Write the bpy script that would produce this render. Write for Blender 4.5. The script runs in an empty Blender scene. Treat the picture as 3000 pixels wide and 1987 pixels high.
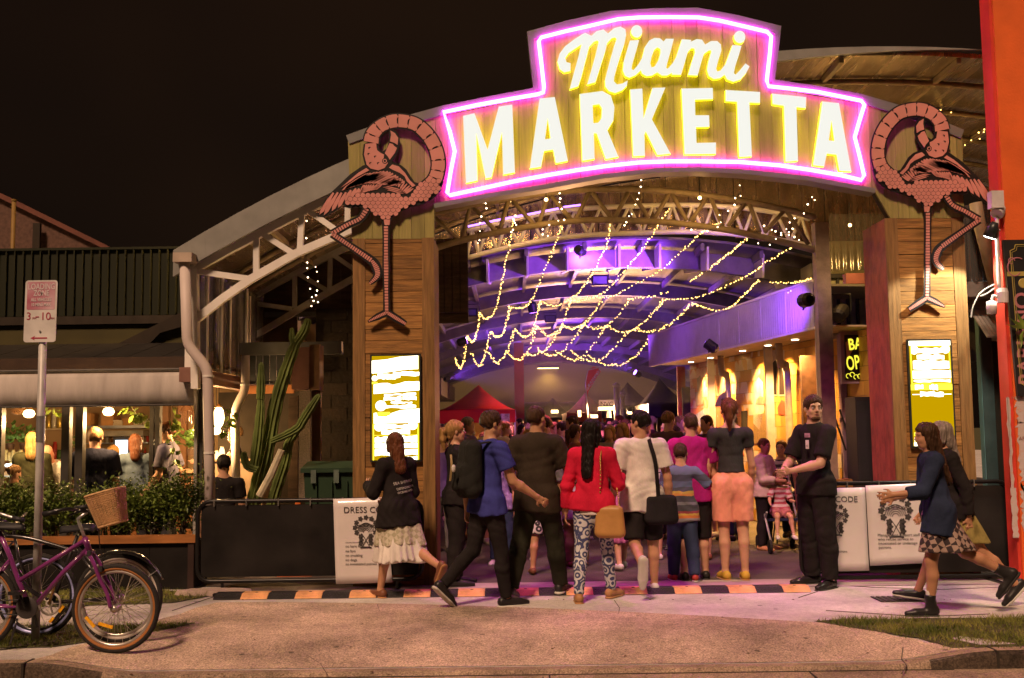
import bpy,math,random
import numpy as np
from mathutils import Vector,Matrix
random.seed(7)
RNG = np.random.default_rng(11)
SC = bpy.context.scene
COL = SC.collection
# ------------------------------------------------------------------ camera
CAM_Z = 1.55
FPX = 3116.0                       # focal length in photograph pixels (3000 wide)
PITCH = math.atan(272.0 / FPX)
ROLL = 0.013
_f = Vector((0,math.cos(PITCH),math.sin(PITCH)))
_u0 = Vector((0,-math.sin(PITCH),math.cos(PITCH)))
_x0 = Vector((1,0,0))
_r = math.cos(ROLL) * _x0 - math.sin(ROLL) * _u0
_u = math.sin(ROLL) * _x0 + math.cos(ROLL) * _u0
cam_data = bpy.data.cameras.new('camera')
cam_data.sensor_fit = 'HORIZONTAL'
cam_data.sensor_width = 36.0
cam_data.lens = 36.0 * FPX / 3000.0
cam_data.clip_start = 0.05
cam_data.clip_end = 2000.0
cam = bpy.data.objects.new('camera',cam_data)
COL.objects.link(cam)
_m = Matrix((_r,_u,-_f)).transposed().to_4x4()
_m.translation = Vector((0,0,CAM_Z))
cam.matrix_world = _m
SC.camera = cam
def P(px,py,Y):
 """photograph pixel + distance along the ground -> point of the place"""
 d = _f + _r * ((px - 1500.0) / FPX) + _u * ((993.5 - py) / FPX)
 return Vector((0,0,CAM_Z)) + d * (Y / d.y)
# ------------------------------------------------------------------ world, night sky
SUN_EL,SUN_AZ = math.radians(50),math.radians(200)
world = bpy.data.worlds.new('World')
SC.world = world
world.use_nodes = True
wn = world.node_tree
wn.nodes.clear()
w_out = wn.nodes.new('ShaderNodeOutputWorld')
w_sky = wn.nodes.new('ShaderNodeTexSky')
w_sky.sky_type = 'NISHITA'
w_sky.sun_disc = False
w_sky.sun_elevation = math.radians(1.0)
w_sky.sun_rotation = SUN_AZ
w_b1 = wn.nodes.new('ShaderNodeBackground')
w_b1.inputs['Strength'].default_value = 0.0006
w_b2 = wn.nodes.new('ShaderNodeBackground')       # town light on the low night cloud
w_tc = wn.nodes.new('ShaderNodeTexCoord')
w_no = wn.nodes.new('ShaderNodeTexNoise')
w_no.inputs['Scale'].default_value = 1.6
w_no.inputs['Detail'].default_value = 3.0
w_rp = wn.nodes.new('ShaderNodeValToRGB')
w_rp.color_ramp.elements[0].position = 0.36
w_rp.color_ramp.elements[0].color = (0.0016,0.0010,0.0010,1)
w_rp.color_ramp.elements[1].position = 0.66
w_rp.color_ramp.elements[1].color = (0.0085,0.0038,0.0018,1)
w_b2.inputs['Strength'].default_value = 1.0
w_add = wn.nodes.new('ShaderNodeAddShader')
wn.links.new(w_sky.outputs[0],w_b1.inputs[0])
wn.links.new(w_tc.outputs['Generated'],w_no.inputs['Vector'])
wn.links.new(w_no.outputs['Fac'],w_rp.inputs[0])
wn.links.new(w_rp.outputs[0],w_b2.inputs[0])
wn.links.new(w_b1.outputs[0],w_add.inputs[0])
wn.links.new(w_b2.outputs[0],w_add.inputs[1])
wn.links.new(w_add.outputs[0],w_out.inputs[0])
sun_data = bpy.data.lights.new('sun','SUN')
sun_data.energy = 2.7
sun_data.angle = math.radians(9)
sun_data.color = (1.0,0.63,0.40)
sun = bpy.data.objects.new('sun',sun_data)
COL.objects.link(sun)
_sd = Vector((math.sin(SUN_AZ) * math.cos(SUN_EL),math.cos(SUN_AZ) * math.cos(SUN_EL),math.sin(SUN_EL)))
sun.rotation_euler = _sd.to_track_quat('Z','Y').to_euler()
SC.view_settings.view_transform = 'Standard'
SC.view_settings.look = 'None'
SC.view_settings.gamma = 1.0
SC.view_settings.exposure = 0.5
SC.view_settings.use_curve_mapping = False
SC.cycles.use_denoising = True
SC.cycles.use_adaptive_sampling = True
SC.cycles.adaptive_threshold = 0.015
SC.cycles.max_bounces = 6
SC.cycles.diffuse_bounces = 3
SC.cycles.glossy_bounces = 3
SC.cycles.transmission_bounces = 4
SC.cycles.transparent_max_bounces = 8
SC.cycles.sample_clamp_indirect = 3.0
SC.cycles.caustics_reflective = False
SC.cycles.caustics_refractive = False
# ------------------------------------------------------------------ materials
_mats = {}
def _basemat(name):
 m = bpy.data.materials.new(name)
 m.use_nodes = True
 nt = m.node_tree
 nt.nodes.clear()
 out = nt.nodes.new('ShaderNodeOutputMaterial')
 return m,nt,out
def mat(name,col,rough=0.6,metal=0.0,var=0.18,scale=6.0,stretch=(1,1,1),bump=0.0,bscale=None,
  rnd=0.0,spec=0.3,detail=4.0,col2=None,coat=0.0,trans=0.0,thr=None,sheen=0.0,alpha=1.0):
 """Principled surface whose colour drifts with noise, with optional relief and per-object tint."""
 if name in _mats:
  return _mats[name]
 m,nt,out = _basemat(name)
 N,L = nt.nodes,nt.links
 b = N.new('ShaderNodeBsdfPrincipled')
 L.new(b.outputs[0],out.inputs['Surface'])
 tc = N.new('ShaderNodeTexCoord')
 mp = N.new('ShaderNodeMapping')
 mp.inputs['Scale'].default_value = stretch
 L.new(tc.outputs['Object'],mp.inputs[0])
 oi = N.new('ShaderNodeObjectInfo')
 ad = N.new('ShaderNodeVectorMath'); ad.operation = 'ADD'
 sc = N.new('ShaderNodeVectorMath'); sc.operation = 'SCALE'
 cb = N.new('ShaderNodeCombineXYZ')
 for i in range(3):
  L.new(oi.outputs['Random'],cb.inputs[i])
 L.new(cb.outputs[0],sc.inputs[0]); sc.inputs['Scale'].default_value = 37.0 if rnd else 0.0
 L.new(mp.outputs[0],ad.inputs[0]); L.new(sc.outputs[0],ad.inputs[1])
 no = N.new('ShaderNodeTexNoise')
 no.inputs['Scale'].default_value = scale
 no.inputs['Detail'].default_value = detail
 L.new(ad.outputs[0],no.inputs['Vector'])
 rp = N.new('ShaderNodeValToRGB')
 lo,hi = thr if thr else (0.3,0.7)
 rp.color_ramp.elements[0].position = lo
 rp.color_ramp.elements[1].position = hi
 c1 = [max(0,c * (1 - var)) for c in col]
 c2 = list(col2) if col2 else [min(1,c * (1 + var)) for c in col]
 rp.color_ramp.elements[0].color = (*c1,1)
 rp.color_ramp.elements[1].color = (*c2,1)
 L.new(no.outputs['Fac'],rp.inputs[0])
 last = rp.outputs[0]
 if rnd:
  hs = N.new('ShaderNodeHueSaturation')
  mr = N.new('ShaderNodeMapRange')
  mr.inputs['To Min'].default_value = 1 - rnd
  mr.inputs['To Max'].default_value = 1 + rnd
  L.new(oi.outputs['Random'],mr.inputs[0])
  L.new(mr.outputs[0],hs.inputs['Value'])
  L.new(last,hs.inputs['Color'])
  last = hs.outputs[0]
 L.new(last,b.inputs['Base Color'])
 b.inputs['Roughness'].default_value = rough
 b.inputs['Metallic'].default_value = metal
 b.inputs['Specular IOR Level'].default_value = spec
 b.inputs['Coat Weight'].default_value = coat
 b.inputs['Transmission Weight'].default_value = trans
 b.inputs['Alpha'].default_value = alpha
 if sheen:
  b.inputs['Sheen Weight'].default_value = sheen
 rr = N.new('ShaderNodeMapRange')
 rr.inputs['To Min'].default_value = max(0.02,rough - 0.08)
 rr.inputs['To Max'].default_value = min(1.0,rough + 0.08)
 L.new(no.outputs['Fac'],rr.inputs[0]); L.new(rr.outputs[0],b.inputs['Roughness'])
 if bump:
  n2 = N.new('ShaderNodeTexNoise')
  n2.inputs['Scale'].default_value = bscale or scale * 4
  n2.inputs['Detail'].default_value = 3
  L.new(ad.outputs[0],n2.inputs['Vector'])
  bp = N.new('ShaderNodeBump')
  bp.inputs['Strength'].default_value = bump
  bp.inputs['Distance'].default_value = 0.02
  L.new(n2.outputs['Fac'],bp.inputs['Height'])
  L.new(bp.outputs[0],b.inputs['Normal'])
 _mats[name] = m
 return m
def grit(name,col,rough=.9,fine=.45,stain=.35,fs=170,ss=1.3,bump=.5):
 """gritty mineral surface: fine speckle times broad stains, with dark spots"""
 m,nt,out = _basemat(name)
 N,L = nt.nodes,nt.links
 b = N.new('ShaderNodeBsdfPrincipled'); L.new(b.outputs[0],out.inputs['Surface'])
 b.inputs['Roughness'].default_value = rough; b.inputs['Specular IOR Level'].default_value = .25
 tc = N.new('ShaderNodeTexCoord')
 def noise(s,d,r=.6):
  n = N.new('ShaderNodeTexNoise'); n.inputs['Scale'].default_value = s; n.inputs['Detail'].default_value = d; n.inputs['Roughness'].default_value = r
  L.new(tc.outputs['Object'],n.inputs['Vector']); return n
 def rng(n,lo,hi,f0=.3,f1=.7):
  r = N.new('ShaderNodeMapRange'); r.inputs['From Min'].default_value = f0; r.inputs['From Max'].default_value = f1
  r.inputs['To Min'].default_value = lo; r.inputs['To Max'].default_value = hi; L.new(n,r.inputs[0]); return r.outputs[0]
 nf,ns,nm = noise(fs,2),noise(ss,9,.7),noise(22,3)
 v = N.new('ShaderNodeTexVoronoi'); v.inputs['Scale'].default_value = 3.4; L.new(tc.outputs['Object'],v.inputs['Vector'])
 spot = rng(v.outputs['Distance'],.4,1.0,.06,.09)
 p = rng(nf.outputs['Fac'],1 - fine,1 + fine)
 for q in (rng(ns.outputs['Fac'],1 - stain,1 + stain * .6),rng(nm.outputs['Fac'],.86,1.14),spot):
  mu = N.new('ShaderNodeMath'); mu.operation = 'MULTIPLY'; L.new(p,mu.inputs[0]); L.new(q,mu.inputs[1]); p = mu.outputs[0]
 mx = N.new('ShaderNodeVectorMath'); mx.operation = 'SCALE'; mx.inputs[0].default_value = col; L.new(p,mx.inputs['Scale'])
 L.new(mx.outputs[0],b.inputs['Base Color'])
 bp = N.new('ShaderNodeBump'); bp.inputs['Strength'].default_value = bump; bp.inputs['Distance'].default_value = .008
 L.new(nf.outputs['Fac'],bp.inputs['Height']); L.new(bp.outputs[0],b.inputs['Normal'])
 _mats[name] = m
 return m
def glow(name,col,strength,sample=True):
 if name in _mats:
  return _mats[name]
 m,nt,out = _basemat(name)
 e = nt.nodes.new('ShaderNodeEmission')
 e.inputs[0].default_value = (*col,1)
 e.inputs[1].default_value = strength
 nt.links.new(e.outputs[0],out.inputs['Surface'])
 if not sample:
  m.cycles.emission_sampling = 'NONE'
 _mats[name] = m
 return m
def glass(name,col=(0.8,0.85,0.85),rough=0.15,mixw=0.35,bump=0.0):
 """thin clear sheet: mostly see-through, with a glossy share"""
 if name in _mats:
  return _mats[name]
 m,nt,out = _basemat(name)
 N,L = nt.nodes,nt.links
 t = N.new('ShaderNodeBsdfTransparent'); t.inputs[0].default_value = (*col,1)
 g = N.new('ShaderNodeBsdfPrincipled')
 g.inputs['Base Color'].default_value = (*[c * 0.2 for c in col],1)
 g.inputs['Roughness'].default_value = rough
 g.inputs['Specular IOR Level'].default_value = 0.9
 mx = N.new('ShaderNodeMixShader'); mx.inputs[0].default_value = mixw
 L.new(t.outputs[0],mx.inputs[1]); L.new(g.outputs[0],mx.inputs[2])
 L.new(mx.outputs[0],out.inputs['Surface'])
 _mats[name] = m
 return m
# ------------------------------------------------------------------ mesh builder
class MB:
 def __init__(self):
  self.v,self.f = [],[]
 def add(self,vs,fs):
  n = len(self.v)
  self.v += [tuple(p) for p in vs]
  self.f += [tuple(i + n for i in q) for q in fs]
  return self
 def box(self,lo,hi):
  x0,y0,z0 = lo; x1,y1,z1 = hi
  vs = [(x0,y0,z0),(x1,y0,z0),(x1,y1,z0),(x0,y1,z0),(x0,y0,z1),(x1,y0,z1),(x1,y1,z1),(x0,y1,z1)]
  return self.add(vs,[(3,2,1,0),(4,5,6,7),(0,1,5,4),(1,2,6,5),(2,3,7,6),(3,0,4,7)])
 def beam(self,a,b,w,h,up=(0,0,1)):
  a,b = Vector(a),Vector(b)
  d = (b - a).normalized()
  up = Vector(up)
  s = d.cross(up)
  if s.length < 1e-4:
   s = d.cross(Vector((0,1,0)))
  s.normalize(); t = s.cross(d)
  vs = []
  for p in (a,b):
   for i,j in ((-1,-1),(1,-1),(1,1),(-1,1)):
    vs.append(p + s * (w / 2 * i) + t * (h / 2 * j))
  return self.add(vs,[(3,2,1,0),(4,5,6,7),(0,1,5,4),(1,2,6,5),(2,3,7,6),(3,0,4,7)])
 def tube(self,pts,r,n=10,caps=True,closed=False):
  pts = [Vector(p) for p in pts]
  m = len(pts)
  rs = r if isinstance(r,(list,tuple)) else [r] * m
  base = len(self.v)
  prev = None
  for i,p in enumerate(pts):
   if closed:
    d = pts[(i + 1) % m] - pts[i - 1]
   else:
    d = pts[min(i + 1,m - 1)] - pts[max(i - 1,0)]
   d.normalize()
   if prev is None:
    s = d.cross(Vector((0.31,0.17,0.93)))
    if s.length < 1e-3:
     s = d.cross(Vector((1,0,0)))
   else:
    s = prev - d * prev.dot(d)
   s.normalize(); prev = s
   t = d.cross(s)
   for k in range(n):
    a = 2 * math.pi * k / n
    self.v.append(tuple(p + s * (rs[i] * math.cos(a)) + t * (rs[i] * math.sin(a))))
  for i in range(m if closed else m - 1):
   i2 = (i + 1) % m
   for k in range(n):
    k2 = (k + 1) % n
    self.f.append((base + i * n + k,base + i * n + k2,base + i2 * n + k2,base + i2 * n + k))
  if caps and not closed:
   self.f.append(tuple(base + k for k in reversed(range(n))))
   self.f.append(tuple(base + (m - 1) * n + k for k in range(n)))
  return self
 def prism(self,pts,ext):
  """polygon (3D points) pushed along ext"""
  pts = [Vector(p) for p in pts]; ext = Vector(ext); n = len(pts)
  vs = pts + [p + ext for p in pts]
  fs = [tuple(range(n)),tuple(reversed(range(n,2 * n)))]
  fs += [(i,i + n,(i + 1) % n + n,(i + 1) % n) for i in range(n)]
  return self.add(vs,fs)
 def lathe(self,c,prof,n=16,axis=(0,0,1)):
  c = Vector(c); ax = Vector(axis).normalized()
  s = ax.cross(Vector((0,1,0.01))); s.normalize(); t = ax.cross(s)
  base = len(self.v)
  for r,h in prof:
   for k in range(n):
    a = 2 * math.pi * k / n
    self.v.append(tuple(c + ax * h + (s * math.cos(a) + t * math.sin(a)) * max(r,1e-4)))
  for i in range(len(prof) - 1):
   for k in range(n):
    k2 = (k + 1) % n
    self.f.append((base + i * n + k,base + i * n + k2,base + (i + 1) * n + k2,base + (i + 1) * n + k))
  self.f.append(tuple(base + k for k in reversed(range(n))))
  self.f.append(tuple(base + (len(prof) - 1) * n + k for k in range(n)))
  return self
 def ball(self,c,r,seg=8,ring=5):
  rx,ry,rz = r if isinstance(r,(tuple,list)) else (r,r,r)
  prof = []
  base = len(self.v); c = Vector(c)
  for i in range(ring + 1):
   a = -math.pi / 2 + math.pi * i / ring
   for k in range(seg):
    b = 2 * math.pi * k / seg
    self.v.append((c.x + rx * math.cos(a) * math.cos(b),c.y + ry * math.cos(a) * math.sin(b),c.z + rz * math.sin(a)))
  for i in range(ring):
   for k in range(seg):
    k2 = (k + 1) % seg
    self.f.append((base + i * seg + k,base + i * seg + k2,base + (i + 1) * seg + k2,base + (i + 1) * seg + k))
  return self
 def mesh(self,name='m',smooth=False):
  me = bpy.data.meshes.new(name)
  me.from_pydata(self.v,[],self.f)
  me.validate()
  me.update()
  if smooth:
   me.polygons.foreach_set('use_smooth',[True] * len(me.polygons))
  return me
 def build(self,name,m,parent=None,smooth=False,**tags):
  return obj(name,self.mesh(name,smooth),m,parent,**tags)
def obj(name,me,m=None,parent=None,**tags):
 o = bpy.data.objects.new(name,me)
 COL.objects.link(o)
 if m is not None and me is not None:
  if isinstance(m,(list,tuple)):
   for k in m:
    me.materials.append(k)
  elif len(me.materials) == 0:
   me.materials.append(m)
 if parent is not None:
  o.parent = parent
  o.matrix_parent_inverse = parent_matrix(parent).inverted()
 tag(o,**tags)
 return o
def parent_matrix(o):
 m = o.matrix_basis.copy()
 if o.parent is not None:
  m = parent_matrix(o.parent) @ o.matrix_parent_inverse @ m
 return m
def tag(o,label=None,cat=None,group=None,kind=None):
 if label: o['label'] = label
 if cat: o['category'] = cat
 if group: o['group'] = group
 if kind: o['kind'] = kind
 return o
def thing(name,loc,label,cat,group=None):
 o = bpy.data.objects.new(name,None)
 o.empty_display_size = 0.1
 COL.objects.link(o)
 o.location = loc
 tag(o,label,cat,group)
 return o
def shape2d(polys,origin,xdir,zdir,depth,name='shape',bevel=0.0):
 """flat cut-out (outer polygons and holes, even-odd) of real thickness; polys in (x,z) metres"""
 cu = bpy.data.curves.new(name,'CURVE')
 cu.dimensions = '2D'
 cu.fill_mode = 'BOTH'
 cu.extrude = depth / 2
 cu.bevel_depth = bevel
 cu.bevel_resolution = 1
 for poly in polys:
  sp = cu.splines.new('POLY')
  sp.points.add(len(poly) - 1)
  for i,(x,z) in enumerate(poly):
   sp.points[i].co = (x,z,0,1)
  sp.use_cyclic_u = True
 o = bpy.data.objects.new(name,cu)
 me = o.to_mesh().copy()
 o.to_mesh_clear()
 bpy.data.objects.remove(o); bpy.data.curves.remove(cu)
 X,Z = Vector(xdir).normalized(),Vector(zdir).normalized()
 Nn = X.cross(Z)
 mtx = Matrix((X,Z,Nn)).transposed().to_4x4()
 mtx.translation = Vector(origin)
 me.transform(mtx)
 return me
def text_mesh(s,size,origin,xdir=(1,0,0),zdir=(0,0,1),depth=0.002,align='LEFT',bold=0.0,spacing=1.0,sx=1.0,shear=0.0):
 cu = bpy.data.curves.new('text','FONT')
 cu.body = s
 cu.size = size
 cu.extrude = depth / 2
 cu.align_x = align
 cu.offset = bold
 cu.space_character = spacing
 cu.shear = shear
 cu.resolution_u = 3
 o = bpy.data.objects.new('text',cu)
 me = o.to_mesh().copy()
 o.to_mesh_clear()
 bpy.data.objects.remove(o); bpy.data.curves.remove(cu)
 X,Z = Vector(xdir).normalized(),Vector(zdir).normalized()
 mtx = Matrix((X * sx,Z,X.cross(Z))).transposed().to_4x4()
 mtx.translation = Vector(origin)
 me.transform(mtx)
 return me
def join_meshes(ms,name='joined'):
 v,f = [],[]
 for me in ms:
  n = len(v)
  v += [tuple(p.co) for p in me.vertices]
  f += [tuple(i + n for i in p.vertices) for p in me.polygons]
  bpy.data.meshes.remove(me)
 me = bpy.data.meshes.new(name)
 me.from_pydata(v,[],f)
 me.update()
 return me
def copy_tree(o,parent=None):
 c = o.copy(); COL.objects.link(c)
 if parent is not None:
  c.parent = parent
 for ch in [x for x in bpy.data.objects if x.parent == o]:
  copy_tree(ch,c)
 return c
def smooth_path(pts,n=6,closed=False):
 """Catmull-Rom through points"""
 pts = [Vector(p) for p in pts]
 m = len(pts); out = []
 segs = m if closed else m - 1
 for i in range(segs):
  if closed:
   p0,p1,p2,p3 = pts[i - 1],pts[i],pts[(i + 1) % m],pts[(i + 2) % m]
  else:
   p0,p1,p2,p3 = pts[max(i - 1,0)],pts[i],pts[i + 1],pts[min(i + 2,m - 1)]
  for k in range(n):
   t = k / n
   out.append(0.5 * ((2 * p1) + (p2 - p0) * t + (2 * p0 - 5 * p1 + 4 * p2 - p3) * t * t + (3 * p1 - p0 - 3 * p2 + p3) * t ** 3))
 if not closed:
  out.append(pts[-1])
 return out
def lamp(name,kind,loc,energy,col,parent=None,target=None,size=0.05,spot=None,blend=0.4):
 d = bpy.data.lights.new(name,kind)
 d.energy = energy; d.color = col
 if kind in ('POINT','SPOT'):
  d.shadow_soft_size = size
 if kind == 'AREA':
  d.size = size
 if spot:
  d.spot_size = math.radians(spot); d.spot_blend = blend
 o = bpy.data.objects.new(name,d)
 COL.objects.link(o)
 o.location = loc
 if target is not None:
  q = (Vector(target) - Vector(loc)).to_track_quat('-Z','Y')
  o.rotation_euler = q.to_euler()
 if parent is not None:
  o.parent = parent
  o.matrix_parent_inverse = parent_matrix(parent).inverted()
 return o
# ================================================================== ground
def gz(x,Y):
 """surface height: the driveway falls to the gutter between two kerb wings"""
 w = min(1,max(0,(x + 3.36) / 0.75)) * min(1,max(0,(3.32 - x) / 0.75))
 w = w * w * (3 - 2 * w)
 s = min(1,max(0,(Y - 7.5) / 0.9))
 return -0.09 * w * (1 - s * s * (3 - 2 * s))
def ground_pt(px,py,z=0.0):
 d = _f + _r * ((px - 1500.0) / FPX) + _u * ((993.5 - py) / FPX)
 t = (z - CAM_Z) / d.z
 return Vector((0,0,CAM_Z)) + d * t
M_pale = grit('pale_concrete',(0.52,0.475,0.45),.85,.35,.42,150,1.0,.35)
M_drive = grit('aggregate_concrete',(0.47,0.355,0.265),.9,.60,.62,80,.9,.7)
M_asph = mat('asphalt',(0.05,0.047,0.045),0.7,var=0.3,scale=60,bump=0.5,bscale=200)
M_floor = mat('hall_asphalt',(0.075,0.06,0.055),0.62,var=0.35,scale=3,detail=8,bump=0.4,bscale=150)
M_soil = mat('soil',(0.07,0.065,0.03),0.95,var=0.4,scale=9,bump=0.6)
M_kerb = grit('kerb_concrete',(0.33,0.24,0.17),.9,.5,.55,80,2.2,.7)
M_joint = mat('joint_dirt',(0.10,0.075,0.06),0.95)
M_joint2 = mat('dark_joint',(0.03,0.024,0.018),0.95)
def sheet(name,xs,ys,zf,m,**k):
 v,f = [],[]
 for y in ys:
  for x in xs:
   v.append((x,y,zf(x,y)))
 n = len(xs)
 for j in range(len(ys) - 1):
  for i in range(n - 1):
   f.append((j * n + i,j * n + i + 1,(j + 1) * n + i + 1,(j + 1) * n + i))
 mb = MB(); mb.v,mb.f = v,f
 return mb.build(name,m,smooth=True,**k)
sheet('ground',[-600,600],[-300,900],lambda x,y: -0.2,M_soil,kind='structure')
sheet('road',[-60,60],[-25,7.02],lambda x,y: -0.135,M_asph,kind='structure')
_xs = [-30,-12,-6] + [x * 0.15 for x in range(-30,31)] + [6,12,30]
_ys = [7.5,7.56,7.65,7.8,8.0,8.2,8.4,8.7,9.5,11.2,13,80]
pave = sheet('pavement',_xs,_ys,lambda x,y: gz(x,y),M_pale,kind='structure')
v,f = [],[]
kx = [-30,-12,-6] + [x * 0.15 for x in range(-30,31)] + [6,12,30]
for x in kx:
 z = gz(x,7.5)
 wv = 0.006 * math.sin(x * 9.1) + 0.004 * math.sin(x * 23)
 v += [(x,7.62,z + 0.004),(x,7.505 + wv,z + 0.006),(x,7.478 + wv,z - 0.018),(x,7.47 + wv,-0.112),(x,7.0,-0.131),(x,6.96,-0.15)]
n = 6
for i in range(len(kx) - 1):
 for j in range(n - 1):
  f.append((i * n + j,i * n + j + 1,(i + 1) * n + j + 1,(i + 1) * n + j))
mb = MB(); mb.v,mb.f = v,f
M_shadestain = grit('kerb_grime',(0.075,0.055,0.04),.95,.5,.6,60,3,.8)  # stained kerb face, with its shade put into the dark colour
kb = mb.build('kerb',M_kerb,smooth=False,kind='structure')
kb.data.materials.append(M_shadestain)
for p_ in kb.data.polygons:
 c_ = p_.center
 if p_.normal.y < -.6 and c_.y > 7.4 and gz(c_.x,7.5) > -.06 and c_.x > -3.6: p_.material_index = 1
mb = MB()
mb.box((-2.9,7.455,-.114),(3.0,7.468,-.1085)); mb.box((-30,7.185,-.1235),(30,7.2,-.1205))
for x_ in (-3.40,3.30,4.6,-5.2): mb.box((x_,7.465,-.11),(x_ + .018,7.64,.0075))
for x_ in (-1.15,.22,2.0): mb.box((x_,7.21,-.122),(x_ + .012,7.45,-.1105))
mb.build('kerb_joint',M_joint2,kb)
v,f = [],[]
NS,NT = 40,16
for j in range(NT + 1):
 t = j / NT
 for i in range(NS + 1):
  s = i / NS
  xb = -3.38 + 6.6 * s
  xt = -2.80 + 5.3 * s
  yt = 10.08 - 1.46 * s ** 1.7
  yb = 7.625
  x = xb + (xt - xb) * t + 0.02 * math.sin(j * 1.7) * (1 if s < .5 else -1) * abs(2 * s - 1)
  y = yb + (yt - yb) * t
  v.append((x,y,gz(x,y) + 0.0045))
for j in range(NT):
 for i in range(NS):
  a = j * (NS + 1) + i
  f.append((a,a + 1,a + NS + 2,a + NS + 1))
mb = MB(); mb.v,mb.f = v,f
drive = mb.build('driveway',M_drive,smooth=True,kind='structure')
mb = MB()
def crack(pts,w=0.006,z=0.0065):
 pts = [ground_pt(*p) for p in pts]
 for a,b in zip(pts,pts[1:]):
  mb.beam((a.x,a.y,gz(a.x,a.y) + z - 0.003),(b.x,b.y,gz(b.x,b.y) + z - 0.003),w,0.004)
crack([(2340,1752),(2462,1712)]); crack([(2470,1716),(2560,1722),(2760,1728),(2990,1719)],0.006)
crack([(505,1790),(640,1745)],0.007)
crack([(2645,1880),(2640,1900),(2655,1915),(2640,1935)],0.008)
crack([(2420,1790),(2700,1808),(2900,1800)],0.008)
crack([(1590,1945),(1600,1987)],0.012)
crack([(1105,1772),(1112,1792)],.004); crack([(1800,1760),(1815,1782),(1812,1800)],.004); crack([(900,1900),(940,1915),(960,1940)],.004)
mb.build('joint',M_joint,pave)
sheet('threshold',[-2.2,5.0],[10.58,11.12],lambda x,y: 0.006,mat('threshold_concrete',(0.36,0.29,0.28),0.6,var=.25,scale=4,detail=7,bump=.2),kind='structure')
sheet('hall_floor',[-8,14],[11.1,70],lambda x,y: 0.004 if y < 12 else 0.004,M_floor,kind='structure')
def inpoly(x,y,poly):
 c = False; n = len(poly)
 for i in range(n):
  x1,y1 = poly[i]; x2,y2 = poly[i - 1]
  if (y1 > y) != (y2 > y) and x < (x2 - x1) * (y - y1) / (y2 - y1) + x1:
   c = not c
 return c
M_grass = mat('grass_blade',(0.10,0.19,0.022),0.7,var=0.6,scale=3.0,detail=5,col2=(0.30,0.28,0.06))
beds = [
 [(-260,1838),(330,1833),(575,1828),(480,1848),(330,1872),(150,1898),(-260,1905)],
 [(-260,1738),(420,1722),(540,1738),(640,1744),(505,1768),(-260,1792)],
 [(2385,1822),(2480,1815),(2600,1817),(2700,1813),(3250,1812),(3250,1905),(2850,1897),(2790,1893),(2690,1866),(2500,1842)],
 [(2925,1688),(3250,1676),(3250,1755),(2965,1706)],
]
gv,gf = [],[]
for bi,b in enumerate(beds):
 pg = [ground_pt(*p) for p in b]
 mb = MB()
 mb.v = [(p.x,p.y,gz(p.x,p.y) + 0.0065) for p in pg]
 mb.f = [tuple(range(len(pg)))]
 mb.build('soil_bed',M_soil,kind='structure')
 poly = [(p.x,p.y) for p in pg]
 x0,x1 = min(p[0] for p in poly),max(p[0] for p in poly)
 y0,y1 = min(p[1] for p in poly),max(p[1] for p in poly)
 cnt = int((x1 - x0) * (y1 - y0) * (5200 if bi != 1 else 3500))
 for _ in range(cnt):
  x,y = random.uniform(x0 - .03,x1 + .03),random.uniform(y0 - .03,y1 + .03)
  if not inpoly(x + random.gauss(0,.025),y + random.gauss(0,.025),poly):
   continue
  tuft = 0.5 + 0.5 * math.sin(x * 5.3 + 1.3 * math.sin(y * 4.1)) * math.sin(y * 6.7)
  if random.random() > 0.45 + 0.6 * tuft:
   continue
  h = (0.014 + 0.035 * random.random()) * (0.6 + 0.8 * tuft)
  a = random.uniform(0,6.283)
  w = 0.0032
  lx,ly = random.gauss(0,.6) * h,random.gauss(0,.6) * h
  z = gz(x,y) + 0.006
  k = len(gv)
  gv += [(x - w * math.cos(a),y - w * math.sin(a),z),(x + w * math.cos(a),y + w * math.sin(a),z),(x + lx,y + ly,z + h)]
  gf.append((k,k + 1,k + 2))
mb = MB(); mb.v,mb.f = gv,gf
mb.build('grass',M_grass,label='short dry green grass of the verge beside the pavement',cat='grass',kind='stuff')
lv = MB()
for _ in range(70):
 q = ground_pt(random.uniform(150,2850),random.choice((random.uniform(1790,1935),1938 + random.uniform(0,8),1760)))
 a = random.uniform(0,6.28); r_ = random.uniform(.008,.02); z_ = gz(q.x,q.y) + .008
 lv.add([(q.x + r_ * math.cos(a),q.y + r_ * math.sin(a),z_),(q.x - r_ * .4 * math.sin(a),q.y + r_ * .4 * math.cos(a),z_ + .006),(q.x - r_ * math.cos(a),q.y - r_ * math.sin(a),z_),(q.x + r_ * .4 * math.sin(a),q.y - r_ * .4 * math.cos(a),z_ + .004)],[(0,1,2),(0,2,3)])
lv.build('leaf_litter',mat('dry_leaf',(.12,.06,.025),.8),label='scattered small dry leaves on the driveway concrete',cat='leaf litter',kind='stuff')
c = ground_pt(2635,1757)
t = thing('drain_cover',(c.x,c.y,0),'dark metal drain grate set flush in the pale footpath','drain cover')
M_iron = mat('cast_iron',(0.05,0.05,0.052),0.55,metal=0.6,bump=0.3,bscale=90)
mb = MB().box((c.x - .21,c.y - .14,0.004),(c.x + .21,c.y + .14,0.007)); mb.build('plate',M_joint,t)
for i in range(9):
 mb = MB().box((c.x - .2 + i * .05 - .015,c.y - .135,0.0075),(c.x - .2 + i * .05 + .015,c.y + .135,0.013)); mb.build('bar',M_iron,t)
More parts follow.
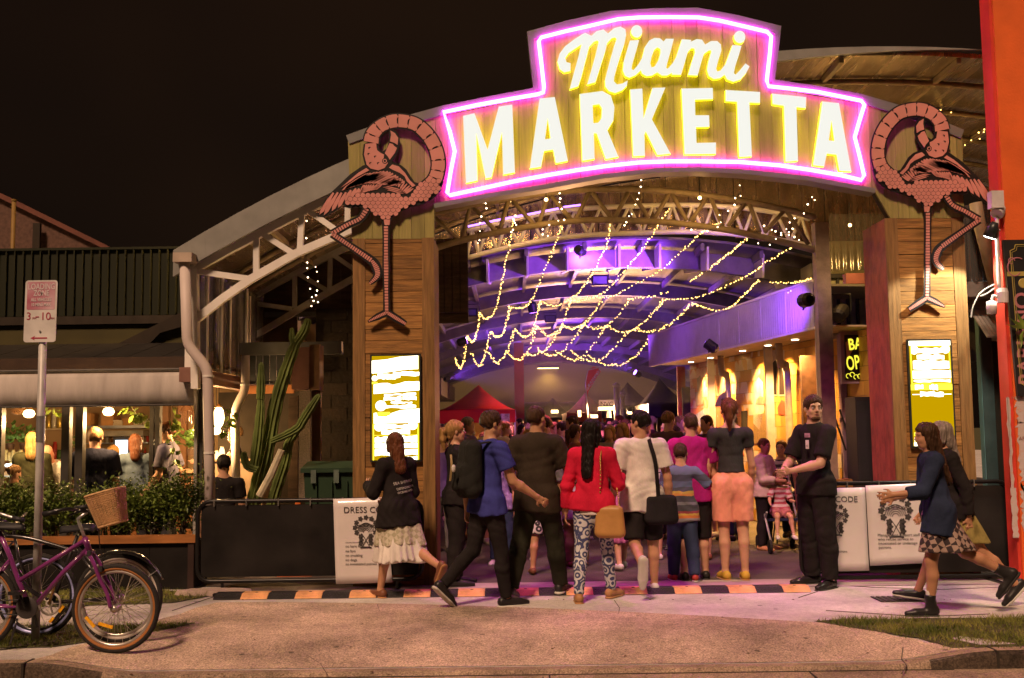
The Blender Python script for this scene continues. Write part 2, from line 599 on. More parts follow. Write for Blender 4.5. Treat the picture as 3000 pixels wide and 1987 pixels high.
# ------------------------------------------------------------------ speed hump across the entry
M_yel = mat('hump_yellow',(0.70,0.36,0.16),0.6,var=0.3,scale=7,detail=8,bump=0.6,bscale=55)
M_blk = mat('hump_black',(0.022,0.02,0.02),0.55,var=0.3,bump=0.6,bscale=55)
YB = 10.38
c = ground_pt(1480,1732)
hump = thing('speed_hump',(c.x,YB,0),'long yellow and black rubber speed hump across the driveway entry','speed hump')
def hump_piece(w):
 mb = MB()
 prof = [(-.15,0.005),(-.135,.014),(-.06,.05),(.06,.05),(.135,.014),(.15,.005)]
 v,f = [],[]
 for x in (0.0,w):
  v += [(x,YB + a,b) for a,b in prof]
 for i in range(5):
  f.append((i,i + 6,i + 7,i + 1))
 f += [tuple(range(6)),tuple(reversed(range(6,12)))]
 mb.add(v,f)
 for i in range(int(w / .028)):                 # raised tread on both slopes
  x = .012 + i * .028
  for yy,zz in ((-.1,.0335),(-.118,.025),(-.08,.0425)):
   xo = .014 * (1 if abs(yy + .1) < .001 else 0)
   if x + xo + .016 < w:
    mb.add([(x + xo,YB + yy - .006,zz - .001),(x + xo + .016,YB + yy - .006,zz - .001),(x + xo + .016,YB + yy + .006,zz + .008),(x + xo,YB + yy + .006,zz + .008)],[(0,1,2,3)])
 return mb.mesh('hump_piece')
seg = 0.2575
mp_ = hump_piece(seg - .004)
x0 = P(636,1735,YB).x
for i in range(22):
 me = mp_.copy() if i < 2 else None
 o = obj('segment',mp_.copy() if i < 2 else (seg_y if i % 2 else seg_b),None,hump)
 if i == 0: seg_b = o.data; seg_b.materials.append(M_blk)
 if i == 1: seg_y = o.data; seg_y.materials.append(M_yel)
 o.location = Vector((x0 + i * seg,0,0)) - Vector((0,0,0))
for i in range(22):
 MB().lathe((x0 + i * seg + seg / 2,YB - .02,.049),[(.016,0),(.014,.004),(.001,.004)],8).build('bolt',M_iron,hump)
c = ground_pt(620,1742)
mb = MB()
pts = [(-.36,-.06),(-.2,-.13),(.1,-.15),(.35,-.1),(.42,0),(.3,.1),(0,.14),(-.25,.1)]
mb.v = [(c.x + a,c.y + b,0.004) for a,b in pts] + [(c.x + a * .9,c.y + b * .8,0.05) for a,b in pts]
n = len(pts)
mb.f = [(i,(i + 1) % n,(i + 1) % n + n,i + n) for i in range(n)] + [tuple(range(n,2 * n))]
mb.build('concrete_nib',mat('nib_concrete',(0.38,0.29,0.25),.9,bump=.5),label='low pinkish concrete nib at the end of the speed hump',cat='kerb')
# ================================================================== entry gate: columns, arched parapet, neon sign
M_plank = mat('weathered_plank',(0.27,0.135,0.038),0.72,var=0.42,scale=3.2,stretch=(1.1,6,14),detail=7,bump=0.35,bscale=14,rnd=0.28)
M_vboard = mat('vertical_board',(0.27,0.235,0.075),0.7,var=0.15,scale=3.0,stretch=(14,6,0.9),detail=7,bump=0.3,bscale=14,rnd=0.2)
M_edge = mat('edge_board',(0.21,0.115,0.04),0.7,var=0.35,scale=3.0,stretch=(14,14,0.9),detail=7,bump=0.4,bscale=16,rnd=0.12)
M_core = mat('column_core',(0.03,0.022,0.015),0.9)
M_flash = mat('grey_flashing',(0.20,0.20,0.19),0.45,metal=0.3,var=0.12,scale=3)
YF = 11.0
CL0,CL1 = P(1034,1000,YF).x,P(1273,1000,YF).x
CR0,CR1 = P(2607,982,YF).x,P(2838,982,YF).x
CD = 0.72
def gate_column(x0,x1,ztop,label,redside):
 t = thing('gate_column',((x0 + x1) / 2,YF + CD / 2,0),label,'column')
 MB().box((x0 + .02,YF + .02,0),(x1 - .02,YF + CD - .02,ztop)).build('core',M_core,t)
 e = 0.125
 for a,b in ((x0,x0 + e),(x1 - e,x1)):
  MB().box((a,YF - .012,0),(b,YF + .02,ztop)).build('edge_board',M_edge,t)
 z,i = 0.01,0
 while z < ztop - .02:
  h = random.choice((0.118,0.135,0.135,0.142))
  z1 = min(z + h,ztop)
  dy = random.uniform(-.004,.004)
  MB().box((x0 + e + .002,YF + dy,z),(x1 - e - .002,YF + .02,z1 - .005)).build('plank',M_plank,t)
  z = z1
 for sx,xx in ((-1,x0),(1,x1)):
  n = 5
  for k in range(n):
   ya = YF + .022 + (CD - .03) * k / n
   yb = YF + .022 + (CD - .03) * (k + 1) / n - .004
   m = redside if (sx == -1) == (x0 > 1) else M_edge
   lo,hi = sorted((xx,xx - sx * .022))
   MB().box((lo,ya,0),(hi,yb,ztop)).build('side_board',m,t)
 return t
M_redlit = mat('red_stained_timber',(0.30,0.08,0.045),0.6,var=0.4,scale=2.0,stretch=(4,4,2.5),detail=7,bump=.25,bscale=10,rnd=.08)  # red light on the inner side, put into the board colour
ZL,ZR = P(1030,700,YF).z,P(2610,640,YF).z
colL = gate_column(CL0,CL1,ZL,'weathered timber gate column carrying a lit menu screen behind the walking woman',M_edge)
colR = gate_column(CR0,CR1,ZR,'weathered timber gate column with red stained inner side beside the security guard',M_redlit)
def S(zx,zy):                      # sign-detail coordinates -> photograph pixels
 return (1220 + zx / 1.6914,zy / 1.6914)
top = [(1019,400),(1100,371),(1180,347),(1300,314),(1440,286),(1566,262),(1548,97),(1660,66),(1788,38),(1915,30),(2042,28),
 (2160,50),(2284,81),(2266,238),(2400,258),(2520,280),(2640,315),(2735,350),(2818,384)]
bot = [(2824,640),(2609,640),(2560,558),(2365,522),(2170,502),(2050,496),(1930,498),(1765,516),(1600,546),(1430,572),(1272,602),(1272,700),(1031,700)]
def W(p,Y=YF):
 q = P(p[0],p[1],Y); return (q.x,q.z)
outline = [W(p) for p in top + bot]
par = thing('arched_sign_wall',((CL0 + CR1) / 2,YF,3.6),'tall arched timber board wall bridging both gate columns','sign wall')
def clip(poly,x,keep_right):
 out = []
 for i in range(len(poly)):
  a,b = poly[i - 1],poly[i]
  ia,ib = (a[0] >= x) == keep_right,(b[0] >= x) == keep_right
  if ia != ib:
   t = (x - a[0]) / (b[0] - a[0])
   out.append((x,a[1] + (b[1] - a[1]) * t))
  if ib:
   out.append(b)
 return out
x = min(p[0] for p in outline)
xe = max(p[0] for p in outline)
while x < xe - .01:
 w = random.choice((0.115,0.13,0.14,0.14))
 pl = clip(clip(outline,x,True),min(x + w - .003,xe),False)
 if len(pl) >= 3:
  dy = random.uniform(-.003,.003)
  MB().prism([(a,YF - .006 + dy,b) for a,b in pl],(0,.03,0)).build('board',M_vboard,par)
 x += w
MB().prism([(a,YF + .028,b) for a,b in outline],(0,.09,0)).build('backing',M_core,par)
mb = MB()
tw = [W(p) for p in top]
for i,(a,b) in enumerate(zip(tw,tw[1:])):
 dx,dz = b[0] - a[0],b[1] - a[1]
 L_ = math.hypot(dx,dz)
 nx,nz = -dz / L_,dx / L_
 ex,ez = dx / L_ * .012,dz / L_ * .012
 h = .085 if abs(dz) < abs(dx) else .05
 q = [(a[0] - ex + nx * .012,a[1] - ez + nz * .012),(b[0] + ex + nx * .012,b[1] + ez + nz * .012),(b[0] + ex - nx * h,b[1] + ez - nz * h),(a[0] - ex - nx * h,a[1] - ez - nz * h)]
 mb.prism([(u,YF - .022 - .0012 * (i % 2),w_) for u,w_ in q],(0,.17,0))
mb.build('cap_flashing',M_flash,par)
mb = MB()
bw = [W(p) for p in bot[2:11]]
for i,(a,b) in enumerate(zip(bw,bw[1:])):
 mb.beam((a[0],YF + .06,a[1] - .012),(b[0],YF + .06,b[1] - .012),.2 + .002 * (i % 2),.05)
mb.build('soffit_trim',M_flash,par)
sign = thing('neon_sign',(P(1900,380,YF).x,YF - .05,4.0),'glowing Miami Marketta neon sign with magenta tube outline and white letters','neon sign')
M_tube = glow('magenta_neon',(1.0,0.036,1.0),27.0)
M_letter = [glow('letter_face',(0.66,0.655,0.60),1.0),glow('letter_return',(1.0,0.80,0.01),3.2)]
tube_z = [(135,556),(300,521),(470,490),(600,468),(629,458),(632,430),(620,320),(606,205),(618,186),(740,155),(860,128),(1000,95),(1100,87),(1250,85),(1400,87),
  (1500,102),(1620,130),(1738,158),(1758,180),(1752,260),(1736,400),(1745,428),(1860,440),(1990,456),(2110,480),(2205,500),(2220,520),(2195,600),(2172,680),(2195,770),(2218,870),
  (2205,893),(2100,868),(1950,842),(1800,820),(1600,803),(1400,800),(1250,800),(1100,806),(950,822),(800,843),(640,870),(480,900),(320,935),(165,968),(153,955),(170,850),(190,750),(165,650)]
pts = [P(*S(*p),YF - .038) for p in tube_z]
MB().tube(pts,0.021,8,closed=True).build('neon_tube',M_tube,sign,smooth=True)
M_chan = mat('neon_channel',(0.5,0.5,0.5),.4)
mb = MB()
for i in range(0,len(pts),2):
 p = pts[i]
 mb.beam((p.x,YF - .045,p.z),(p.x,YF - .004,p.z),.015,.03)
mb.build('tube_bracket',M_chan,sign)
letters = {
'M': [[(232,578),(288,565),(353,745),(408,532),(475,522),(488,858),(430,868),(424,660),(372,882),(343,887),(297,665),(303,898),(246,910)]],
'A': [[(610,492),(685,485),(750,800),(690,812),(677,745),(632,752),(617,830),(562,838)],[(650,590),(664,690),(637,694)]],
'R': [[(808,470),(920,455),(962,478),(980,535),(975,600),(945,650),(1000,780),(937,792),(892,665),(878,664),(882,790),(822,800)],[(872,525),(905,520),(918,540),(916,590),(900,612),(876,614)]],
'K': [[(1058,448),(1118,443),(1124,590),(1168,440),(1232,438),(1165,595),(1258,765),(1192,772),(1135,655),(1128,672),(1131,775),(1073,778)]],
'E': [[(1312,443),(1466,440),(1468,495),(1378,498),(1380,575),(1448,575),(1450,632),(1383,634),(1386,712),(1482,710),(1482,766),(1327,768)]],
'T': [[(1530,450),(1700,460),(1700,515),(1647,512),(1660,778),(1597,782),(1586,508),(1530,505)]],
'T2': [[(1760,468),(1928,485),(1926,540),(1880,535),(1888,800),(1826,805),(1818,528),(1762,520)]],
'A2': [[(2008,507),(2090,515),(2152,853),(2092,850),(2078,770),(2030,765),(2017,828),(1962,822)],[(2053,600),(2067,702),(2040,700)]],
}
def sign_shape(polys,name):
 pw = []
 for pl in polys:
  pw.append([(q[0],q[1]) for q in (W(p,YF - .06) for p in pl)])
 me = shape2d(pw,(0,YF - .06,0),(1,0,0),(0,0,1),0.05)
 me.materials.clear()
 me.polygons.foreach_set('material_index',[0 if q.normal.y < -.5 else 1 for q in me.polygons])
 return me
for k,pl in letters.items():
 obj('letter',sign_shape([[S(*p) for p in q] for q in pl],k),M_letter,sign)
def S2(p): return (1600 + p[0] / 3.819,60 + p[1] / 3.819)
mi_M = [(270,575),(200,590),(150,555),(125,470),(150,380),(210,300),(300,230),(400,165),(435,148),(505,182),(560,130),(640,110),(690,155),(760,95),(830,78),(885,110),(893,170),(870,280),(830,400),(790,530),(760,640),(755,690),(790,725),(850,715),(910,680),(900,740),(850,790),(770,820),(700,800),(660,750),(655,680),(680,580),(720,430),(760,290),(785,220),(770,200),(730,210),(680,265),(655,370),(610,510),(550,700),(457,725),(500,580),(550,400),(585,250),(570,235),(530,250),(480,305),(440,460),(390,650),(358,745),(262,777),(300,630),(350,450),(395,278),(330,320),(250,375),(213,430),(225,475),(272,488)]
mi_iami = [(935,235),(1037,230),(1010,330),(960,500),(952,555),(975,565),(1030,500),(1070,430),(1100,310),(1150,235),(1210,205),(1270,210),(1312,245),(1335,215),(1425,215),(1390,350),(1350,490),(1340,540),(1355,550),(1410,490),(1450,420),(1480,330),(1515,220),(1620,228),(1612,250),(1680,218),(1740,225),(1775,280),(1840,240),(1910,240),(1950,280),(1955,350),(1920,460),(1897,550),(1910,580),(1945,570),(2000,500),(2030,420),(2080,285),(2180,295),(2150,400),(2110,520),(2095,600),(2115,615),(2160,570),(2225,490),(2270,525),(2230,600),(2170,670),(2090,695),(2020,670),(1992,618),(1940,655),(1870,665),(1815,630),(1795,560),(1810,470),(1840,370),(1842,345),(1815,345),(1760,385),(1730,480),(1690,625),(1583,620),(1620,490),(1660,370),(1655,325),(1620,320),(1580,365),(1550,470),(1505,618),(1403,615),(1405,595),(1350,625),(1290,625),(1240,590),(1180,625),(1120,632),(1070,605),(1058,565),(1000,620),(930,650),(880,630),(855,570),(865,470),(900,350)]
mi_hole = [(1240,312),(1275,330),(1275,380),(1250,460),(1210,525),(1175,535),(1162,490),(1175,420),(1205,340)]
obj('letter',sign_shape([[S2(p) for p in mi_M]],'m'),M_letter,sign)
obj('letter',sign_shape([[S2(p) for p in mi_iami],[S2(p) for p in mi_hole]],'iami'),M_letter,sign)
for cx,cy,rx,ry in ((1010,132,63,70),(2160,195,64,70)):
 obj('letter_dot',sign_shape([[S2((cx + rx * math.cos(a * .35),cy + ry * math.sin(a * .35))) for a in range(18)]],'dot'),M_letter,sign)
# ------------------------------------------------------------------ flamingo cut-outs
M_fb = mat('flamingo_black',(0.012,0.010,0.010),0.5)
M_fp = mat('flamingo_pink',(0.58,0.245,0.215),0.6,var=0.10,scale=4,bump=.1)
def F7(p): return (920 + p[0] / 3.92,290 + p[1] / 3.92)
def F8(p): return (900 + p[0] / 4.7525,640 + p[1] / 4.7525)
def flamingo(place,mirror,label,Y):
 """place: maps left-hand photograph pixels to (x, z) metres on the plane Y"""
 root = thing('flamingo_sign',(place((1130,640))[0],Y,place((1130,935))[1]),label,'sign','flamingo cut-out signs')
 def px(poly): return [place(p) for p in poly]
 def plate(mb,poly,y0,th):
  q = px(poly)
  mb.prism([(a,y0,b) for a,b in q],(0,th,0))
 def stroke(pts,ws):
  pts = [Vector((p[0],p[1],0)) for p in pts]
  sp = smooth_path(pts,8)
  n = len(sp); L_,R_ = [],[]
  for i,p in enumerate(sp):
   d = (sp[min(i + 1,n - 1)] - sp[max(i - 1,0)]).normalized()
   nn = Vector((-d.y,d.x,0))
   t = i / (n - 1) * (len(ws) - 1); k = min(int(t),len(ws) - 2)
   w = ws[k] + (ws[k + 1] - ws[k]) * (t - k)
   L_.append(p + nn * w / 2); R_.append(p - nn * w / 2)
  return sp,L_,R_
 def stroke_plate(mb,pts,ws,y0,th):
  sp,L_,R_ = stroke(pts,ws)
  for i in range(len(sp) - 1):
   plate(mb,[(L_[i].x,L_[i].y),(L_[i + 1].x,L_[i + 1].y),(R_[i + 1].x,R_[i + 1].y),(R_[i].x,R_[i].y)],y0,th)
 neck = [F7(p) for p in [(655,500),(680,400),(770,310),(900,258),(1040,258),(1180,300),(1310,420),(1395,570),(1428,730),(1412,860),(1370,950),(1300,1030)]]
 nw = [44,40,36,38,37,37,38,38,38,38,40,46]
 head = [F7(p) for p in [(570,520),(555,640),(585,765),(640,820),(740,845),(825,815),(872,745),(912,690),(955,625),(988,520),(980,430),(935,365),(870,345),(858,400),(862,480),(835,570),(785,605),(745,570),(735,500),(690,470)]]
 body = [F7(p) for p in [(610,750),(560,765),(415,865),(290,985),(185,1085),(105,1200),(35,1350),(110,1360),(200,1310),(275,1272),(330,1215),(350,1240),(400,1255),(480,1235),(560,1255),(640,1300),(745,1335),(770,1400),(890,1400),(905,1345),(985,1295),(1105,1245),(1255,1205),(1355,1155),(1445,1070),(1490,950),(1400,900),(1300,930),(1220,972),(1155,955),(1110,890),(1060,810),(1000,760),(900,722),(740,800)]]
 leg = [F8((1098,-60)),F8((1098,300)),F8((1098,700)),F8((1102,1000)),F8((1108,1330))]
 leg2 = [F8(p) for p in [(830,-135),(740,0),(560,90),(345,215),(600,385),(900,590),(965,690),(975,800),(870,910)]]
 toeL = [F8(p) for p in [(1110,1310),(980,1370),(845,1440)]]
 toeR = [F8(p) for p in [(1110,1310),(1240,1390),(1370,1470)]]
 y0 = Y
 mb = MB()
 stroke_plate(mb,neck,[w + 9 for w in nw],y0,.012)
 plate(mb,head,y0 - .0005,.012)
 plate(mb,body,y0 + .0005,.012)
 stroke_plate(mb,leg,[26,21,22,19,22],y0 + .001,.012)
 stroke_plate(mb,leg2[:4],[26,24,23,24],y0 + .0015,.012)
 stroke_plate(mb,leg2[3:],[24,22,27,30,24,10],y0 - .001,.012)
 stroke_plate(mb,toeL,[22,20,6],y0 - .0015,.012)
 stroke_plate(mb,toeR,[22,23,17],y0 + .002,.012)
 mb.build('backing_plate',M_fb,root)
 yp = y0 - .006
 sp,L_,R_ = stroke(neck,nw)
 mb = MB(); n = len(sp); step = 7
 for i in range(0,n - 1,step):
  j = min(i + step - 1,n - 1)
  q = [(L_[k].x,L_[k].y) for k in range(i,j + 1)]
  m_ = min(j + 1,n - 1)
  for s_ in (.83,.66,.5,.34,.17):
   kk = m_ if abs(s_ - .5) > .2 and abs(s_ - .5) < .4 else j
   p = R_[kk] + (L_[kk] - R_[kk]) * s_
   q.append((p.x,p.y))
  q += [(R_[k].x,R_[k].y) for k in range(j,i - 1,-1)]
  plate(mb,q,yp,.006)
 mb.build('neck_feathers',M_fp,root,kind='stuff')
 mb = MB()
 plate(mb,[F7(p) for p in [(590,520),(575,640),(605,755),(650,800),(740,822),(810,795),(850,735),(800,690),(805,640),(770,625),(725,590),(712,505)]],yp - .001,.006)
 plate(mb,[F7(p) for p in [(815,625),(850,665),(870,700),(930,620),(952,565),(920,540),(905,520),(868,510),(840,570)]],yp - .001,.006)
 plate(mb,[F7(p) for p in [(878,365),(885,420),(872,490),(920,505),(960,530),(968,450),(930,395)]],yp - .001,.006)
 mb.build('head_panel',M_fp,root)
 mb = MB()
 for r_,yy in ((34,.0075),(14,.012)):
  plate(mb,[F7((815 + r_ * math.cos(a * .6),715 + r_ * math.sin(a * .6))) for a in range(10)],y0 - yy,.002)
 for cx,cy in ((630,640),(705,670),(650,745),(740,745),(640,570)):
  plate(mb,[F7(p) for p in [(cx - 18,cy - 10),(cx,cy - 18),(cx + 16,cy - 12),(cx + 2,cy - 8),(cx - 8,cy + 12)]],y0 - .0085,.002)
 mb.build('eye',M_fb,root)
 mb = MB()
 plate(mb,[F7((815 + 24 * math.cos(a * .6),715 + 24 * math.sin(a * .6))) for a in range(10)],y0 - .010,.002)
 mb.build('eye_ring',M_fp,root)
 def feather(mb,a,b,w):
  a,b = Vector((*a,0)),Vector((*b,0))
  d = b - a; nn = Vector((-d.y,d.x,0)).normalized() * w
  q = [a + nn * .45,a + d * .4 + nn,a + d * .8 + nn * .95,b,a + d * .8 - nn * .95,a + d * .4 - nn,a - nn * .45]
  plate(mb,[(p.x,p.y) for p in q],yp,.006)
 def arc(pts,t):
  sp_ = smooth_path([Vector((*p,0)) for p in pts],12)
  p = sp_[min(int(t * (len(sp_) - 1)),len(sp_) - 1)]
  return (p.x,p.y)
 mb = MB()
 tips = [(62,1332),(112,1340),(205,1290),(278,1252),(358,1180),(415,1150),(482,1120)]
 bas = [(225,1080),(275,1075),(318,1078),(368,1075),(425,1050),(482,1030),(520,1030)]
 for a,b in zip(bas,tips):
  feather(mb,F7(a),F7(b),5.6)
 for i in range(15):
  t = i / 14
  feather(mb,F7(arc([(600,865),(720,845),(850,835),(960,890),(1040,950)],t)),F7(arc([(318,1055),(450,1010),(590,975),(740,985),(850,990)],t)),4.9)
 for i in range(9):
  t = i / 8
  feather(mb,F7(arc([(570,990),(660,985),(780,985)],t)),F7(arc([(520,1105),(600,1070),(700,1045)],t)),3.0)
 for i in range(9):
  t = i / 8
  feather(mb,F7(arc([(930,905),(1000,930),(1080,985),(1140,1030)],t)),F7(arc([(880,985),(960,1015),(1010,1060),(1050,1090)],t)),2.6)
 for k in range(3):
  plate(mb,[F7(p) for p in [(790 + k * 25,1018 + k * 18),(860,1005 + k * 18),(960,1030 + k * 19),(1040,1062 + k * 15),(950,1040 + k * 19),(860,1017 + k * 18)]],yp,.006)
 plate(mb,[F7(p) for p in [(310,1020),(420,925),(510,850),(600,795),(635,820),(560,862),(480,905),(430,945)]],yp,.006)
 plate(mb,[F7(p) for p in [(862,790),(900,755),(975,778),(1045,850),(1100,935),(1165,995),(1130,1012),(1065,945),(1040,890),(985,850),(905,815)]],yp,.006)
 mb.build('wing_feathers',M_fp,root,kind='stuff')
 reg = [(360,1185),(480,1105),(600,1085),(760,1075),(900,1100),(1090,1115),(1180,1040),(1200,985),(1300,960),(1440,930),(1455,990),(1420,1060),(1340,1135),(1200,1190),(1000,1265),(890,1370),(785,1370),(640,1280),(500,1212),(390,1222)]
 mb = MB(); mbk = MB(); row = 0; yy = 945
 while yy < 1375:
  xx = 330 + (29 if row % 2 else 0)
  while xx < 1470:
   if inpoly(xx,yy,reg):
    for r_,mm_,dy in ((32,mbk,0),(28.5,mb,.0005)):
     plate(mm_,[F7((xx + r_ * math.cos(a * .5236),yy + 2 + r_ * math.sin(a * .5236))) for a in range(12)],yp - .012 + .001 * row - dy,.0045)
   xx += 58
  yy += 41; row += 1
 plate(mb,[F7(p) for p in [(800,1385),(875,1385),(868,1450),(812,1450)]],yp,.006)
 mb.build('body_feathers',M_fp,root,kind='stuff'); mbk.build('feather_edges',M_fb,root,kind='stuff')
 mb = MB()
 def rings(pts,ws,gap,frac):
  sp,L_,R_ = stroke(pts,ws)
  d = 0; last = sp[0]; acc = [0]
  for a,b in zip(sp,sp[1:]):
   acc.append(acc[-1] + (b - a).length)
  tot = acc[-1]; s = 0
  def at_(s_):
   for k in range(len(acc) - 1):
    if acc[k + 1] >= s_:
     t = (s_ - acc[k]) / max(acc[k + 1] - acc[k],1e-6)
     return L_[k] + (L_[k + 1] - L_[k]) * t,R_[k] + (R_[k + 1] - R_[k]) * t
   return L_[-1],R_[-1]
  while s < tot - gap * frac:
   a0,b0 = at_(s); a1,b1 = at_(s + gap * frac)
   plate(mb,[(a0.x,a0.y),(a1.x,a1.y),(b1.x,b1.y),(b0.x,b0.y)],yp,.006)
   s += gap
 leg_in = [F8((1098,110)),F8((1098,400)),F8((1100,700)),F8((1103,1000)),F8((1108,1320))]
 rings(leg_in,[12,11,13,10,10],8.6,.74)
 rings(leg2[:4],[15,11,11,12],8.2,.68)
 rings(leg2[3:6],[12,11,13],7.4,.66)
 rings(leg2[5:],[8,15,13,5],5.5,.72)
 rings(toeL,[9,8,3],5,.75); rings(toeR,[9,10,7],5,.75)
 mb.build('leg_rings',M_fp,root,kind='stuff')
 mb = MB()
 for p in ((1100,95),(1115,560)):
  q = place(F8(p)); mb.ball((q[0],y0 - .008,q[1]),.006)
 mb.build('bolt',M_chan,root)
 return root
YFL = YF - .075
flamingo(lambda p: W(p,YFL),False,'pink flamingo cut-out on the column with the menu screen behind the walking woman',YFL)
def mirror_place(p):
 return W((2718 - (p[0] - 1131) * 0.955,303 + (p[1] - 337) * 0.985 - (p[0] - 1131) * -0.01),YFL)
flamingo(mirror_place,True,'pink flamingo cut-out beside the bright orange wall',YFL)
# ------------------------------------------------------------------ lit menu screens on the columns
M_scr_o = glow('screen_orange',(0.42,0.25,0.0),1.0)
M_scr_w = glow('screen_white',(1.0,0.93,0.70),2.6)
M_scr_y = glow('screen_yellow',(0.95,0.80,0.05),1.3)
M_frame = mat('screen_frame',(0.035,0.04,0.04),.35,metal=.4)
def screen(x0p,y0p,x1p,y1p,label,rects):
 a,b = P(x0p,y0p,YF - .03),P(x1p,y1p,YF - .03)
 t = thing('menu_screen',((a.x + b.x) / 2,YF - .02,b.z),label,'menu screen','lit menu screens')
 w,h = b.x - a.x,a.z - b.z
 fr = .018
 MB().box((a.x - fr,YF - .045,b.z - fr),(b.x + fr,YF - .013,a.z + fr)).build('housing',M_frame,t)
 MB().box((a.x,YF - .05,b.z),(b.x,YF - .0455,a.z)).build('panel',M_scr_o,t)
 mbw,mby = MB(),MB()
 for i,(kind,poly) in enumerate(rects):
  q = [(a.x + u * w,YF - .0515 - .00015 * (i % 5),a.z - v_ * h) for u,v_ in poly]
  (mbw if kind == 'w' else mby).prism(q,(0,.001,0))
 mbw.build('bright_print',M_scr_w,t,kind='stuff'); mby.build('yellow_print',M_scr_y,t,kind='stuff')
 return t
def R4(x0,y0,x1,y1): return [(x0,y0),(x1,y0),(x1,y1),(x0,y1)]
def blob(x0,y0,x1,y1,n=7):
 q = []
 for i in range(n + 1):
  q.append((x0 + (x1 - x0) * i / n,y0 + random.uniform(-.008,.008)))
 for i in range(n,-1,-1):
  q.append((x0 + (x1 - x0) * i / n,y1 + random.uniform(-.008,.008)))
 return q
def circ(x,y,r,asp=.44,n=16): return [(x + r * math.cos(6.2832 * i / n),y + r * asp * math.sin(6.2832 * i / n)) for i in range(n)]
left_rects = [('w',[(0,.045),(.3,.035),(.6,.01),(.98,0),(.98,.13),(.7,.135),(.3,.16),(0,.168)]),
('w',circ(.06,.215,.06)),('w',blob(.12,.175,.6,.215)),('w',blob(.45,.155,1,.195)),('w',blob(.2,.2,.5,.222)),
('y',R4(.0,.25,.12,.27)),('w',[(.04,.275),(.2,.262),(.34,.262),(.44,.28),(.6,.265),(.7,.25),(1,.25),(1,.335),(.04,.365)]),
('w',blob(.26,.365,.93,.385)),('w',blob(.25,.395,.62,.43)),('w',blob(.65,.39,.94,.425)),('w',blob(.4,.442,.85,.46)),('w',blob(.3,.475,.93,.505)),('w',circ(.19,.48,.115)),
('w',[(.04,.55),(.1,.545),(.12,.58),(.3,.585),(.42,.55),(.6,.525),(1,.51),(1,.645),(.04,.65)]),('y',R4(.12,.54,.38,.575)),
('w',circ(.15,.68,.1)),('w',circ(.86,.67,.1)),('w',blob(.22,.665,.8,.70)),('w',blob(.2,.71,.8,.755)),('w',blob(.55,.77,.95,.83)),('w',R4(.06,.84,.96,.885)),('w',blob(.06,.895,.97,.955)),('w',blob(.3,.965,.95,.995)),
('y',R4(.02,.655,.045,1)),('y',R4(.955,.655,.98,1)),('y',R4(.04,.76,.96,.765)),('w',blob(.06,.78,.5,.83))]
right_rects = [('w',R4(0,.0,1,.045)),('y',R4(.03,.05,.97,.056)),('w',circ(.12,.085,.1)),('w',circ(.88,.08,.1)),('w',blob(.2,.07,.82,.12)),('w',blob(.18,.135,.84,.18)),('w',blob(.08,.19,.95,.27)),('w',R4(.06,.285,.98,.358)),('w',blob(.08,.37,.96,.395)),
('y',R4(.02,.05,.05,.41)),('y',R4(.95,.05,.98,.41)),('y',R4(.02,.402,.98,.41)),('y',R4(0,.415,1,.47)),('w',blob(.1,.42,.3,.46)),('w',blob(.45,.42,.65,.465)),('w',blob(.75,.425,.95,.46)),
('w',R4(.03,.508,.97,.514)),('w',blob(.22,.49,.78,.53)),('y',R4(.03,.87,.97,.905)),('w',blob(.06,.875,.6,.9)),('w',blob(.03,.925,.97,.95)),('w',R4(.02,.965,.97,.998))]
screen(1090,1044,1230,1347,'lit menu screen on the column behind the walking woman in black',left_rects)
screen(2660,1000,2796,1306,'lit menu screen on the column behind the pair of women walking',right_rects)
# ================================================================== market hall behind the gate
M_steelw = mat('white_steel',(0.72,0.69,0.64),0.5,var=0.12,scale=3)
M_steelb = mat('brown_steel',(0.26,0.20,0.12),0.6,var=0.25,scale=9,bump=.15)
M_foil = mat('foil_roof_lining',(0.42,0.33,0.23),0.26,metal=0.75,var=0.30,scale=1.6,stretch=(5,.5,1),bump=0.8,bscale=7)
M_roof = mat('grey_roof_sheet',(0.25,0.25,0.23),0.5,metal=.2,var=.1)
M_hallroof = mat('hall_roof_sheet',(0.15,0.13,0.145),0.45,metal=0.25,var=0.25,scale=2.5,stretch=(1,.3,1),bump=.4,bscale=9)
M_clear = glass('clear_corrugated_sheet',(0.72,0.68,0.62),0.12,0.45)
M_timb = mat('dark_timber',(0.06,0.035,0.022),0.75,var=.35,scale=4,stretch=(1,1,6),bump=.3)
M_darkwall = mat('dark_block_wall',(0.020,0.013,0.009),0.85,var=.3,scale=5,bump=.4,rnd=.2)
AX,AZ,AR = 4.0,5.70,14.6
def arc_z(x,dz=0.0):
 return AZ - AR + math.sqrt(max(AR * AR - (x - AX) ** 2,0)) + dz
roof = thing('barrel_roof',(0.5,14,4),'curved grey barrel roof over the market entry and side canopy','roof')
xs_ = np.linspace(-3.66,11.6,45)
nb = 11
for k in range(nb):                                   # one sheet per bay across the curve
 a = k * 4; sub = xs_[a:a + 5]
 mb = MB()
 for (za,zb) in ((0.0,-0.05),):
  v = []; f = []
  for x in sub:
   v += [(x,11.46,arc_z(x)),(x,16.6,arc_z(x)),(x,16.6,arc_z(x,-.05)),(x,11.46,arc_z(x,-.05))]
  for i in range(len(sub) - 1):
   for j in range(4):
    f.append((i * 4 + j,i * 4 + (j + 1) % 4,(i + 1) * 4 + (j + 1) % 4,(i + 1) * 4 + j))
  f += [(3,2,1,0),tuple(range(len(v) - 4,len(v)))]
  mb.add(v,f)
 mb.build('roof_sheet',M_foil,roof,smooth=False)
mb = MB()
